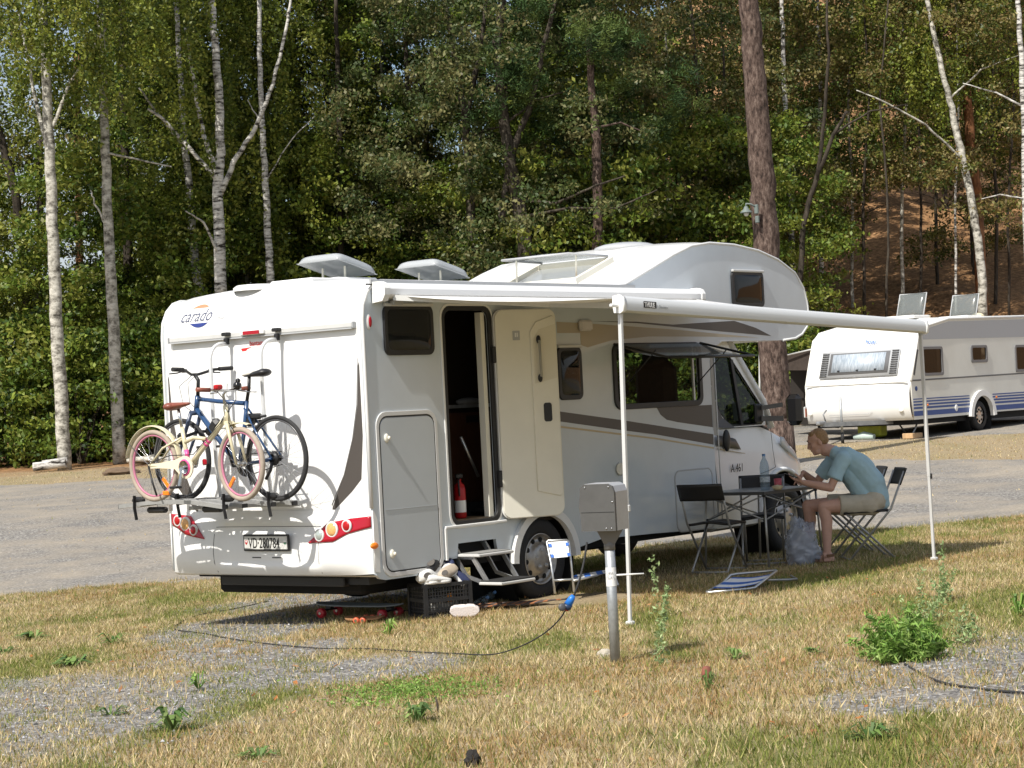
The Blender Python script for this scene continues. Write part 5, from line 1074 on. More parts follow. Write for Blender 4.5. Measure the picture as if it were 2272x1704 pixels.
sk2 = skateboard('skateboard', 'small wooden skateboard with orange wheels in front of the longboard', n2, t2, mat('orange_ply', (.36, .19, .09), .5, noise=.2, nscale=10), OW, z=.026, wscale=.75)
# bottles by the crate, door mat
mp_ = [gat(1050, 1322, .012), gat(1130, 1325, .012), gat(1215, 1306, .012), gat(1195, 1294, .012), gat(1080, 1300, .012)]
t = MB()
e_a = (mp_[2]-mp_[0]).normalized(); mo = mp_[0]+Vector((.02, .05, 0))
def mf(u, v):
    p = mo+e_a*(.72*u)+Vector((-.28, .96, 0)).normalized()*(.80*v)+Vector((0, 0, 0)); p = Vector((p.x, p.y, gz(p.x, p.y)+.034+.006*sin(9*u+3*v))); return p
t.grid(mf, 24, 12); matm = bpy.data.materials.new('striped_mat'); matm.use_nodes = True; nn = matm.node_tree.nodes; wv = nn.new('ShaderNodeTexWave'); wv.inputs['Scale'].default_value = 4.2; wv.bands_direction = 'Y'; wv.inputs['Distortion'].default_value = .6
tcn = nn.new('ShaderNodeNewGeometry'); matm.node_tree.links.new(tcn.outputs['Position'], wv.inputs['Vector']); rr_ = nn.new('ShaderNodeValToRGB'); rr_.color_ramp.elements[0].color = (.07, .055, .05, 1); rr_.color_ramp.elements[1].color = (.30, .12, .05, 1); rr_.color_ramp.elements[0].position = .6; rr_.color_ramp.elements[1].position = .85
matm.node_tree.links.new(wv.outputs[0], rr_.inputs[0]); matm.node_tree.links.new(rr_.outputs[0], nn['Principled BSDF'].inputs['Base Color']); nn['Principled BSDF'].inputs['Roughness'].default_value = .95
o = t.build('door_mat', matm, None, solid=.012); tag(o, 'brown door mat with orange stripes on the grass in front of the step', 'door mat')
for lab, px, py, tilt in (('small clear water bottle lying between the crate and the door mat', 1042, 1312, 1.25), ('crushed clear bottle behind the lying one, beside the crate', 1058, 1302, 1.2)):
    p = gat(px, py, .055); r = thing('small_bottle', lab, 'bottle', tuple(p), VANG+.5, 'clear bottles by the crate')
    Mr = Matrix.Rotation(tilt, 4, 'X'); t = MB(); t.lathe([(0, -.1), (.03, -.1), (.033, -.08), (.031, -.02), (.033, .02), (.032, .05), (.014, .085), (.012, .10)], (0, 0, 0), (0, 0, 1), 16); t.xf(Mr); t.build('bottle_body', CLP, r)
    t = MB(); t.lathe([(.014, .095), (.014, .115), (0, .115)], (0, 0, 0), (0, 0, 1), 12); t.xf(Mr); t.build('bottle_cap', mat('cap_blue', (.1, .2, .45), .4), r)
# plastic sack by the man's feet
def blob(name, c, r, m, amp, fq, seed, par=None, squash=None, zmin=None):
    t = MB(); nu, nv = 48, 36
    def fn(u, v):
        th = pi*u; ph = 2*pi*v; d = Vector((sin(th)*cos(ph), sin(th)*sin(ph), -cos(th)))
        q = Vector((d.x*fq+seed, d.y*fq+seed*1.7, d.z*fq)); from mathutils import noise as mn
        k = 1+amp*mn.noise(q)+amp*.6*abs(mn.noise(q*2.3))+amp*.35*mn.noise(q*5.1); p = Vector((d.x*r[0], d.y*r[1], d.z*r[2]))*k+Vector(c)
        if zmin is not None: p.z = max(p.z, zmin)
        return p
    t.grid(fn, nu, nv); return t.build(name, m, par, world=par is not None)
sg = gat(1730, 1212, 0)
sm_ = bpy.data.materials.new('thin_plastic'); sm_.use_nodes = True; nn = sm_.node_tree.nodes; b = nn['Principled BSDF']; b.inputs['Base Color'].default_value = (.40, .44, .52, 1); b.inputs['Roughness'].default_value = .16; b.inputs['Alpha'].default_value = .50; b.inputs['Specular IOR Level'].default_value = .8
SK = thing('plastic_sack', 'crumpled translucent plastic sack on the ground against the seated man\'s shins', 'plastic bag', tuple(sg))
ctr = VF(2.61, 19.72, gz(sg.x, sg.y))
blob('sack_film', ctr+Vector((0, 0, .19)), (.135, .14, .21), sm_, .38, 2.2, 3.1, SK, zmin=ctr.z+.002)
blob('contents', ctr+Vector((.03, 0, .13)), (.105, .105, .125), mat('white_rubbish', (.62, .63, .68), .6, noise=.35, nscale=16), .35, 2.6, 7.7, SK, zmin=ctr.z+.006)
# ================================================================ the man at the table (built in the frame: x right, y away, z up)
SKIN = mat('skin', (.56, .33, .25), .5, noise=.12, nscale=9); HAIR = mat('ginger_hair', (.36, .22, .11), .7, noise=.35, nscale=60, bump=.8, bscale=200)
SHIRT = mat('teal_cotton', (.37, .54, .62), .85, noise=.08, nscale=6, bump=.25, bscale=22); SHORT = mat('beige_cotton', (.48, .43, .34), .85, noise=.12, nscale=8, bump=.25, bscale=18)
mo_ = VF(2.9, 19.9, 0); mo_.z = gz(mo_.x, mo_.y)
MAN = thing('person', 'man in a teal t-shirt and beige shorts bent over a phone at the camping table', 'person', tuple(mo_), VANG)
G0 = mo_.z
def J(L, z, y=0.): return Vector((L-2.9, y, z-G0))     # z measured in the world, y away from the camera
def remesh(o, vs, it=4, fac=.5):
    md = o.modifiers.new('rm', 'REMESH'); md.mode = 'VOXEL'; md.voxel_size = vs; md.use_smooth_shade = True
    ms = o.modifiers.new('sm', 'SMOOTH'); ms.iterations = it; ms.factor = fac
    dg = bpy.context.evaluated_depsgraph_get(); dg.update(); me = bpy.data.meshes.new_from_object(o.evaluated_get(dg)); o.modifiers.clear(); me.name = o.name; o.data = me
    return o
def chain(t, pts, rs, **k):
    for i in range(len(pts)-1): t.cap(pts[i], pts[i+1], rs[i], rs[i+1], **k)
b = MB()
hip = J(3.30, .63); mid = J(3.24, .84); chest = J(3.09, 1.00); nb = J(2.965, 1.10); hc = J(2.825, 1.205)
b.cap(hip+Vector((0, -.05, 0)), hip+Vector((0, .08, 0)), .098, .098)
for s_ in (-1, 1):
    chain(b, [hip+Vector((0, .06*s_+.02, 0)), mid+Vector((0, .045*s_+.02, 0)), chest+Vector((0, .07*s_+.02, 0)), nb+Vector((.03, .05*s_+.02, -.02))], [.095, .080, .080, .048])
chain(b, [nb+Vector((.02, .02, 0)), J(2.90, 1.13, .02)], [.062, .056])
# head, looking down to the left; u = crown direction, f = face direction
hcen = J(2.828, 1.205, .02); hu = Vector((.18, 0, .98)).normalized(); hf = Vector((-.93, 0, -.36)).normalized(); hu = (hu-hf*hu.dot(hf)).normalized(); hs = Vector((0, 1, 0))
HM = Matrix((tuple(hf), tuple(hs), tuple(hu))).transposed()
def HP(a, s, c): return hcen+hf*a+hs*s+hu*c
b.ball(HP(-.018, 0, .025), (.095, .074, .090), 20, 14, m=HM)
b.ball(HP(.030, 0, -.02), (.060, .060, .085), 18, 12, m=HM)
b.cap(HP(.035, -.018, -.085), HP(.035, .018, -.085), .033, .033)          # jaw
b.cap(HP(.062, 0, -.094), HP(.055, 0, -.092), .022, .022)               # chin
b.cap(HP(.076, 0, .018), HP(.099, 0, -.026), .010, .0135)                 # nose
b.ball(HP(.088, 0, -.033), (.014, .017, .010), 10, 8, m=HM)
b.cap(HP(.072, -.030, .034), HP(.072, .030, .034), .012, .012)           # brow
b.cap(HP(.082, -.017, -.056), HP(.082, .017, -.056), .0085, .0085)       # lips
b.cap(HP(.078, -.016, -.067), HP(.078, .016, -.067), .009, .009)
for s_ in (-1, 1):
    b.ball(HP(-.012, .078*s_, -.015), (.021, .010, .032), 12, 8, m=HM)   # ear
    b.ball(HP(.055, .043*s_, -.022), (.024, .018, .022), 10, 8, m=HM)    # cheek
chain(b, [J(2.90, 1.12, .02), HP(-.03, 0, -.07)], [.058, .056])
# arms
shN = J(3.03, 1.035, -.165); elN = J(2.90, .775, -.20); wrN = J(2.66, .835, -.13)
shF = J(3.00, 1.03, .20); elF = J(2.83, .80, .26); wrF = J(2.70, .915, .12)
chain(b, [J(3.06, 1.03, -.08), shN, shN.lerp(elN, .45), elN], [.050, .050, .043, .036]); chain(b, [elN, elN.lerp(wrN, .35), wrN], [.038, .041, .027])
chain(b, [J(3.03, 1.04, .13), shF, shF.lerp(elF, .45), elF], [.050, .050, .043, .036]); chain(b, [elF, elF.lerp(wrF, .35), wrF], [.038, .041, .027])
def hand(w, d, up, side, curls, thumb):
    """palm from the wrist w along d; up is the back of the hand; side points to the thumb"""
    d = d.normalized(); up = (up-d*up.dot(d)).normalized(); side = side.normalized(); side = (side-d*side.dot(d)-up*side.dot(up)).normalized()
    for q, L_ in ((-.026, .080), (-.009, .086), (.009, .088), (.026, .084)): b.cap(w+side*q*.7, w+d*L_+side*q, .0145, .0125, seg=10)
    for k, (q, l) in enumerate(((-.030, .058), (-.010, .072), (.010, .078), (.029, .070))):
        p = w+d*.085+side*q; a = 0.; fd = d; r = .0092
        for j, f_ in enumerate((.45, .32, .25)):
            a += curls[k]; fd = (d*cos(a)-up*sin(a)); e = p+fd*(l*f_); b.cap(p, e, r, r*.93, seg=10); p = e; r *= .93
    p = w+d*.025+side*.026; q1 = p+(side*.8+d*.75+up*thumb[0]).normalized()*.042; q2 = q1+(d*.95+side*thumb[1]+up*thumb[0]*.5).normalized()*.032; q3 = q2+(d*.9-side*.3+up*thumb[0]*.3).normalized()*.024
    b.cap(p, q1, .015, .012, seg=10); b.cap(q1, q2, .012, .0105, seg=10); b.cap(q2, q3, .0105, .009, seg=10)
hand(wrN, Vector((-.93, .10, .36)), Vector((-.36, -.1, -.93)), Vector((.1, -.9, .3)), (.28, .30, .26, .20), (-.9, .1))      # palm up, holding the phone
hand(wrF, Vector((-.70, -.15, -.62)), Vector((-.65, .1, .75)), Vector((-.1, -1, .1)), (.75, .8, .75, .12), (-.35, -.1))       # poking at it
# legs
hpN = J(3.27, .60, -.10); hpF = J(3.27, .60, .12); knN = J(2.83, .605, -.13); knF = J(2.73, .605, .15); anN = J(2.845, .175, -.14); anF = J(2.715, .175, .18)
for h_, k_, a_ in ((hpN, knN, anN), (hpF, knF, anF)):
    chain(b, [h_, h_.lerp(k_, .5), k_], [.095, .078, .056]); calf = k_.lerp(a_, .3)+Vector((.022, 0, 0)); chain(b, [k_, calf, a_], [.056, .056, .035])
    heel = a_+Vector((.035, 0, -.065)); toe = a_+Vector((-.165, 0, -.078)); chain(b, [a_, heel+Vector((0, 0, .01))], [.036, .032]); chain(b, [a_+Vector((-.02, 0, -.02)), a_+Vector((-.09, 0, -.055)), toe], [.036, .033, .022]); b.cap(heel, toe, .030, .024)
body = b.build('person_body', SKIN, MAN); remesh(body, .0062, 3); 
# face: eye, hair
for s_ in (-1, 1):
    t = MB(); t.ball(HP(.0735, .030*s_, .008), (.008, .011, .005), 10, 8, m=HM); t.build('eye', mat('eye_dark', (.06, .04, .03), .2), MAN)
    t = MB(); t.tube([HP(.083, .012*s_, .036), HP(.082, .030*s_, .040), HP(.070, .047*s_, .036)], .003, 5); t.build('eyebrow', HAIR, MAN)
t = MB(); t.ball(HP(-.030, 0, .030), (.088, .0755, .087), 24, 16, m=HM); t.cap(HP(-.062, -.03, -.01), HP(-.062, .03, -.01), .046, .046); t.cap(HP(-.035, -.052, .0), HP(-.035, .052, .0), .034, .034); t.cap(HP(.022, -.03, .080), HP(.022, .03, .080), .028, .028)
hr = t.build('hair', HAIR, MAN); remesh(hr, .006, 3)
# t-shirt
t = MB(); 
for s_ in (-1, 1):
    chain(t, [J(3.375, .61, .07*s_+.02), J(3.36, .66, .07*s_+.02), J(3.31, .80, .07*s_+.02), J(3.20, .96, .085*s_+.02), J(3.08, 1.05, .09*s_+.02), J(3.00, 1.085, .05*s_+.02)], [.085, .100, .118, .118, .098, .064])
    chain(t, [J(3.28, .62, .06*s_+.02), J(3.14, .84, .07*s_+.02), J(3.04, .98, .07*s_+.02)], [.10, .085, .085])
t.cap(J(3.415, .625, -.07), J(3.415, .625, .10), .040, .040); t.cap(J(3.37, .60, -.09), J(3.37, .60, .12), .05, .05); t.cap(J(2.985, 1.09, .0), J(2.985, 1.09, .04), .066, .066)
for s0, s1, e_ in ((J(3.05, 1.04, -.08), shN, elN), (J(3.03, 1.04, .12), shF, elF)):
    m = s1.lerp(e_, .58); dd = (e_-s1).normalized(); chain(t, [s0, s1, m-dd*.02], [.075, .074, .070]); t.cyl(m-dd*.09, m+dd*.035, .070, 20, .075)
sh = t.build('t_shirt', SHIRT, MAN); remesh(sh, .0075, 3)
tx = bpy.data.textures.new('folds', 'CLOUDS'); tx.noise_scale = .09; tx.noise_depth = 1; md = sh.modifiers.new('folds', 'DISPLACE'); md.texture = tx; md.strength = .018; md.mid_level = .5
# shorts
t = MB()
t.cap(J(3.31, .625, -.075), J(3.31, .625, .115), .120, .120)
for h_, k_ in ((hpN, knN), (hpF, knF)):
    e_ = h_.lerp(k_, .66); dd = (k_-h_).normalized(); chain(t, [h_, e_-dd*.07], [.108, .092]); t.cyl(h_+dd*.05, e_, .100, 22, .096)
shs = t.build('shorts', SHORT, MAN); remesh(shs, .0075, 3); md = shs.modifiers.new('folds', 'DISPLACE'); md.texture = tx; md.strength = .014; md.mid_level = .5
# sandals
SANB = mat('sandal_brown', (.17, .085, .04), .6, noise=.2, nscale=30); SAND = mat('sandal_dark', (.04, .022, .018), .6)
for a_ in (anN, anF):
    t = MB(); z = a_.z-.100
    t.rings([[(a_.x+x, a_.y+w_*cos(q), z+h*1.) for x, w_, q in [( -.215+.29*(1-cos(pi*k/24))/2, .047*sin(pi*k/24)**.5+.001, 0) for k in range(25)]]+[(a_.x+x, a_.y-w_, z+h) for x, w_ in [(-.215+.29*(1-cos(pi*k/24))/2, .047*sin(pi*k/24)**.5+.001) for k in range(24, -1, -1)]] for h in (0, .022)], sm=False); t.build('sandal_sole', SANB, MAN)
    t = MB()
    for x, h in ((-.135, .040), (-.085, .062), (-.045, .085)): t.tube([(a_.x+x, a_.y+.047*cos(q), z+.015+h*sin(q)) for q in [pi*k/10 for k in range(11)]], .007, 4, sq=(.013, .004))
    t.tube([(a_.x+.062*cos(q)+.0, a_.y+.04*sin(q), z+.075) for q in [radians(k) for k in range(-100, 101, 20)]], .006, 4, sq=(.004, .012)); t.build('sandal_straps', SAND if a_ is anF else SANB, MAN)
# phone
ph = MB(); pc = wrN+Vector((-.105, .00, .067)); MR = Matrix((tuple(Vector((-.93, .10, .36)).normalized()), tuple(Vector((.10, .99, -.02)).normalized()), tuple(Vector((-.36, 0, -.93)).normalized()*-1))).transposed()
ph.box(pc, (.135, .068, .009), rot=MR, bev=.003); ph.xf(FR[MAN.name]); o = ph.build('phone', BLACKG, None); tag(o, 'black phone lying on the open hand of the seated man', 'phone')
# ================================================================ forest
def barkmat(name, kind):
    m = bpy.data.materials.new(name); m.use_nodes = True; n = m.node_tree.nodes; l = m.node_tree.links; b = n['Principled BSDF']; b.inputs['Roughness'].default_value = .85; b.inputs['Specular IOR Level'].default_value = .2
    g = n.new('ShaderNodeNewGeometry'); mp = n.new('ShaderNodeMapping'); l.new(g.outputs['Position'], mp.inputs[0])
    t = n.new('ShaderNodeTexNoise'); t.inputs['Detail'].default_value = 7; t.inputs['Roughness'].default_value = .7; l.new(mp.outputs[0], t.inputs['Vector']); r = n.new('ShaderNodeValToRGB'); l.new(t.outputs[0], r.inputs[0]); e = r.color_ramp.elements
    if kind == 'birch':
        mp.inputs['Scale'].default_value = (2.2, 2.2, 9); t.inputs['Scale'].default_value = 1.3
        st = [(.40, (.03, .026, .022)), (.46, (.28, .265, .24)), (.53, (.56, .54, .50)), (.70, (.72, .70, .66))]
    elif kind == 'birchold':
        mp.inputs['Scale'].default_value = (3, 3, 5); t.inputs['Scale'].default_value = 1.6
        st = [(.34, (.06, .055, .045)), (.44, (.24, .225, .19)), (.54, (.47, .45, .39)), (.70, (.66, .63, .56))]
    elif kind == 'pine':
        mp.inputs['Scale'].default_value = (11, 11, 4.5); t.inputs['Scale'].default_value = 1.6
        st = [(.36, (.022, .016, .013)), (.47, (.075, .050, .040)), (.58, (.135, .096, .078)), (.70, (.22, .17, .14))]
    elif kind == 'redpine':
        mp.inputs['Scale'].default_value = (4, 4, 2); t.inputs['Scale'].default_value = 1.6
        st = [(.33, (.08, .035, .018)), (.55, (.24, .11, .05)), (.75, (.36, .20, .10))]
    elif kind == 'oak':
        mp.inputs['Scale'].default_value = (8, 8, 2); t.inputs['Scale'].default_value = 1.4
        st = [(.33, (.018, .014, .011)), (.55, (.07, .058, .044)), (.75, (.16, .14, .11))]
    else:
        mp.inputs['Scale'].default_value = (6, 6, 2); t.inputs['Scale'].default_value = 1.4
        st = [(.33, (.015, .012, .009)), (.55, (.05, .04, .03)), (.75, (.12, .10, .08))]
    while len(e) < len(st): e.new(.5)
    for k, (p, c) in enumerate(st): e[k].position = p; e[k].color = (*c, 1)
    l.new(r.outputs[0], b.inputs['Base Color']); bp = n.new('ShaderNodeBump'); bp.inputs['Strength'].default_value = .8; bp.inputs['Distance'].default_value = .03; l.new(t.outputs[0], bp.inputs['Height']); l.new(bp.outputs[0], b.inputs['Normal']); return m
BARK = {k: barkmat(k+'_bark', k) for k in ('birch', 'birchold', 'pine', 'redpine', 'oak', 'dark')}
def wob(pts, amp, n=5, seed=0):
    R_ = random.Random(seed); Q = []
    for i in range(len(pts)-1):
        for k in range(n): 
            p = pts[i].lerp(pts[i+1], k/n); j = amp*(0 if (i == 0 and k == 0) else 1); Q.append(p+Vector((R_.uniform(-j, j), R_.uniform(-j, j), R_.uniform(-j, j)*.3)))
    Q.append(pts[-1]); return Q
def limb(t, pts, r0, r1, seed=0, amp=.05, seg=8):
    Q = wob([Vector(p) for p in pts], amp, 5, seed); n = len(Q); t.tube(Q, [r0+(r1-r0)*i/(n-1) for i in range(n)], seg)
def leaves(P, n, spread, size, pal, rg, droop=0., flat=1., elong=1.5):
    """quads scattered round the points P (k,3); pal list of colours"""
    k = len(P); idx = rg.integers(0, k, n); o = rg.normal(0, 1, (n, 3))*np.array([spread, spread, spread*flat]); c = P[idx]+o
    a = rg.normal(0, 1, (n, 3)); a /= np.linalg.norm(a, axis=1)[:, None]; a[:, 2] -= droop; a /= np.linalg.norm(a, axis=1)[:, None]
    b = np.cross(a, rg.normal(0, 1, (n, 3))); b /= np.linalg.norm(b, axis=1)[:, None]
    s = size*(.6+.8*rg.random((n, 1))); co = np.stack([c-a*s*elong*.5, c+b*s*.42, c+a*s*elong*.5, c-b*s*.42], 1)
    pal = np.array(pal); ci = rg.integers(0, len(pal), k)[idx]; alt = rg.integers(0, len(pal), n); ci = np.where(rg.random(n) < .3, alt, ci)
    col = pal[ci]*(.65+.7*rg.random((n, 1))); return co, col
G_B = [(.17, .21, .028), (.12, .16, .022), (.23, .26, .038), (.25, .26, .048), (.065, .095, .015)]
G_D = [(.078, .130, .018), (.045, .088, .013), (.12, .185, .024), (.20, .25, .036), (.028, .056, .010)]
G_Y = [(.12, .170, .022), (.18, .215, .030), (.075, .125, .017), (.22, .235, .042)]
G_O = [(.10, .125, .038), (.15, .155, .055), (.058, .088, .024), (.19, .18, .072), (.04, .064, .016)]
G_P = [(.045, .085, .026), (.065, .11, .030), (.09, .125, .030), (.028, .055, .017)]
G_K = [(.11, .125, .024), (.17, .155, .036), (.21, .155, .055), (.06, .085, .018), (.26, .22, .08)]
def crown_mesh(name, kind, seed, n):
    rg = np.random.default_rng(seed); cos_, cols = [], []
    if kind == 'birch':            # weeping strands from z 3.5 upwards
        P = []
        for k in range(150):
            a = rg.random()*2*pi; r = 2.6*rg.random()**.6; z = 4.2+9.5*rg.random(); x, y = r*cos(a), r*sin(a); L_ = .6+1.7*rg.random()
            for j in range(8): P.append((x+rg.normal(0, .05)+.04*j*cos(a), y+rg.normal(0, .05)+.04*j*sin(a), z-L_*j/8))
        c, q = leaves(np.array(P), n, .11, .070, G_B, rg, droop=.5, flat=1.3); m = LEAF
    elif kind in ('broad', 'oak', 'bush', 'yellow', 'sparse'):
        R_, z0, z1, nc, sp, sz, pal = {'broad': (2.7, 1.8, 13.5, 150, .24, .082, G_D), 'oak': (3.4, 2.8, 13., 110, .27, .070, G_O), 'bush': (1.7, .0, 2.9, 48, .24, .080, G_D+G_Y), 'yellow': (2.2, .8, 7.5, 90, .24, .078, G_Y), 'sparse': (2.6, 2.0, 13.5, 105, .26, .070, G_K)}[kind]
        P = []
        for k in range(nc):
            a = rg.random()*2*pi; u = rg.random(); z = z0+(z1-z0)*u; prof = sqrt(max(0, sin(pi*min(1, .08+u*.92))))*(.75+.5*rg.random()) if kind != 'bush' else sqrt(max(0, 1-u*u))
            r = R_*prof*(.35+.65*rg.random()**.5); c0 = np.array([r*cos(a), r*sin(a), z]); m_ = 5
            for j in range(m_): P.append(c0+rg.normal(0, 1, 3)*np.array([.30, .30, .13]))
        c, q = leaves(np.array(P), n, sp*.62, sz, pal, rg, flat=.6); m = LEAF
    elif kind == 'pine':
        P = []
        for k in range(95):
            a = rg.random()*2*pi; u = rg.random(); z = 4.6+9*u; r = 2.6*(1-.3*u)*rg.random()**.5; c0 = np.array([r*cos(a), r*sin(a), z])
            for j in range(6): P.append(c0+rg.normal(0, 1, 3)*np.array([.32, .32, .16]))
        P = np.array(P); idx = rg.integers(0, len(P), n); cc = P[idx]+rg.normal(0, .10, (n, 3)); d = rg.normal(0, 1, (n, 3)); d[:, 2] = np.abs(d[:, 2])*.8; d /= np.linalg.norm(d, axis=1)[:, None]
        s = np.cross(d, rg.normal(0, 1, (n, 3))); s /= np.linalg.norm(s, axis=1)[:, None]; L_ = .09+.07*rg.random((n, 1)); c = np.stack([cc-s*.014, cc+s*.014, cc+d*L_+s*.004, cc+d*L_-s*.004], 1)
        pal = np.array(G_P); q = pal[rg.integers(0, len(pal), len(P))[idx]]*(.7+.6*rg.random((n, 1))); m = NEEDLE
    return np_mesh(name, c, 4, q, m)
CRN = {}
def crown(kind, k):
    if (kind, k) not in CRN: CRN[kind, k] = crown_mesh('crown', kind, 100+37*k+len(kind)*7, {'birch': 30000, 'broad': 40000, 'oak': 30000, 'bush': 9000, 'yellow': 19000, 'sparse': 21000, 'pine': 52000}[kind])
    return CRN[kind, k]
def twigs(name, bark, seed, r0, h, n=9, spread=2.2, z0=.25, drop=0.):
    """trunk with limbs, local; returns MB"""
    R_ = random.Random(seed); t = MB(); top = Vector((R_.uniform(-.5, .5), R_.uniform(-.5, .5), h)); mid = Vector((R_.uniform(-.25, .25), R_.uniform(-.25, .25), h*.5))
    tr = [Vector((0, 0, -.4)), Vector((0, 0, .1)), mid, top]; Q = wob(tr, .05, 5, seed); nq = len(Q)
    t.tube(Q, [r0*(1.25 if i == 0 else 1)*(1-.72*i/(nq-1)) for i in range(nq)], 9)
    for k in range(n):
        u = z0+(.95-z0)*(k+R_.random())/n; i = min(int(u*(nq-1)), nq-2); p = Q[i].lerp(Q[i+1], u*(nq-1)-i); a = R_.uniform(0, 2*pi); L_ = spread*(1.1-.6*u)*R_.uniform(.6, 1.2)
        e = p+Vector((cos(a)*L_, sin(a)*L_, L_*R_.uniform(.1, .8)-drop)); m = p.lerp(e, .5)+Vector((0, 0, R_.uniform(-.1, .3))); rr = r0*(1-.7*u)*.38
        limb(t, [p, m, e], rr, rr*.25, seed*31+k, .06, 6)
        for j in range(2): b = m.lerp(e, R_.random()); limb(t, [b, b+Vector((R_.uniform(-.8, .8), R_.uniform(-.8, .8), R_.uniform(-.1, .7)))], rr*.35, rr*.12, seed*71+k*5+j, .04, 5)
    return t
TRK = {}
def tree(kind, L, D, label, ck='broad', k=0, bark='dark', r=.13, h=13., rot=0., s=1., sz=1., group='trees at the edge of the wood', cat='tree', crown_z=0., n=9, name=None, trunk=None):
    p = VF(L, D, 0); p.z = gz(p.x, p.y)-.05
    o = thing(name or kind, label, cat, tuple(p), rot, group); o.scale = (s, s, sz)
    if trunk is None:
        key = (bark, k % 4, round(r, 2))
        if key not in TRK: x = twigs('trunk', BARK[bark], 5+k % 4*13+int(r*100), r, h, n); TRK[key] = x.build('trunk', BARK[bark], o)
        else:
            c = TRK[key].copy(); COL.objects.link(c); c.parent = o; FR[c.name] = FR[o.name]
    else: trunk.build('trunk', BARK[bark], o, world=True)
    c = bpy.data.objects.new('crown', crown(ck, k)); COL.objects.link(c); c.parent = o; c.location = (0, 0, crown_z); return o
def ptrunk(specs):
    """measured trunk: list of (points [(px,py,D)], r0, r1)"""
    t = MB()
    for i, (pts, r0, r1) in enumerate(specs):
        Q = [at(*q) for q in pts]; limb(t, Q, r0, r1, i*7+int(pts[0][0]), .02, 12 if r0 > .08 else 7)
    return t
def big(kind, label, D, px, specs, bark, ck, k, group=None, crown_z=0., s=1., name=None, dx=0., back=2.7):
    base = at(specs[0][0][0][0], specs[0][0][0][1], D); L, _ = LDof(base); p = VF(L, D, 0); p.z = gz(p.x, p.y)
    t = ptrunk(specs); foot = Vector(at(*specs[0][0][0])); 
    if foot.z > p.z+.02: tt2 = MB(); tt2.tube([Vector((p.x, p.y, p.z-.2)), foot], [specs[0][1]*1.15, specs[0][1]], 12); t.merge(tt2)
    o = thing(kind, label, 'tree', tuple(p), 0, group); t.build('trunk', BARK[bark], o, world=True)
    if ck: c = bpy.data.objects.new('crown', crown(ck, k)); COL.objects.link(c); c.parent = o; c.location = (FH.x*back+dx, FH.y*back, crown_z); c.scale = (s, s, 1)
    return o
# --- birches on the left
big('birch_tree', 'birch with the thickest pale trunk, leftmost of the birches, bare up to its drooping crown', 49, 0, [([(140, 1018, 49), (128, 800, 49), (118, 600, 49), (110, 400, 49), (104, 255, 49), (92, 0, 49)], .165, .10), ([(106, 330, 49), (82, 240, 49.5), (40, 20, 50)], .06, .03), ([(104, 300, 49), (150, 180, 49), (230, 60, 49)], .05, .02)], 'birchold', 'birch', 0, crown_z=5.2, back=.3)
big('birch_tree', 'second birch from the left, darker at the foot, behind the brown saddle', 50.5, 0, [([(258, 1002, 50.5), (250, 800, 50.5), (240, 600, 50.5), (232, 450, 50.5), (225, 250, 50.5), (215, 0, 50.5)], .16, .09), ([(236, 500, 50.5), (205, 440, 50.5), (195, 410, 50.5)], .03, .015), ([(228, 330, 50.5), (300, 345, 50), (370, 360, 49.5)], .03, .015)], 'birchold', 'birch', 1, crown_z=4.6, back=.3)
big('birch_tree', 'thin birch leaning behind the motorhome logo, left of the forked birch', 54, 0, [([(432, 640, 54), (418, 540, 54), (410, 420, 54), (398, 300, 54), (392, 200, 54), (380, 0, 54)], .12, .06), ([(400, 320, 54), (340, 245, 53.5), (300, 190, 53)], .045, .02)], 'birch', 'birch', 2, crown_z=.6)
big('birch_tree', 'forked white birch with three stems rising above the motorhome tail', 52, 0, [([(478, 640, 52), (474, 520, 52), (470, 400, 52), (476, 330, 52), (472, 180, 52), (462, 60, 52), (455, -40, 52)], .155, .075), ([(468, 372, 52), (445, 310, 52), (425, 220, 52), (400, 60, 52)], .075, .03), ([(466, 385, 52), (400, 310, 52), (350, 255, 52), (320, 235, 52)], .06, .03), ([(476, 420, 52), (505, 350, 52), (550, 280, 52), (590, 180, 52), (622, 40, 52), (630, -20, 52)], .075, .03), ([(476, 560, 52), (440, 480, 51.5), (400, 455, 51)], .04, .015)], 'birch', 'birch', 3, crown_z=1.6)
big('birch_tree', 'slim straight white birch right of the forked one, behind the roof vent', 53, 0, [([(586, 640, 53), (580, 520, 53), (574, 400, 53), (566, 280, 53), (562, 150, 53), (560, 0, 53)], .105, .055), ([(566, 265, 53), (545, 235, 53), (535, 215, 53)], .02, .01), ([(575, 390, 53), (630, 300, 53), (680, 250, 53)], .02, .01)], 'birch', 'birch', 1, crown_z=2.6)
# --- darker trunks at the left
big('leaning_tree', 'dark leaning trunk at the left edge, in front of the pale gap of sky', 56, 0, [([(75, 960, 56), (62, 700, 56), (50, 540, 56), (30, 400, 56), (2, 300, 56), (-40, 150, 56)], .14, .09)], 'dark', 'sparse', 0, crown_z=6)
big('pine_tree', 'short reddish trunk behind the leftmost birch', 58, 0, [([(92, 950, 58), (88, 860, 58), (85, 780, 58), (84, 640, 58), (86, 300, 58)], .12, .09)], 'oak', 'yellow', 1, crown_z=-2.5)
big('pine_tree', 'thin reddish pine standing alone in the gap of sky between the two left birches', 66, 0, [([(172, 700, 66), (170, 500, 66), (168, 380, 66), (168, 290, 66), (166, 120, 66)], .12, .10), ([(168, 360, 66), (130, 330, 66), (100, 330, 66)], .02, .008), ([(168, 375, 66), (200, 345, 66), (225, 340, 66)], .02, .008), ([(168, 320, 66), (140, 295, 66), (120, 300, 66)], .02, .008)], 'redpine', None, 0)
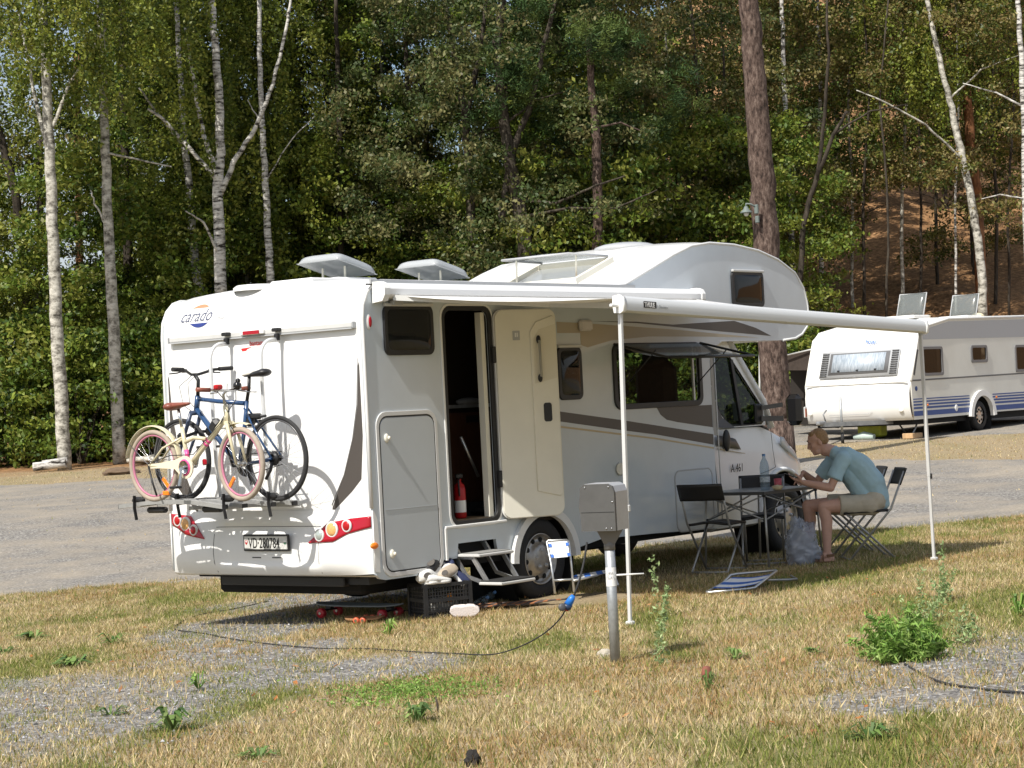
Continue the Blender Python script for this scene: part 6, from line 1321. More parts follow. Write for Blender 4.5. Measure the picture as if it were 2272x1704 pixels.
big('dark_tree', 'dark straight trunk between the second and third birches', 57, 0, [([(282, 900, 57), (278, 600, 57), (270, 400, 57), (268, 200, 57), (262, 0, 57)], .14, .10)], 'dark', 'broad', 1, crown_z=4.5)
# --- the oaks and pines in the middle
big('oak_tree', 'dark two-stemmed oak in the middle of the wood, its limbs spreading above the skylight', 53, 0, [([(1024, 620, 53), (1018, 480, 53), (1012, 350, 53), (1002, 240, 53), (985, 130, 53), (960, 0, 53)], .13, .07), ([(1008, 250, 53), (1035, 130, 53), (1050, 0, 53)], .08, .05), ([(1010, 300, 53), (1050, 280, 53), (1100, 270, 53)], .03, .015)], 'oak', 'oak', 0, crown_z=1.0, back=.6)
big('oak_tree', 'thick grey-footed oak right of the two-stemmed one, just above the motorhome roof', 52, 0, [([(1132, 620, 52), (1134, 520, 52), (1120, 440, 52), (1100, 340, 52), (1085, 230, 52), (1075, 90, 52), (1090, -30, 52)], .21, .09), ([(1085, 480, 52), (1092, 400, 52), (1108, 340, 52)], .10, .08), ([(1100, 345, 52), (1150, 215, 52), (1170, 120, 52), (1200, 0, 52)], .09, .05), ([(1115, 430, 52), (1200, 440, 51.5), (1290, 400, 51), (1350, 380, 51)], .05, .02), ([(1120, 470, 52), (1230, 450, 51), (1330, 450, 51), (1420, 410, 51)], .045, .015), ([(1090, 270, 52), (1160, 215, 52), (1230, 195, 52)], .035, .015)], 'oak', 'oak', 1, crown_z=1.4, dx=.5, back=.4)
big('pine_tree', 'dark green pine above the overcab roof, with a short red trunk', 51.5, 0, [([(1292, 640, 51.5), (1290, 400, 51.5), (1288, 300, 51.5), (1284, 250, 51.5), (1270, 60, 51.5)], .13, .08), ([(1290, 275, 51.5), (1340, 265, 51.5), (1400, 290, 51.5)], .035, .015)], 'pine', 'pine', 0, crown_z=2.9, back=.6)
big('young_tree', 'slim grey trunk left of the two-stemmed oak', 57, 0, [([(895, 640, 57), (888, 420, 57), (882, 250, 57), (876, 100, 57), (872, -20, 57)], .09, .05), ([(884, 240, 57), (930, 150, 57), (965, 145, 57)], .03, .012)], 'oak', 'sparse', 1, crown_z=1)
big('dark_tree', 'tall thin dark trunk rising behind the roof hatches', 55, 0, [([(735, 600, 55), (733, 300, 55), (728, 120, 55), (724, -20, 55)], .085, .05)], 'dark', 'broad', 2, crown_z=2)
# --- the big pine and the right-hand side
PD = 37.0
bp0 = big('pine_tree', 'tall foreground pine with thick scaly trunk behind the cab, a lamp fixed to it', PD, 0, [([(1680, 905, PD), (1672, 780, PD), (1655, 560, PD), (1648, 400, PD), (1637, 250, PD), (1626, 120, PD), (1618, 0, PD), (1610, -120, PD)], .262, .155)], 'pine', None, 0)
big('birch_tree', 'thin birch directly right of the tall foreground pine, lost in leaves below', 58, 0, [([(1712, 640, 58), (1708, 420, 58), (1700, 330, 58), (1694, 200, 58), (1690, 60, 58), (1688, -20, 58)], .085, .05)], 'birch', 'sparse', 2, crown_z=1.2)
big('birch_tree', 'slender birch with a thin dark tree crossing it, second right of the tall pine', 62, 0, [([(1775, 640, 62), (1770, 300, 62), (1772, 150, 62), (1766, 0, 62)], .075, .05)], 'birch', 'sparse', 3, crown_z=.5)
big('dark_tree', 'dark forked tree slanting up to the right, right of the tall pine', 54, 0, [([(1725, 640, 54), (1735, 480, 54), (1765, 380, 54), (1800, 290, 54), (1830, 240, 54)], .08, .04), ([(1765, 390, 54), (1782, 250, 54), (1790, 120, 54), (1786, 0, 54)], .055, .03), ([(1800, 290, 54), (1880, 240, 54), (1960, 225, 54)], .03, .012)], 'dark', 'yellow', 2, crown_z=.5)
big('pine_tree', 'orange-barked pine on the hillside at the right', 62, 0, [([(2110, 420, 62), (2098, 330, 62), (2092, 240, 62), (2084, 160, 62), (2080, 60, 62), (2074, -40, 62)], .155, .11), ([(2080, 120, 62), (2040, 60, 62), (2000, 40, 62)], .03, .012)], 'redpine', 'sparse', 0, crown_z=.0)
big('birch_tree', 'birch with a dark foot and white upper stem, left of the orange pine', 57, 0, [([(2125, 700, 57), (2118, 560, 57), (2100, 440, 57), (2075, 320, 57), (2055, 230, 57), (2042, 180, 57), (2010, 40, 57), (1995, -40, 57)], .125, .055), ([(2085, 350, 57), (2000, 270, 56.5), (1900, 215, 56), (1850, 195, 56)], .04, .015), ([(2050, 215, 57), (2120, 150, 57), (2200, 120, 57)], .03, .012)], 'birchold', 'birch', 2, crown_z=3.4)
big('birch_tree', 'white birch cut by the right edge of the picture', 55, 0, [([(2224, 700, 55), (2216, 420, 55), (2212, 260, 55), (2206, 120, 55), (2198, -20, 55)], .10, .06), ([(2212, 230, 55), (2150, 200, 55), (2080, 180, 55)], .035, .012), ([(2214, 430, 55), (2160, 420, 55), (2120, 430, 55)], .03, .01)], 'birch', 'sparse', 1, crown_z=3.)
# --- the rest of the wood
RS = random.Random(5); ng = 'background trees filling the wood'
kinds = [('leafy_tree', 'broad', 'dark'), ('leafy_tree', 'oak', 'oak'), ('leafy_tree', 'sparse', 'oak'), ('leafy_tree', 'birch', 'birchold'), ('pine_tree', 'pine', 'pine')]
lab = {'broad': 'dense green leafy tree deeper in the wood, one of many alike', 'oak': 'grey-green oak deeper in the wood, one of many alike', 'sparse': 'thin brownish-leaved tree deeper in the wood, one of many alike', 'birch': 'birch with drooping leaves deeper in the wood, one of many alike', 'pine': 'dark pine deeper in the wood, one of many alike'}
def inrange(L, D, m=1.): return abs(L) < .247*D+m
cnt = 0
for row, (D0, step) in enumerate(((57, 2.8), (62, 3.0), (68, 3.3), (75, 3.8))):
    L = -.247*D0-2+RS.random()*2
    while L < .247*D0+2.5:
        D = D0+RS.uniform(-1.8, 1.8); u = (L/D*FPX+1136)/1.0271
        gap = -60 < u < 290; hole = 500 < u < 600 and row > 0
        w_ = [4, 2, 1, 3, .3] if u < 700 else ([3, 4, 2, 0, 1.2] if u < 1650 else [1.6, 1.5, 4, 1, .8])
        kn, ck, bk_ = RS.choices(kinds, w_)[0]
        if not ((gap and row > 0) or hole or (u > 1750 and RS.random() < .45) or (row == 3 and u < 1650)):
            tree(kn, L, D, lab[ck], ck, RS.randrange(3), bk_, r=RS.choice((.10, .13)), rot=RS.uniform(0, 6.28), s=RS.uniform(.85, 1.15), sz=RS.uniform(.85, 1.1)*(.40 if gap else 1), group=ng+': '+ck, crown_z=RS.uniform(-.6, .6)); cnt += 1
        L += step*RS.uniform(.75, 1.25)
for k, (px, D, r, bk_, lean_) in enumerate(((1868, 60, .05, 'dark', 10), (1915, 58, .04, 'oak', -14), (1950, 63, .06, 'birchold', 8), (1988, 61, .045, 'dark', -6), (2025, 66, .06, 'oak', 12), (2065, 60, .04, 'birch', 5), (2150, 63, .06, 'oak', -10), (2180, 60, .045, 'dark', 9), (1840, 64, .05, 'birchold', -8), (1560, 58, .05, 'oak', 7), (1440, 60, .05, 'birchold', -5), (820, 58, .05, 'birchold', 6), (650, 59, .045, 'oak', -6))):
    big('young_tree', ['thin dark', 'thin brown', 'slim pale'][0 if bk_ == 'dark' else 1 if bk_ == 'oak' else 2]+' young trunk deep in the wood, '+('number %s from the right among the slim ones' % k if False else ['just right of the dark slanting tree', 'above the caravan front window', 'above the caravan roof hatches', 'close left of the white-topped birch', 'left of the orange pine', 'right behind the orange pine', 'right of the dark-footed birch', 'near the right edge birch', 'left of the slim ones above the caravan', 'left of the tall scaly pine', 'above the overcab roof', 'left of the slim grey trunk', 'right of the straight white birch'][k]), D, 0, [([(px, 700, D), (px-lean_*.3, 450, D), (px+lean_, 220, D), (px-lean_*.5, -30, D)], r, r*.6)], bk_, 'sparse' if k % 3 == 0 else None, k % 3, crown_z=2.5, back=.5)
# understorey bushes along the edge
bl = {'bush': 'green leafy bush at the edge of the wood, one of a row alike', 'yellow': 'bright yellow-green young tree in the undergrowth, one of several alike'}
for D0, step, kk in ((52.5, 1.9, 'bush'), (54.5, 3.6, 'yellow'), (57, 2.2, 'bush'), (63, 3.2, 'yellow')):
    L = -.247*D0-1.5
    while L < .247*D0+2:
        D = D0+RS.uniform(-.8, .8); u = (L/D*FPX+1136)/1.0271
        if not (kk == 'bush' and RS.random() < (.45 if u < 700 else .2)) and not (1700 < u and RS.random() < .90) and not (D0 > 55 and 60 < u < 220):
            s_ = RS.uniform(.8, 1.25); p = VF(L, D, 0); p.z = gz(p.x, p.y)-.05; o = thing('bush', bl[kk], 'bush', tuple(p), RS.uniform(0, 6), 'undergrowth: '+kk); o.scale = (s_, s_, s_*RS.uniform(.8, 1.15))
            c = bpy.data.objects.new('foliage', crown(kk, RS.randrange(3))); COL.objects.link(c); c.parent = o
            t = MB(); R2 = random.Random(cnt)
            key = ('stems', RS.randrange(2))
            if key not in TRK:
                for q in range(6): a = q*1.05; limb(t, [(0, 0, -.1), (.3*cos(a), .3*sin(a), .9), (.7*cos(a), .7*sin(a), 1.9)], .03, .01, q, .04, 5)
                TRK[key] = t.build('stems', BARK['dark'], o)
            else: c = TRK[key].copy(); COL.objects.link(c); c.parent = o
        L += step*RS.uniform(.7, 1.3)
# the far wood, one mass
def farwood():
    rg = np.random.default_rng(77); P = []
    for k in range(1500):
        D = 84+22*rg.random(); L = (rg.random()*2-1)*(.26*D+3); u = (L/D*FPX+1136)/1.0271
        zmax = 17 if u > 1650 else 6+4*rg.random()
        if 30 < u < 215: zmax = 3.2
        z = float(gzn(np.array([L]), np.array([D]))[0])+.3+zmax*rg.random()
        if u < 1650: z = min(z, 2+zmax)
        p = VF(L, D, z); P.append((p.x, p.y, p.z))
    c, q = leaves(np.array(P), 52000, .62, .17, [(.06, .09, .025), (.09, .11, .032), (.13, .12, .045), (.04, .06, .02)], rg)
    o = bpy.data.objects.new('far_wood', np_mesh('far_wood', c, 4, q, LEAF)); COL.objects.link(o); tag(o, 'far part of the wood where single trees can no longer be told apart', 'wood', kind='stuff')
farwood()
# ================================================================ caravan on the right (parallel to the motorhome)
CX0, CY0, CW_ = 25.83, 9.06, 2.42
cg = gz(28.8, CY0+.2)
CV = thing('caravan', 'white caravan with blue stripes along its side, parked behind the gravel road', 'caravan', (28.8, CY0+1.2, cg))
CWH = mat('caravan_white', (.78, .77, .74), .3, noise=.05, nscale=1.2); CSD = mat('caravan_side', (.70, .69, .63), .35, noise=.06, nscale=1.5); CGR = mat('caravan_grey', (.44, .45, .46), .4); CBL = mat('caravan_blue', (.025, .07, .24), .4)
XZc = Matrix.Translation((0, CY0, 0)) @ XZ
S_ = [(25.86, 1.02), (25.80, 1.79), (25.98, 2.25), (26.20, 2.74), (26.45, 2.87), (27.55, 3.03), (33.1, 3.10), (33.1, 1.06), (29.36, 1.06)]+[(28.83+.50*cos(a), .98+.47*sin(a)) for a in [radians(q) for q in range(12, 169, 12)]]+[(28.30, 1.04)]
cw1, cw2, cw3 = rrect(26.36, 1.93, 27.14, 2.43, .05), rrect(28.5, 2.16, 29.17, 2.44, .04), rrect(30.58, 1.93, 31.5, 2.43, .05)
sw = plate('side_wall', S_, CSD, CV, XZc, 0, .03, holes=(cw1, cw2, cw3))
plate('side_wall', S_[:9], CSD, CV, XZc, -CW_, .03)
for P in ([(26.10, 2.62), (33.08, 2.66), (33.08, 3.06), (27.55, 2.99), (26.5, 2.83), (26.22, 2.72)],): plate('grey_band', P, CGR, sw, XZc, .0165, .003)
plate('dark_moulding', [(25.84, 1.79), (33.08, 1.86), (33.08, 1.89), (25.84, 1.82)], mat('dark_moulding', (.12, .12, .12), .5), sw, XZc, .018, .008)
for z, h_ in ((1.43, .022), (1.375, .03), (1.315, .036), (1.25, .042), (1.14, .10)):
    for x0, x1 in ((25.86, 28.30), (29.37, 33.08)): plate('blue_stripe', [(x0, z-h_/2+.008*(x0-26)/6), (x1, z-h_/2+.008*(x1-26)/6), (x1, z+h_/2+.012*(x1-26)/6), (x0, z+h_/2+.012*(x0-26)/6)], CBL, sw, XZc, .0165, .003)
def crow(u, v):
    F_ = [(25.86, 1.02), (25.78, 1.10), (25.72, 1.3), (25.72, 1.55), (25.77, 1.76), (25.80, 1.80), (25.98, 2.25), (26.20, 2.74), (26.42, 2.90), (27.45, 3.06), (33.1, 3.14)]
    x, z = F_[min(int(u*(len(F_)-1)+1e-6), len(F_)-1)]; q = 1-abs(2*v-1)**6; return (x+.03-.06*q if u < .45 else x, CY0+.01+v*(CW_-.02), z+(.035*q if z > 2.8 else 0))
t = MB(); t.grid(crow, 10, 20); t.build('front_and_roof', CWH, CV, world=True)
t = MB(); t.tube([(25.80, CY0-.02, 1.80), (25.98, CY0-.02, 2.25), (26.19, CY0-.02, 2.73), (26.42, CY0-.02, 2.88), (27.52, CY0-.02, 3.045), (33.1, CY0-.02, 3.115)], .028, 6); t.build('edge_moulding', CWH, CV, world=True)
t = MB(); t.tube([(25.74, CY0+.04, 1.79), (25.74, CY0+CW_-.04, 1.80)], .018, 6); t.build('seam_moulding', CWH, CV, world=True)
def FS(y, z, o=0.): # point on the slanted front
    x = 25.80+(z-1.80)*.42-.02; return Vector((x-o, y, z+o*.4))
def fquad(y0, y1, z0, z1, nm, m, par, o=.02, nu=1, sk=0.):
    t = MB(); t.grid(lambda u, v: FS(y0+(y1-y0)*u, z0+(z1-z0)*v, o), nu, 1); return t.build(nm, m, par, world=True, solid=.012)
fw = fquad(9.36, 11.16, 1.93, 2.46, 'front_window', CGR, CV, .02)
fquad(9.58, 10.95, 1.99, 2.42, 'frame', mat('dark_frame2', (.16, .16, .165), .4), fw, .034)
fquad(9.66, 10.88, 2.03, 2.39, 'curtain', mat('pale_curtain', (.30, .38, .47), .4, noise=.35, nscale=9, stretch=(1, 6, .6), col2=(.58, .63, .68)), fw, .048)
for y0 in (9.38, 10.99):
    for k in range(11): fquad(y0, y0+.15, 1.955+.045*k, 1.98+.045*k, 'vent_slat', mat('slat_dark', (.07, .07, .07), .5), fw, .034)
for y in (9.85, 10.27, 10.7): t = MB(); t.box(FS(y, 2.05, .06), (.02, .05, .03)); t.build('catch', BLACK, fw, world=True)
TMc = Matrix(((0, .387, -.922, FS(10.19, 2.60, .03).x), (-1, 0, 0, 10.19), (0, .922, .387, 2.60), (0, 0, 0, 1)))
text('lettering', 'Polar', .14, mat('sky_blue_lettering', (.02, .13, .42), .4), CV, TMc, 0, 0, .004, xs=.9, bold=.002)
t = MB(); t.tube([FS(9.2, 2.52, .02), FS(11.2, 2.50, .02)], .006, 4); t.build('front_seam', CGR, CV, world=True)
bxm = MB(); bxm.tube([(25.70, 9.9, 1.22), (25.70, 10.0, 1.18), (25.70, 10.9, 1.18)], .004, 4); bxm.build('locker_seam', CGR, CV, world=True)
for y in (9.25, 11.35): t = MB(); t.ball((25.71, y, 1.22), (.015, .05, .035)); t.build('front_lamp', mat('white_lens', (.7, .68, .62), .2), CV, world=True)
BRG = glass('brown_glass', (.18, .15, .11), .62, .05)
for (x0, z0, x1, z1) in ((26.31, 1.885, 27.19, 2.475), (28.46, 2.12, 29.21, 2.485), (30.54, 1.885, 31.55, 2.475)):
    f = plate('side_window', rrect(x0, z0, x1, z1, .06), mat('dark_frame2', (.16, .16, .165), .4), CV, XZc, .025, .02, holes=(rrect(x0+.06, z0+.06, x1-.06, z1-.05, .04),))
    gm = MB(); gm.add([(x0+.05, CY0-.02, z0+.05), (x1-.05, CY0-.02, z0+.05), (x1-.05, CY0-.02, z1-.04), (x0+.05, CY0-.02, z1-.04)], [(0, 1, 2, 3)]); gm.build('pane', BRG, f, world=True)
    t = MB(); t.box(((x0+x1)/2, CY0+.12, (z0+z1)/2), (x1-x0, .02, z1-z0)); t.build('curtain', mat('beige_curtain', (.30, .25, .18), .8, noise=.4, nscale=8, stretch=(5, 1, .4)), f, world=True)
fquad_ = MB(); fquad_.box((26.02, CY0-.012, 2.18), (.12, .012, .55), rot=Matrix.Rotation(radians(22), 3, 'Y')); fquad_.build('side_vent', mat('slat_dark', (.07, .07, .07), .5), CV, world=True)
t = MB(); t.tube([(28.83+.53*cos(a), CY0-.03, .98+.50*sin(a)) for a in [radians(q) for q in range(2, 179, 8)]], .05, 6, sq=(.045, .06)); t.build('wheel_arch', CWH, CV, world=True)
t = MB(); t.lathe([(.52, 0), (.52, .3), (0, .3)], (28.83, CY0+.02, .98), (0, 1, 0), 26); t.box((29.5, CY0+1.2, .98), (7.0, 2.2, .12)); t.build('underside', UNDER, CV, world=True)
c = (28.83, CY0+.10, cg+.31); t = MB(); t.lathe([(.19, -.08), (.28, -.08), (.31, -.05), (.31, .05), (.28, .08), (.19, .08)], c, (0, -1, 0), 30); wo = t.build('wheel', RUBBER, CV, world=True)
t = MB(); t.lathe([(.2, .06), (.19, .07), (.14, .05), (.06, .06), (0, .065)], c, (0, -1, 0), 26); t.build('rim', STEEL, wo, world=True)
for k in range(8): q = 2*pi*k/8; t = MB(); t.lathe([(0, .062), (.028, .058)], (c[0]+.12*cos(q), c[1], c[2]+.12*sin(q)), (0, -1, 0), 8); t.build('vent_hole', UNDER, wo, world=True)
for x, z, m, s_ in ((26.45, 1.30, ORANGE, .04), (29.55, 1.37, ORANGE, .04), (26.30, 1.38, WPLAST, .06), (27.68, 1.20, WPLAST, .07), (26.0, 1.64, CBL, .05)): t = MB(); t.ball((x, CY0-.02, z), (s_, .012, s_*.6 if m is ORANGE else s_), 12, 8); t.build('reflector' if m is ORANGE else 'hatch_cap', m, CV, world=True)
for x, y in ((27.55, 10.0), (29.95, 10.0)):
    t = MB(); hz = 3.13; t.box((x, y, hz), (.7, .7, .07), bev=.015); o = t.build('roof_hatch', CWH, CV, world=True)
    t = MB(); R_ = Matrix.Rotation(radians(-68), 3, 'Y'); p0 = Vector((x+.15, y, hz+.04)); t.grid(lambda u, v: p0+R_ @ Vector((.50*u, (v-.5)*.62, .05*sin(pi*u)**.4*sin(pi*v)**.4)), 8, 8); l2 = t.build('hatch_lid', glass('smoke_lid', (.75, .78, .76), .40, .15, (.25, .27, .27)), o, world=True, solid=.01)
    t = MB(); t.tube([p0+R_ @ Vector(q) for q in ((0, -.31, 0), (.50, -.31, 0), (.50, .31, 0), (0, .31, 0))], .016, 6); t.build('lid_rim', CGR, l2, world=True)
t = MB(); t.box((26.75, 10.2, 3.06), (.45, .5, .05), bev=.015); t.box((28.55, 10.2, 3.16), (.5, .2, .06), bev=.01); t.ball((30.8, 10, 3.17), (.14, .14, .07)); t.build('roof_fitting', mat('cream_fitting', (.66, .58, .40), .5), CV, world=True)
dr = MB(); hp_ = Vector((24.35, 10.28, 1.02))
for y in (9.55, 11.0): dr.tube([(26.2, y, .99), hp_], .035, 4, sq=(.03, .045))
dr.box((24.32, 10.28, 1.05), (.28, .09, .08), bev=.02); dr.tube([(24.5, 10.28, 1.08), (24.42, 10.28, 1.22), (24.55, 10.28, 1.3)], .016, 6); dr.build('drawbar', mat('galv_dark', (.30, .31, .32), .5, metal=.5, noise=.3), CV, world=True)
t = MB(); g_ = gz(24.9, 10.15); t.tube([(24.9, 10.15, 1.55), (24.9, 10.15, g_+.18)], .024, 8); t.build('jockey_tube', GALV, CV, world=True); t = MB(); t.lathe([(.04, -.03), (.10, -.03), (.11, 0), (.10, .03), (.04, .03)], (24.9, 10.15, g_+.11), (.5, -.8, 0), 18); t.build('jockey_wheel', RUBBER, CV, world=True)
t = MB(); g_ = gz(26.3, 9.3); t.tube([(26.6, 9.35, 1.0), (26.25, 9.3, g_+.1)], .02, 6); t.build('corner_steady', GALV, CV, world=True)
t = MB(); t.box((26.22, 9.3, g_+.055), (.42, .24, .11), bev=.01); o = t.build('wooden_block', mat('pale_wood', (.52, .34, .18), .7, noise=.3, nscale=12), None); tag(o, 'pale wooden block under the corner leg of the caravan', 'block')
p = at(1885, 940, 44); g_ = gz(p.x, p.y); t = MB()
t.box((p.x, p.y, g_+.20), (.30, .55, .34), bev=.03); o = t.build('storage_box', mat('yellow_plastic', (.62, .66, .06), .45, noise=.2, nscale=6), None); tag(o, 'yellow-green plastic box under the drawbar of the caravan', 'box')
p = at(1868, 948, 43.6); g_ = gz(p.x, p.y); t = MB(); t.tube([(p.x, p.y-.22, g_+.05), (p.x, p.y, g_+.08), (p.x, p.y+.24, g_+.05)], [.06, .09, .05], 10); o = t.build('bag', mat('pale_green_bag', (.50, .60, .55), .6), None); tag(o, 'pale green bag on the ground in front of the yellow box', 'bag')
p = at(1915, 938, 45); g_ = gz(p.x, p.y); t = MB(); t.tube([(p.x, p.y-.25, g_+.30), (p.x, p.y+.5, g_+.32)], .012, 5); t.tube([(p.x, p.y-.25, g_+.30), (p.x+.1, p.y-.42, g_)], .018, 5); t.tube([(p.x, p.y+.5, g_+.32), (p.x, p.y+.6, g_)], .012, 5); t.box((p.x, p.y+.1, g_+.32), (.4, .7, .02)); o = t.build('folding_stool', TUBE, None); tag(o, 'low grey folding stool beneath the caravan drawbar', 'stool')
# dark tent awning on the caravan's far side
TN = thing('tent_awning', 'dark brown tent awning beside the caravan, half hidden by the tall pine', 'awning', tuple(at(1730, 860, 46)))
a, b, c_, d_ = at(1812, 742, 44.2), at(1700, 768, 46.5), at(1690, 800, 48), at(1812, 760, 47)
t = MB(); t.add([a, b, c_, d_], [(0, 1, 2, 3)]); t.add([a+Vector((0, 0, -.02)), b+Vector((0, 0, -.02)), at(1702, 800, 46.5), at(1812, 800, 44.2)], [(0, 1, 2, 3)]); t.build('roof_canvas', mat('brown_canvas', (.055, .04, .032), .9, noise=.3), TN, world=True, solid=.01)
t = MB(); t.add([at(1708, 790, 47.5), at(1812, 790, 46), at(1812, 925, 46), at(1708, 915, 47.5)], [(0, 1, 2, 3)]); t.build('wall_canvas', mat('dark_canvas', (.02, .016, .013), .9), TN, world=True, solid=.01)
t = MB(); t.tube([at(1812, 741, 44.2), at(1690, 770, 46.5)], .02, 6); t.build('ridge_pole', LTRIM, TN, world=True)
t = MB(); t.tube([at(1641, 748, 40), at(1641, 900, 40)], .02, 6); t.tube([at(1641, 749, 40), at(1650, 749, 40)], .02, 6); o = t.build('pole', mat('pale_pole', (.5, .5, .48), .5), None); tag(o, 'thin pale pole standing just left of the tall pine trunk', 'pole')
# lamp on the pine
LD_ = 36.7; lp = at(1612, 458, LD_)
LM = thing('tree_lamp', 'small grey outdoor lamp with a wide shade on the trunk of the tall pine', 'lamp', tuple(lp))
gm_ = mat('lamp_grey_green', (.14, .17, .16), .6)
t = MB(); t.lathe([(.105, -.015), (.10, 0), (.05, .045), (.03, .09), (.015, .10)], lp, (0, 0, 1), 24); t.build('lamp_shade', gm_, LM, world=True, solid=.004)
t = MB(); t.ball(lp+Vector((0, 0, -.03)), (.045, .045, .045)); t.build('bulb_glass', mat('milk_glass', (.6, .6, .55), .3), LM, world=True)
t = MB(); t.tube([lp+Vector((0, 0, .09)), at(1612, 440, LD_), at(1622, 441, LD_), at(1632, 447, LD_)], .018, 8); t.build('bracket', gm_, LM, world=True)
t = MB(); t.box(at(1634, 452, LD_), (.05, .07, .16), bev=.01); t.box(at(1636, 474, LD_), (.05, .07, .12), bev=.01); t.build('junction_box', gm_, LM, world=True)

# ================================================================ weeds, stones
GRN = [(.18, .31, .055), (.24, .37, .08), (.12, .23, .04), (.29, .40, .11)]; GRD = [(.12, .20, .055), (.17, .26, .07), (.08, .15, .04), (.21, .28, .09)]; GRP = [(.30, .40, .17), (.38, .46, .23), (.22, .31, .12)]
def plant(name, label, px, py, fn, seed, group=None):
    p = gat(px, py, 0); rg = np.random.default_rng(seed); co, col = fn(rg); o = thing(name, label, 'plant', tuple(p), 0, group)
    c = bpy.data.objects.new('leaves', np_mesh('leaves', co, 4, col, LEAF)); COL.objects.link(c); c.parent = o; return o
def rosette(r=.14, n=26, h=.05, pal=GRD):
    def fn(rg):
        co, cols = [], []
        for k in range(n):
            a = rg.random()*2*pi; L_ = r*(.5+.6*rg.random()); up = h*(.3+1.2*rg.random()); w_ = L_*.10; d = np.array([cos(a), sin(a), 0]); s = np.array([-sin(a), cos(a), 0]); p0 = d*.008; p1 = d*L_*.5+np.array([0, 0, up]); p2 = d*L_+np.array([0, 0, up*.6]); c = np.array(pal[rg.integers(0, len(pal))])*(.7+.6*rg.random())
            co.append([p0, p1-s*w_, p1+np.array([0, 0, -.004]), p1+s*w_]); co.append([p1-s*w_, p2, p1+s*w_, p1]); cols += [c, c*1.1]
            if rg.random() < .6: j = .75; q = d*L_*j+np.array([0, 0, up]); co.append([q, q+s*w_*1.6+d*.01, q+d*.02, q-s*w_*1.6+d*.01]); cols.append(c)
        return np.array(co), np.array(cols)
    return fn
RG_ = 'flat green weeds in the dry turf'
for k, (px, py, r, h, lb) in enumerate(((245, 1392, .16, .07, 'dark green leafy weed on the gravel, nearest below the motorhome tail, pointed to the right'), (160, 1440, .24, .07, 'wide dark green weed at the left, below the smaller pointed one'), (370, 1580, .17, .09, 'tall-leaved dark weed at the bottom left where turf meets gravel'), (75, 1380, .20, .05, 'flat green weed near the left edge, highest of the four on the left'), (10, 1412, .16, .04, 'green weed cut by the left edge'), (840, 1374, .11, .10, 'small bright green weed in front of the longboard wheels'), (1590, 1424, .12, .05, 'green rosette weed right of the power post'), (1755, 1410, .09, .03, 'tiny flat weed between the rosette and the bush'), (1530, 1492, .07, .08, 'small green tuft at the foot of the reddish stump'), (2200, 1330, .12, .10, 'green weed at the right edge above the gravel'), (430, 1490, .09, .08, 'green tuft in the gravel, middle of the left patch'), (240, 1545, .12, .04, 'grassy green tuft on the left gravel, near the bottom'), (560, 1640, .13, .04, 'low grey-green weed at the bottom left centre'), (900, 1560, .14, .07, 'grey-green weed with a dry stalk in the foreground'), (1880, 1600, .15, .06, 'dark green tuft in the right foreground'))):
    plant('weed', lb, px, py, rosette(r, 30 if r > .12 else 20, h, GRD if k not in (5, 9, 10) else GRN), 300+k, RG_)
def bushy(n, rx, ry, h, pal, sz, sprigs=40):
    def fn(rg):
        P = []
        for k in range(sprigs):
            a = rg.random()*2*pi; q = rg.random()**.5; x, y = rx*q*cos(a), ry*q*sin(a); hh = h*(1-.6*q*q)*(.5+.7*rg.random()); tx, ty = x*1.25+rg.normal(0, .03), y*1.25+rg.normal(0, .03)
            for j in range(14): f_ = j/13; P.append((x*(.5+.5*f_)+(tx-x)*f_, y*(.5+.5*f_)+(ty-y)*f_, hh*f_))
        return leaves(np.array(P), n, .016, sz, pal, rg, elong=4.2)
    return fn
plant('weed_bush', 'bright green bushy weed at the right, at the edge of the gravel', 1955, 1425, bushy(6500, .21, .20, .27, GRN, .0125, 60), 401)
def stalk(h, n, pal, spread, sz=.02, k=5, hang=.0):
    def fn(rg):
        P = []
        for s_ in range(k):
            a = rg.random()*2*pi; l = rg.random()*.18
            hh = h*(1 if s_ == 0 else .35+.5*rg.random())
            for j in range(30): f_ = j/29; P.append((l*f_*cos(a)*(s_ > 0)+rg.normal(0, spread*(1-f_*.7)), l*f_*sin(a)*(s_ > 0)+rg.normal(0, spread*(1-f_*.7)), hh*f_))
        return leaves(np.array(P), n, .008, sz, pal, rg, elong=2.2)
    return fn
plant('tall_weed', 'tall pale green weed spike right of the power post', 1425, 1440, stalk(.66, 620, GRP, .020, sz=.012, k=3), 402)
plant('tall_weed', 'feathery pale weed with drooping tip by the right awning leg', 2040, 1300, stalk(.42, 420, GRP, .02, sz=.014), 403)
plant('tall_weed', 'wispy pale weeds rising behind the bright green bush', 2000, 1345, stalk(.36, 500, GRP, .05, sz=.013, k=9), 404)
plant('tall_weed', 'thin pale weeds right of the bright green bush', 2085, 1385, stalk(.24, 350, GRP, .05, sz=.013, k=8), 405)
plant('clover_patch', 'low bright green patch of clover in the middle foreground', 925, 1500, lambda rg: leaves(np.stack([rg.normal(0, .26, 900), rg.normal(0, .26, 900), np.abs(rg.normal(0, .018, 900))+.01], -1), 4200, .012, .012, GRN, rg), 406)
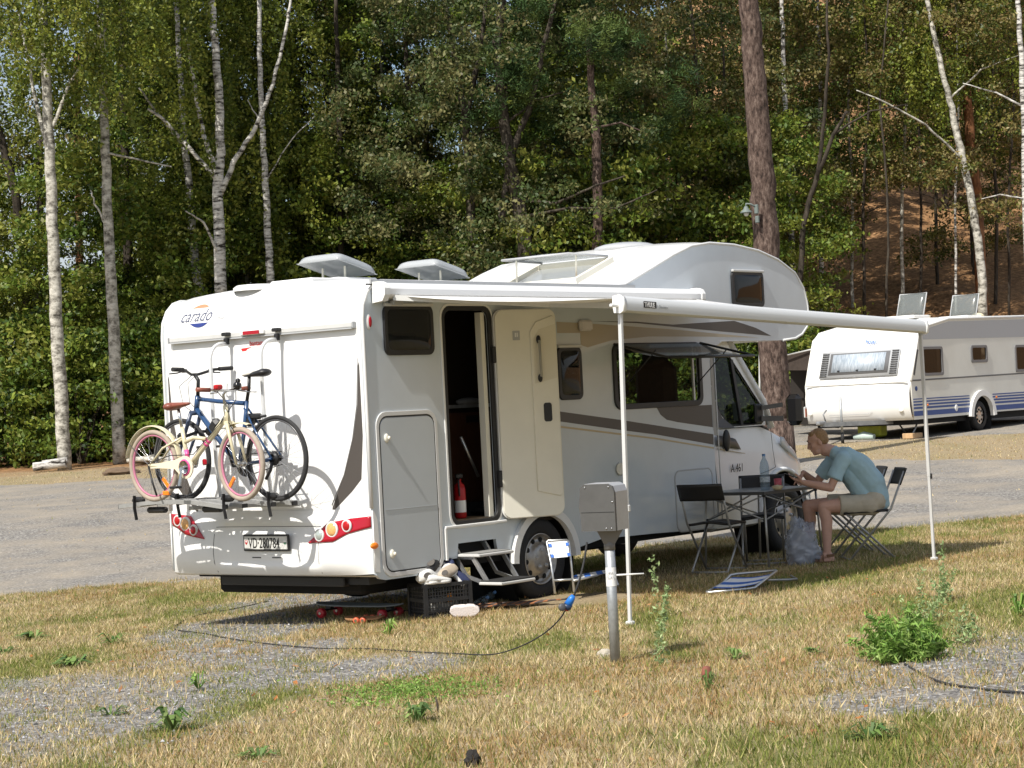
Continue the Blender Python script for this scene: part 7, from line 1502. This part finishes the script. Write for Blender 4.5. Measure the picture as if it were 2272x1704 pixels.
def rock(name, label, px, py, r, m, seed, cat='stone', up=0.): p = gat(px, py, up); o = blob(name, tuple(p+Vector((0, 0, r[2]*.35))), r, m, .3, 1.6, seed); tag(o, label, cat); return o
STN = mat('pale_stone', (.42, .38, .31), .9, noise=.25, nscale=20, bump=.4, bscale=50)
rock('stone', 'pale rounded stone at the foot of the power post', 1307, 1421, (.055, .05, .04), STN, 1.3)
rock('stone', 'low brown heap of earth and stone at the road edge left of the pink bicycle', 262, 1024, (.40, .3, .10), mat('brown_earth', (.16, .11, .07), .95, noise=.3, nscale=6), 2.1)
t = MB()
for k, (px, py, D, L_, r) in enumerate(((80, 1005, 48.5, .9, .10), (100, 998, 48.8, .7, .08))): a = at(px-8, py+4, D); t.tube(wob([a, a+Vector((.55*L_, -.6*L_, .05))], .02, 4, k), r, 9)
o = t.build('log', BARK['birch'], None); tag(o, 'pale birch logs lying left of the thickest birch trunk', 'log')
t = MB()
for k in range(5): a = at(285+rnd.uniform(-12, 12), 992+k*2, 49+k*.2); t.tube(wob([a, a+Vector((rnd.uniform(.3, .9), -rnd.uniform(.3, .9), rnd.uniform(-.05, .1)))], .02, 4, k), .05+.02*rnd.random(), 8)
o = t.build('log_pile', BARK['birchold'], None); tag(o, 'small pile of grey logs right of the second birch, behind the pink bicycle', 'log pile')
p = gat(1527, 1474, 0); t = MB(); t.lathe([(.001, -.02), (.030, -.02), (.028, .05), (.022, .085), (.010, .09), (0, .085)], p, (.1, .05, 1), 12); o = t.build('stump', mat('reddish_wood', (.20, .07, .045), .8, noise=.4, nscale=30), None); tag(o, 'short reddish wooden stump in the grass right of the power post', 'stump')
p = gat(1022, 1655, 0); o = blob('charred_stub', tuple(p+Vector((0, 0, .02))), (.035, .03, .045), mat('charred', (.02, .018, .016), .9), .5, 2.4, 5.5); tag(o, 'small charred black stub at the bottom edge of the picture', 'stub')
t = MB(); p = gat(945, 1545, 0); t.tube([p, p+Vector((.005, 0, .05)), p+Vector((-.003, .004, .10))], [.006, .007, .004], 6); o = t.build('dry_stalk', mat('dark_stalk', (.06, .045, .035), .9), None); tag(o, 'dark dry stalk standing in the middle foreground', 'stalk')
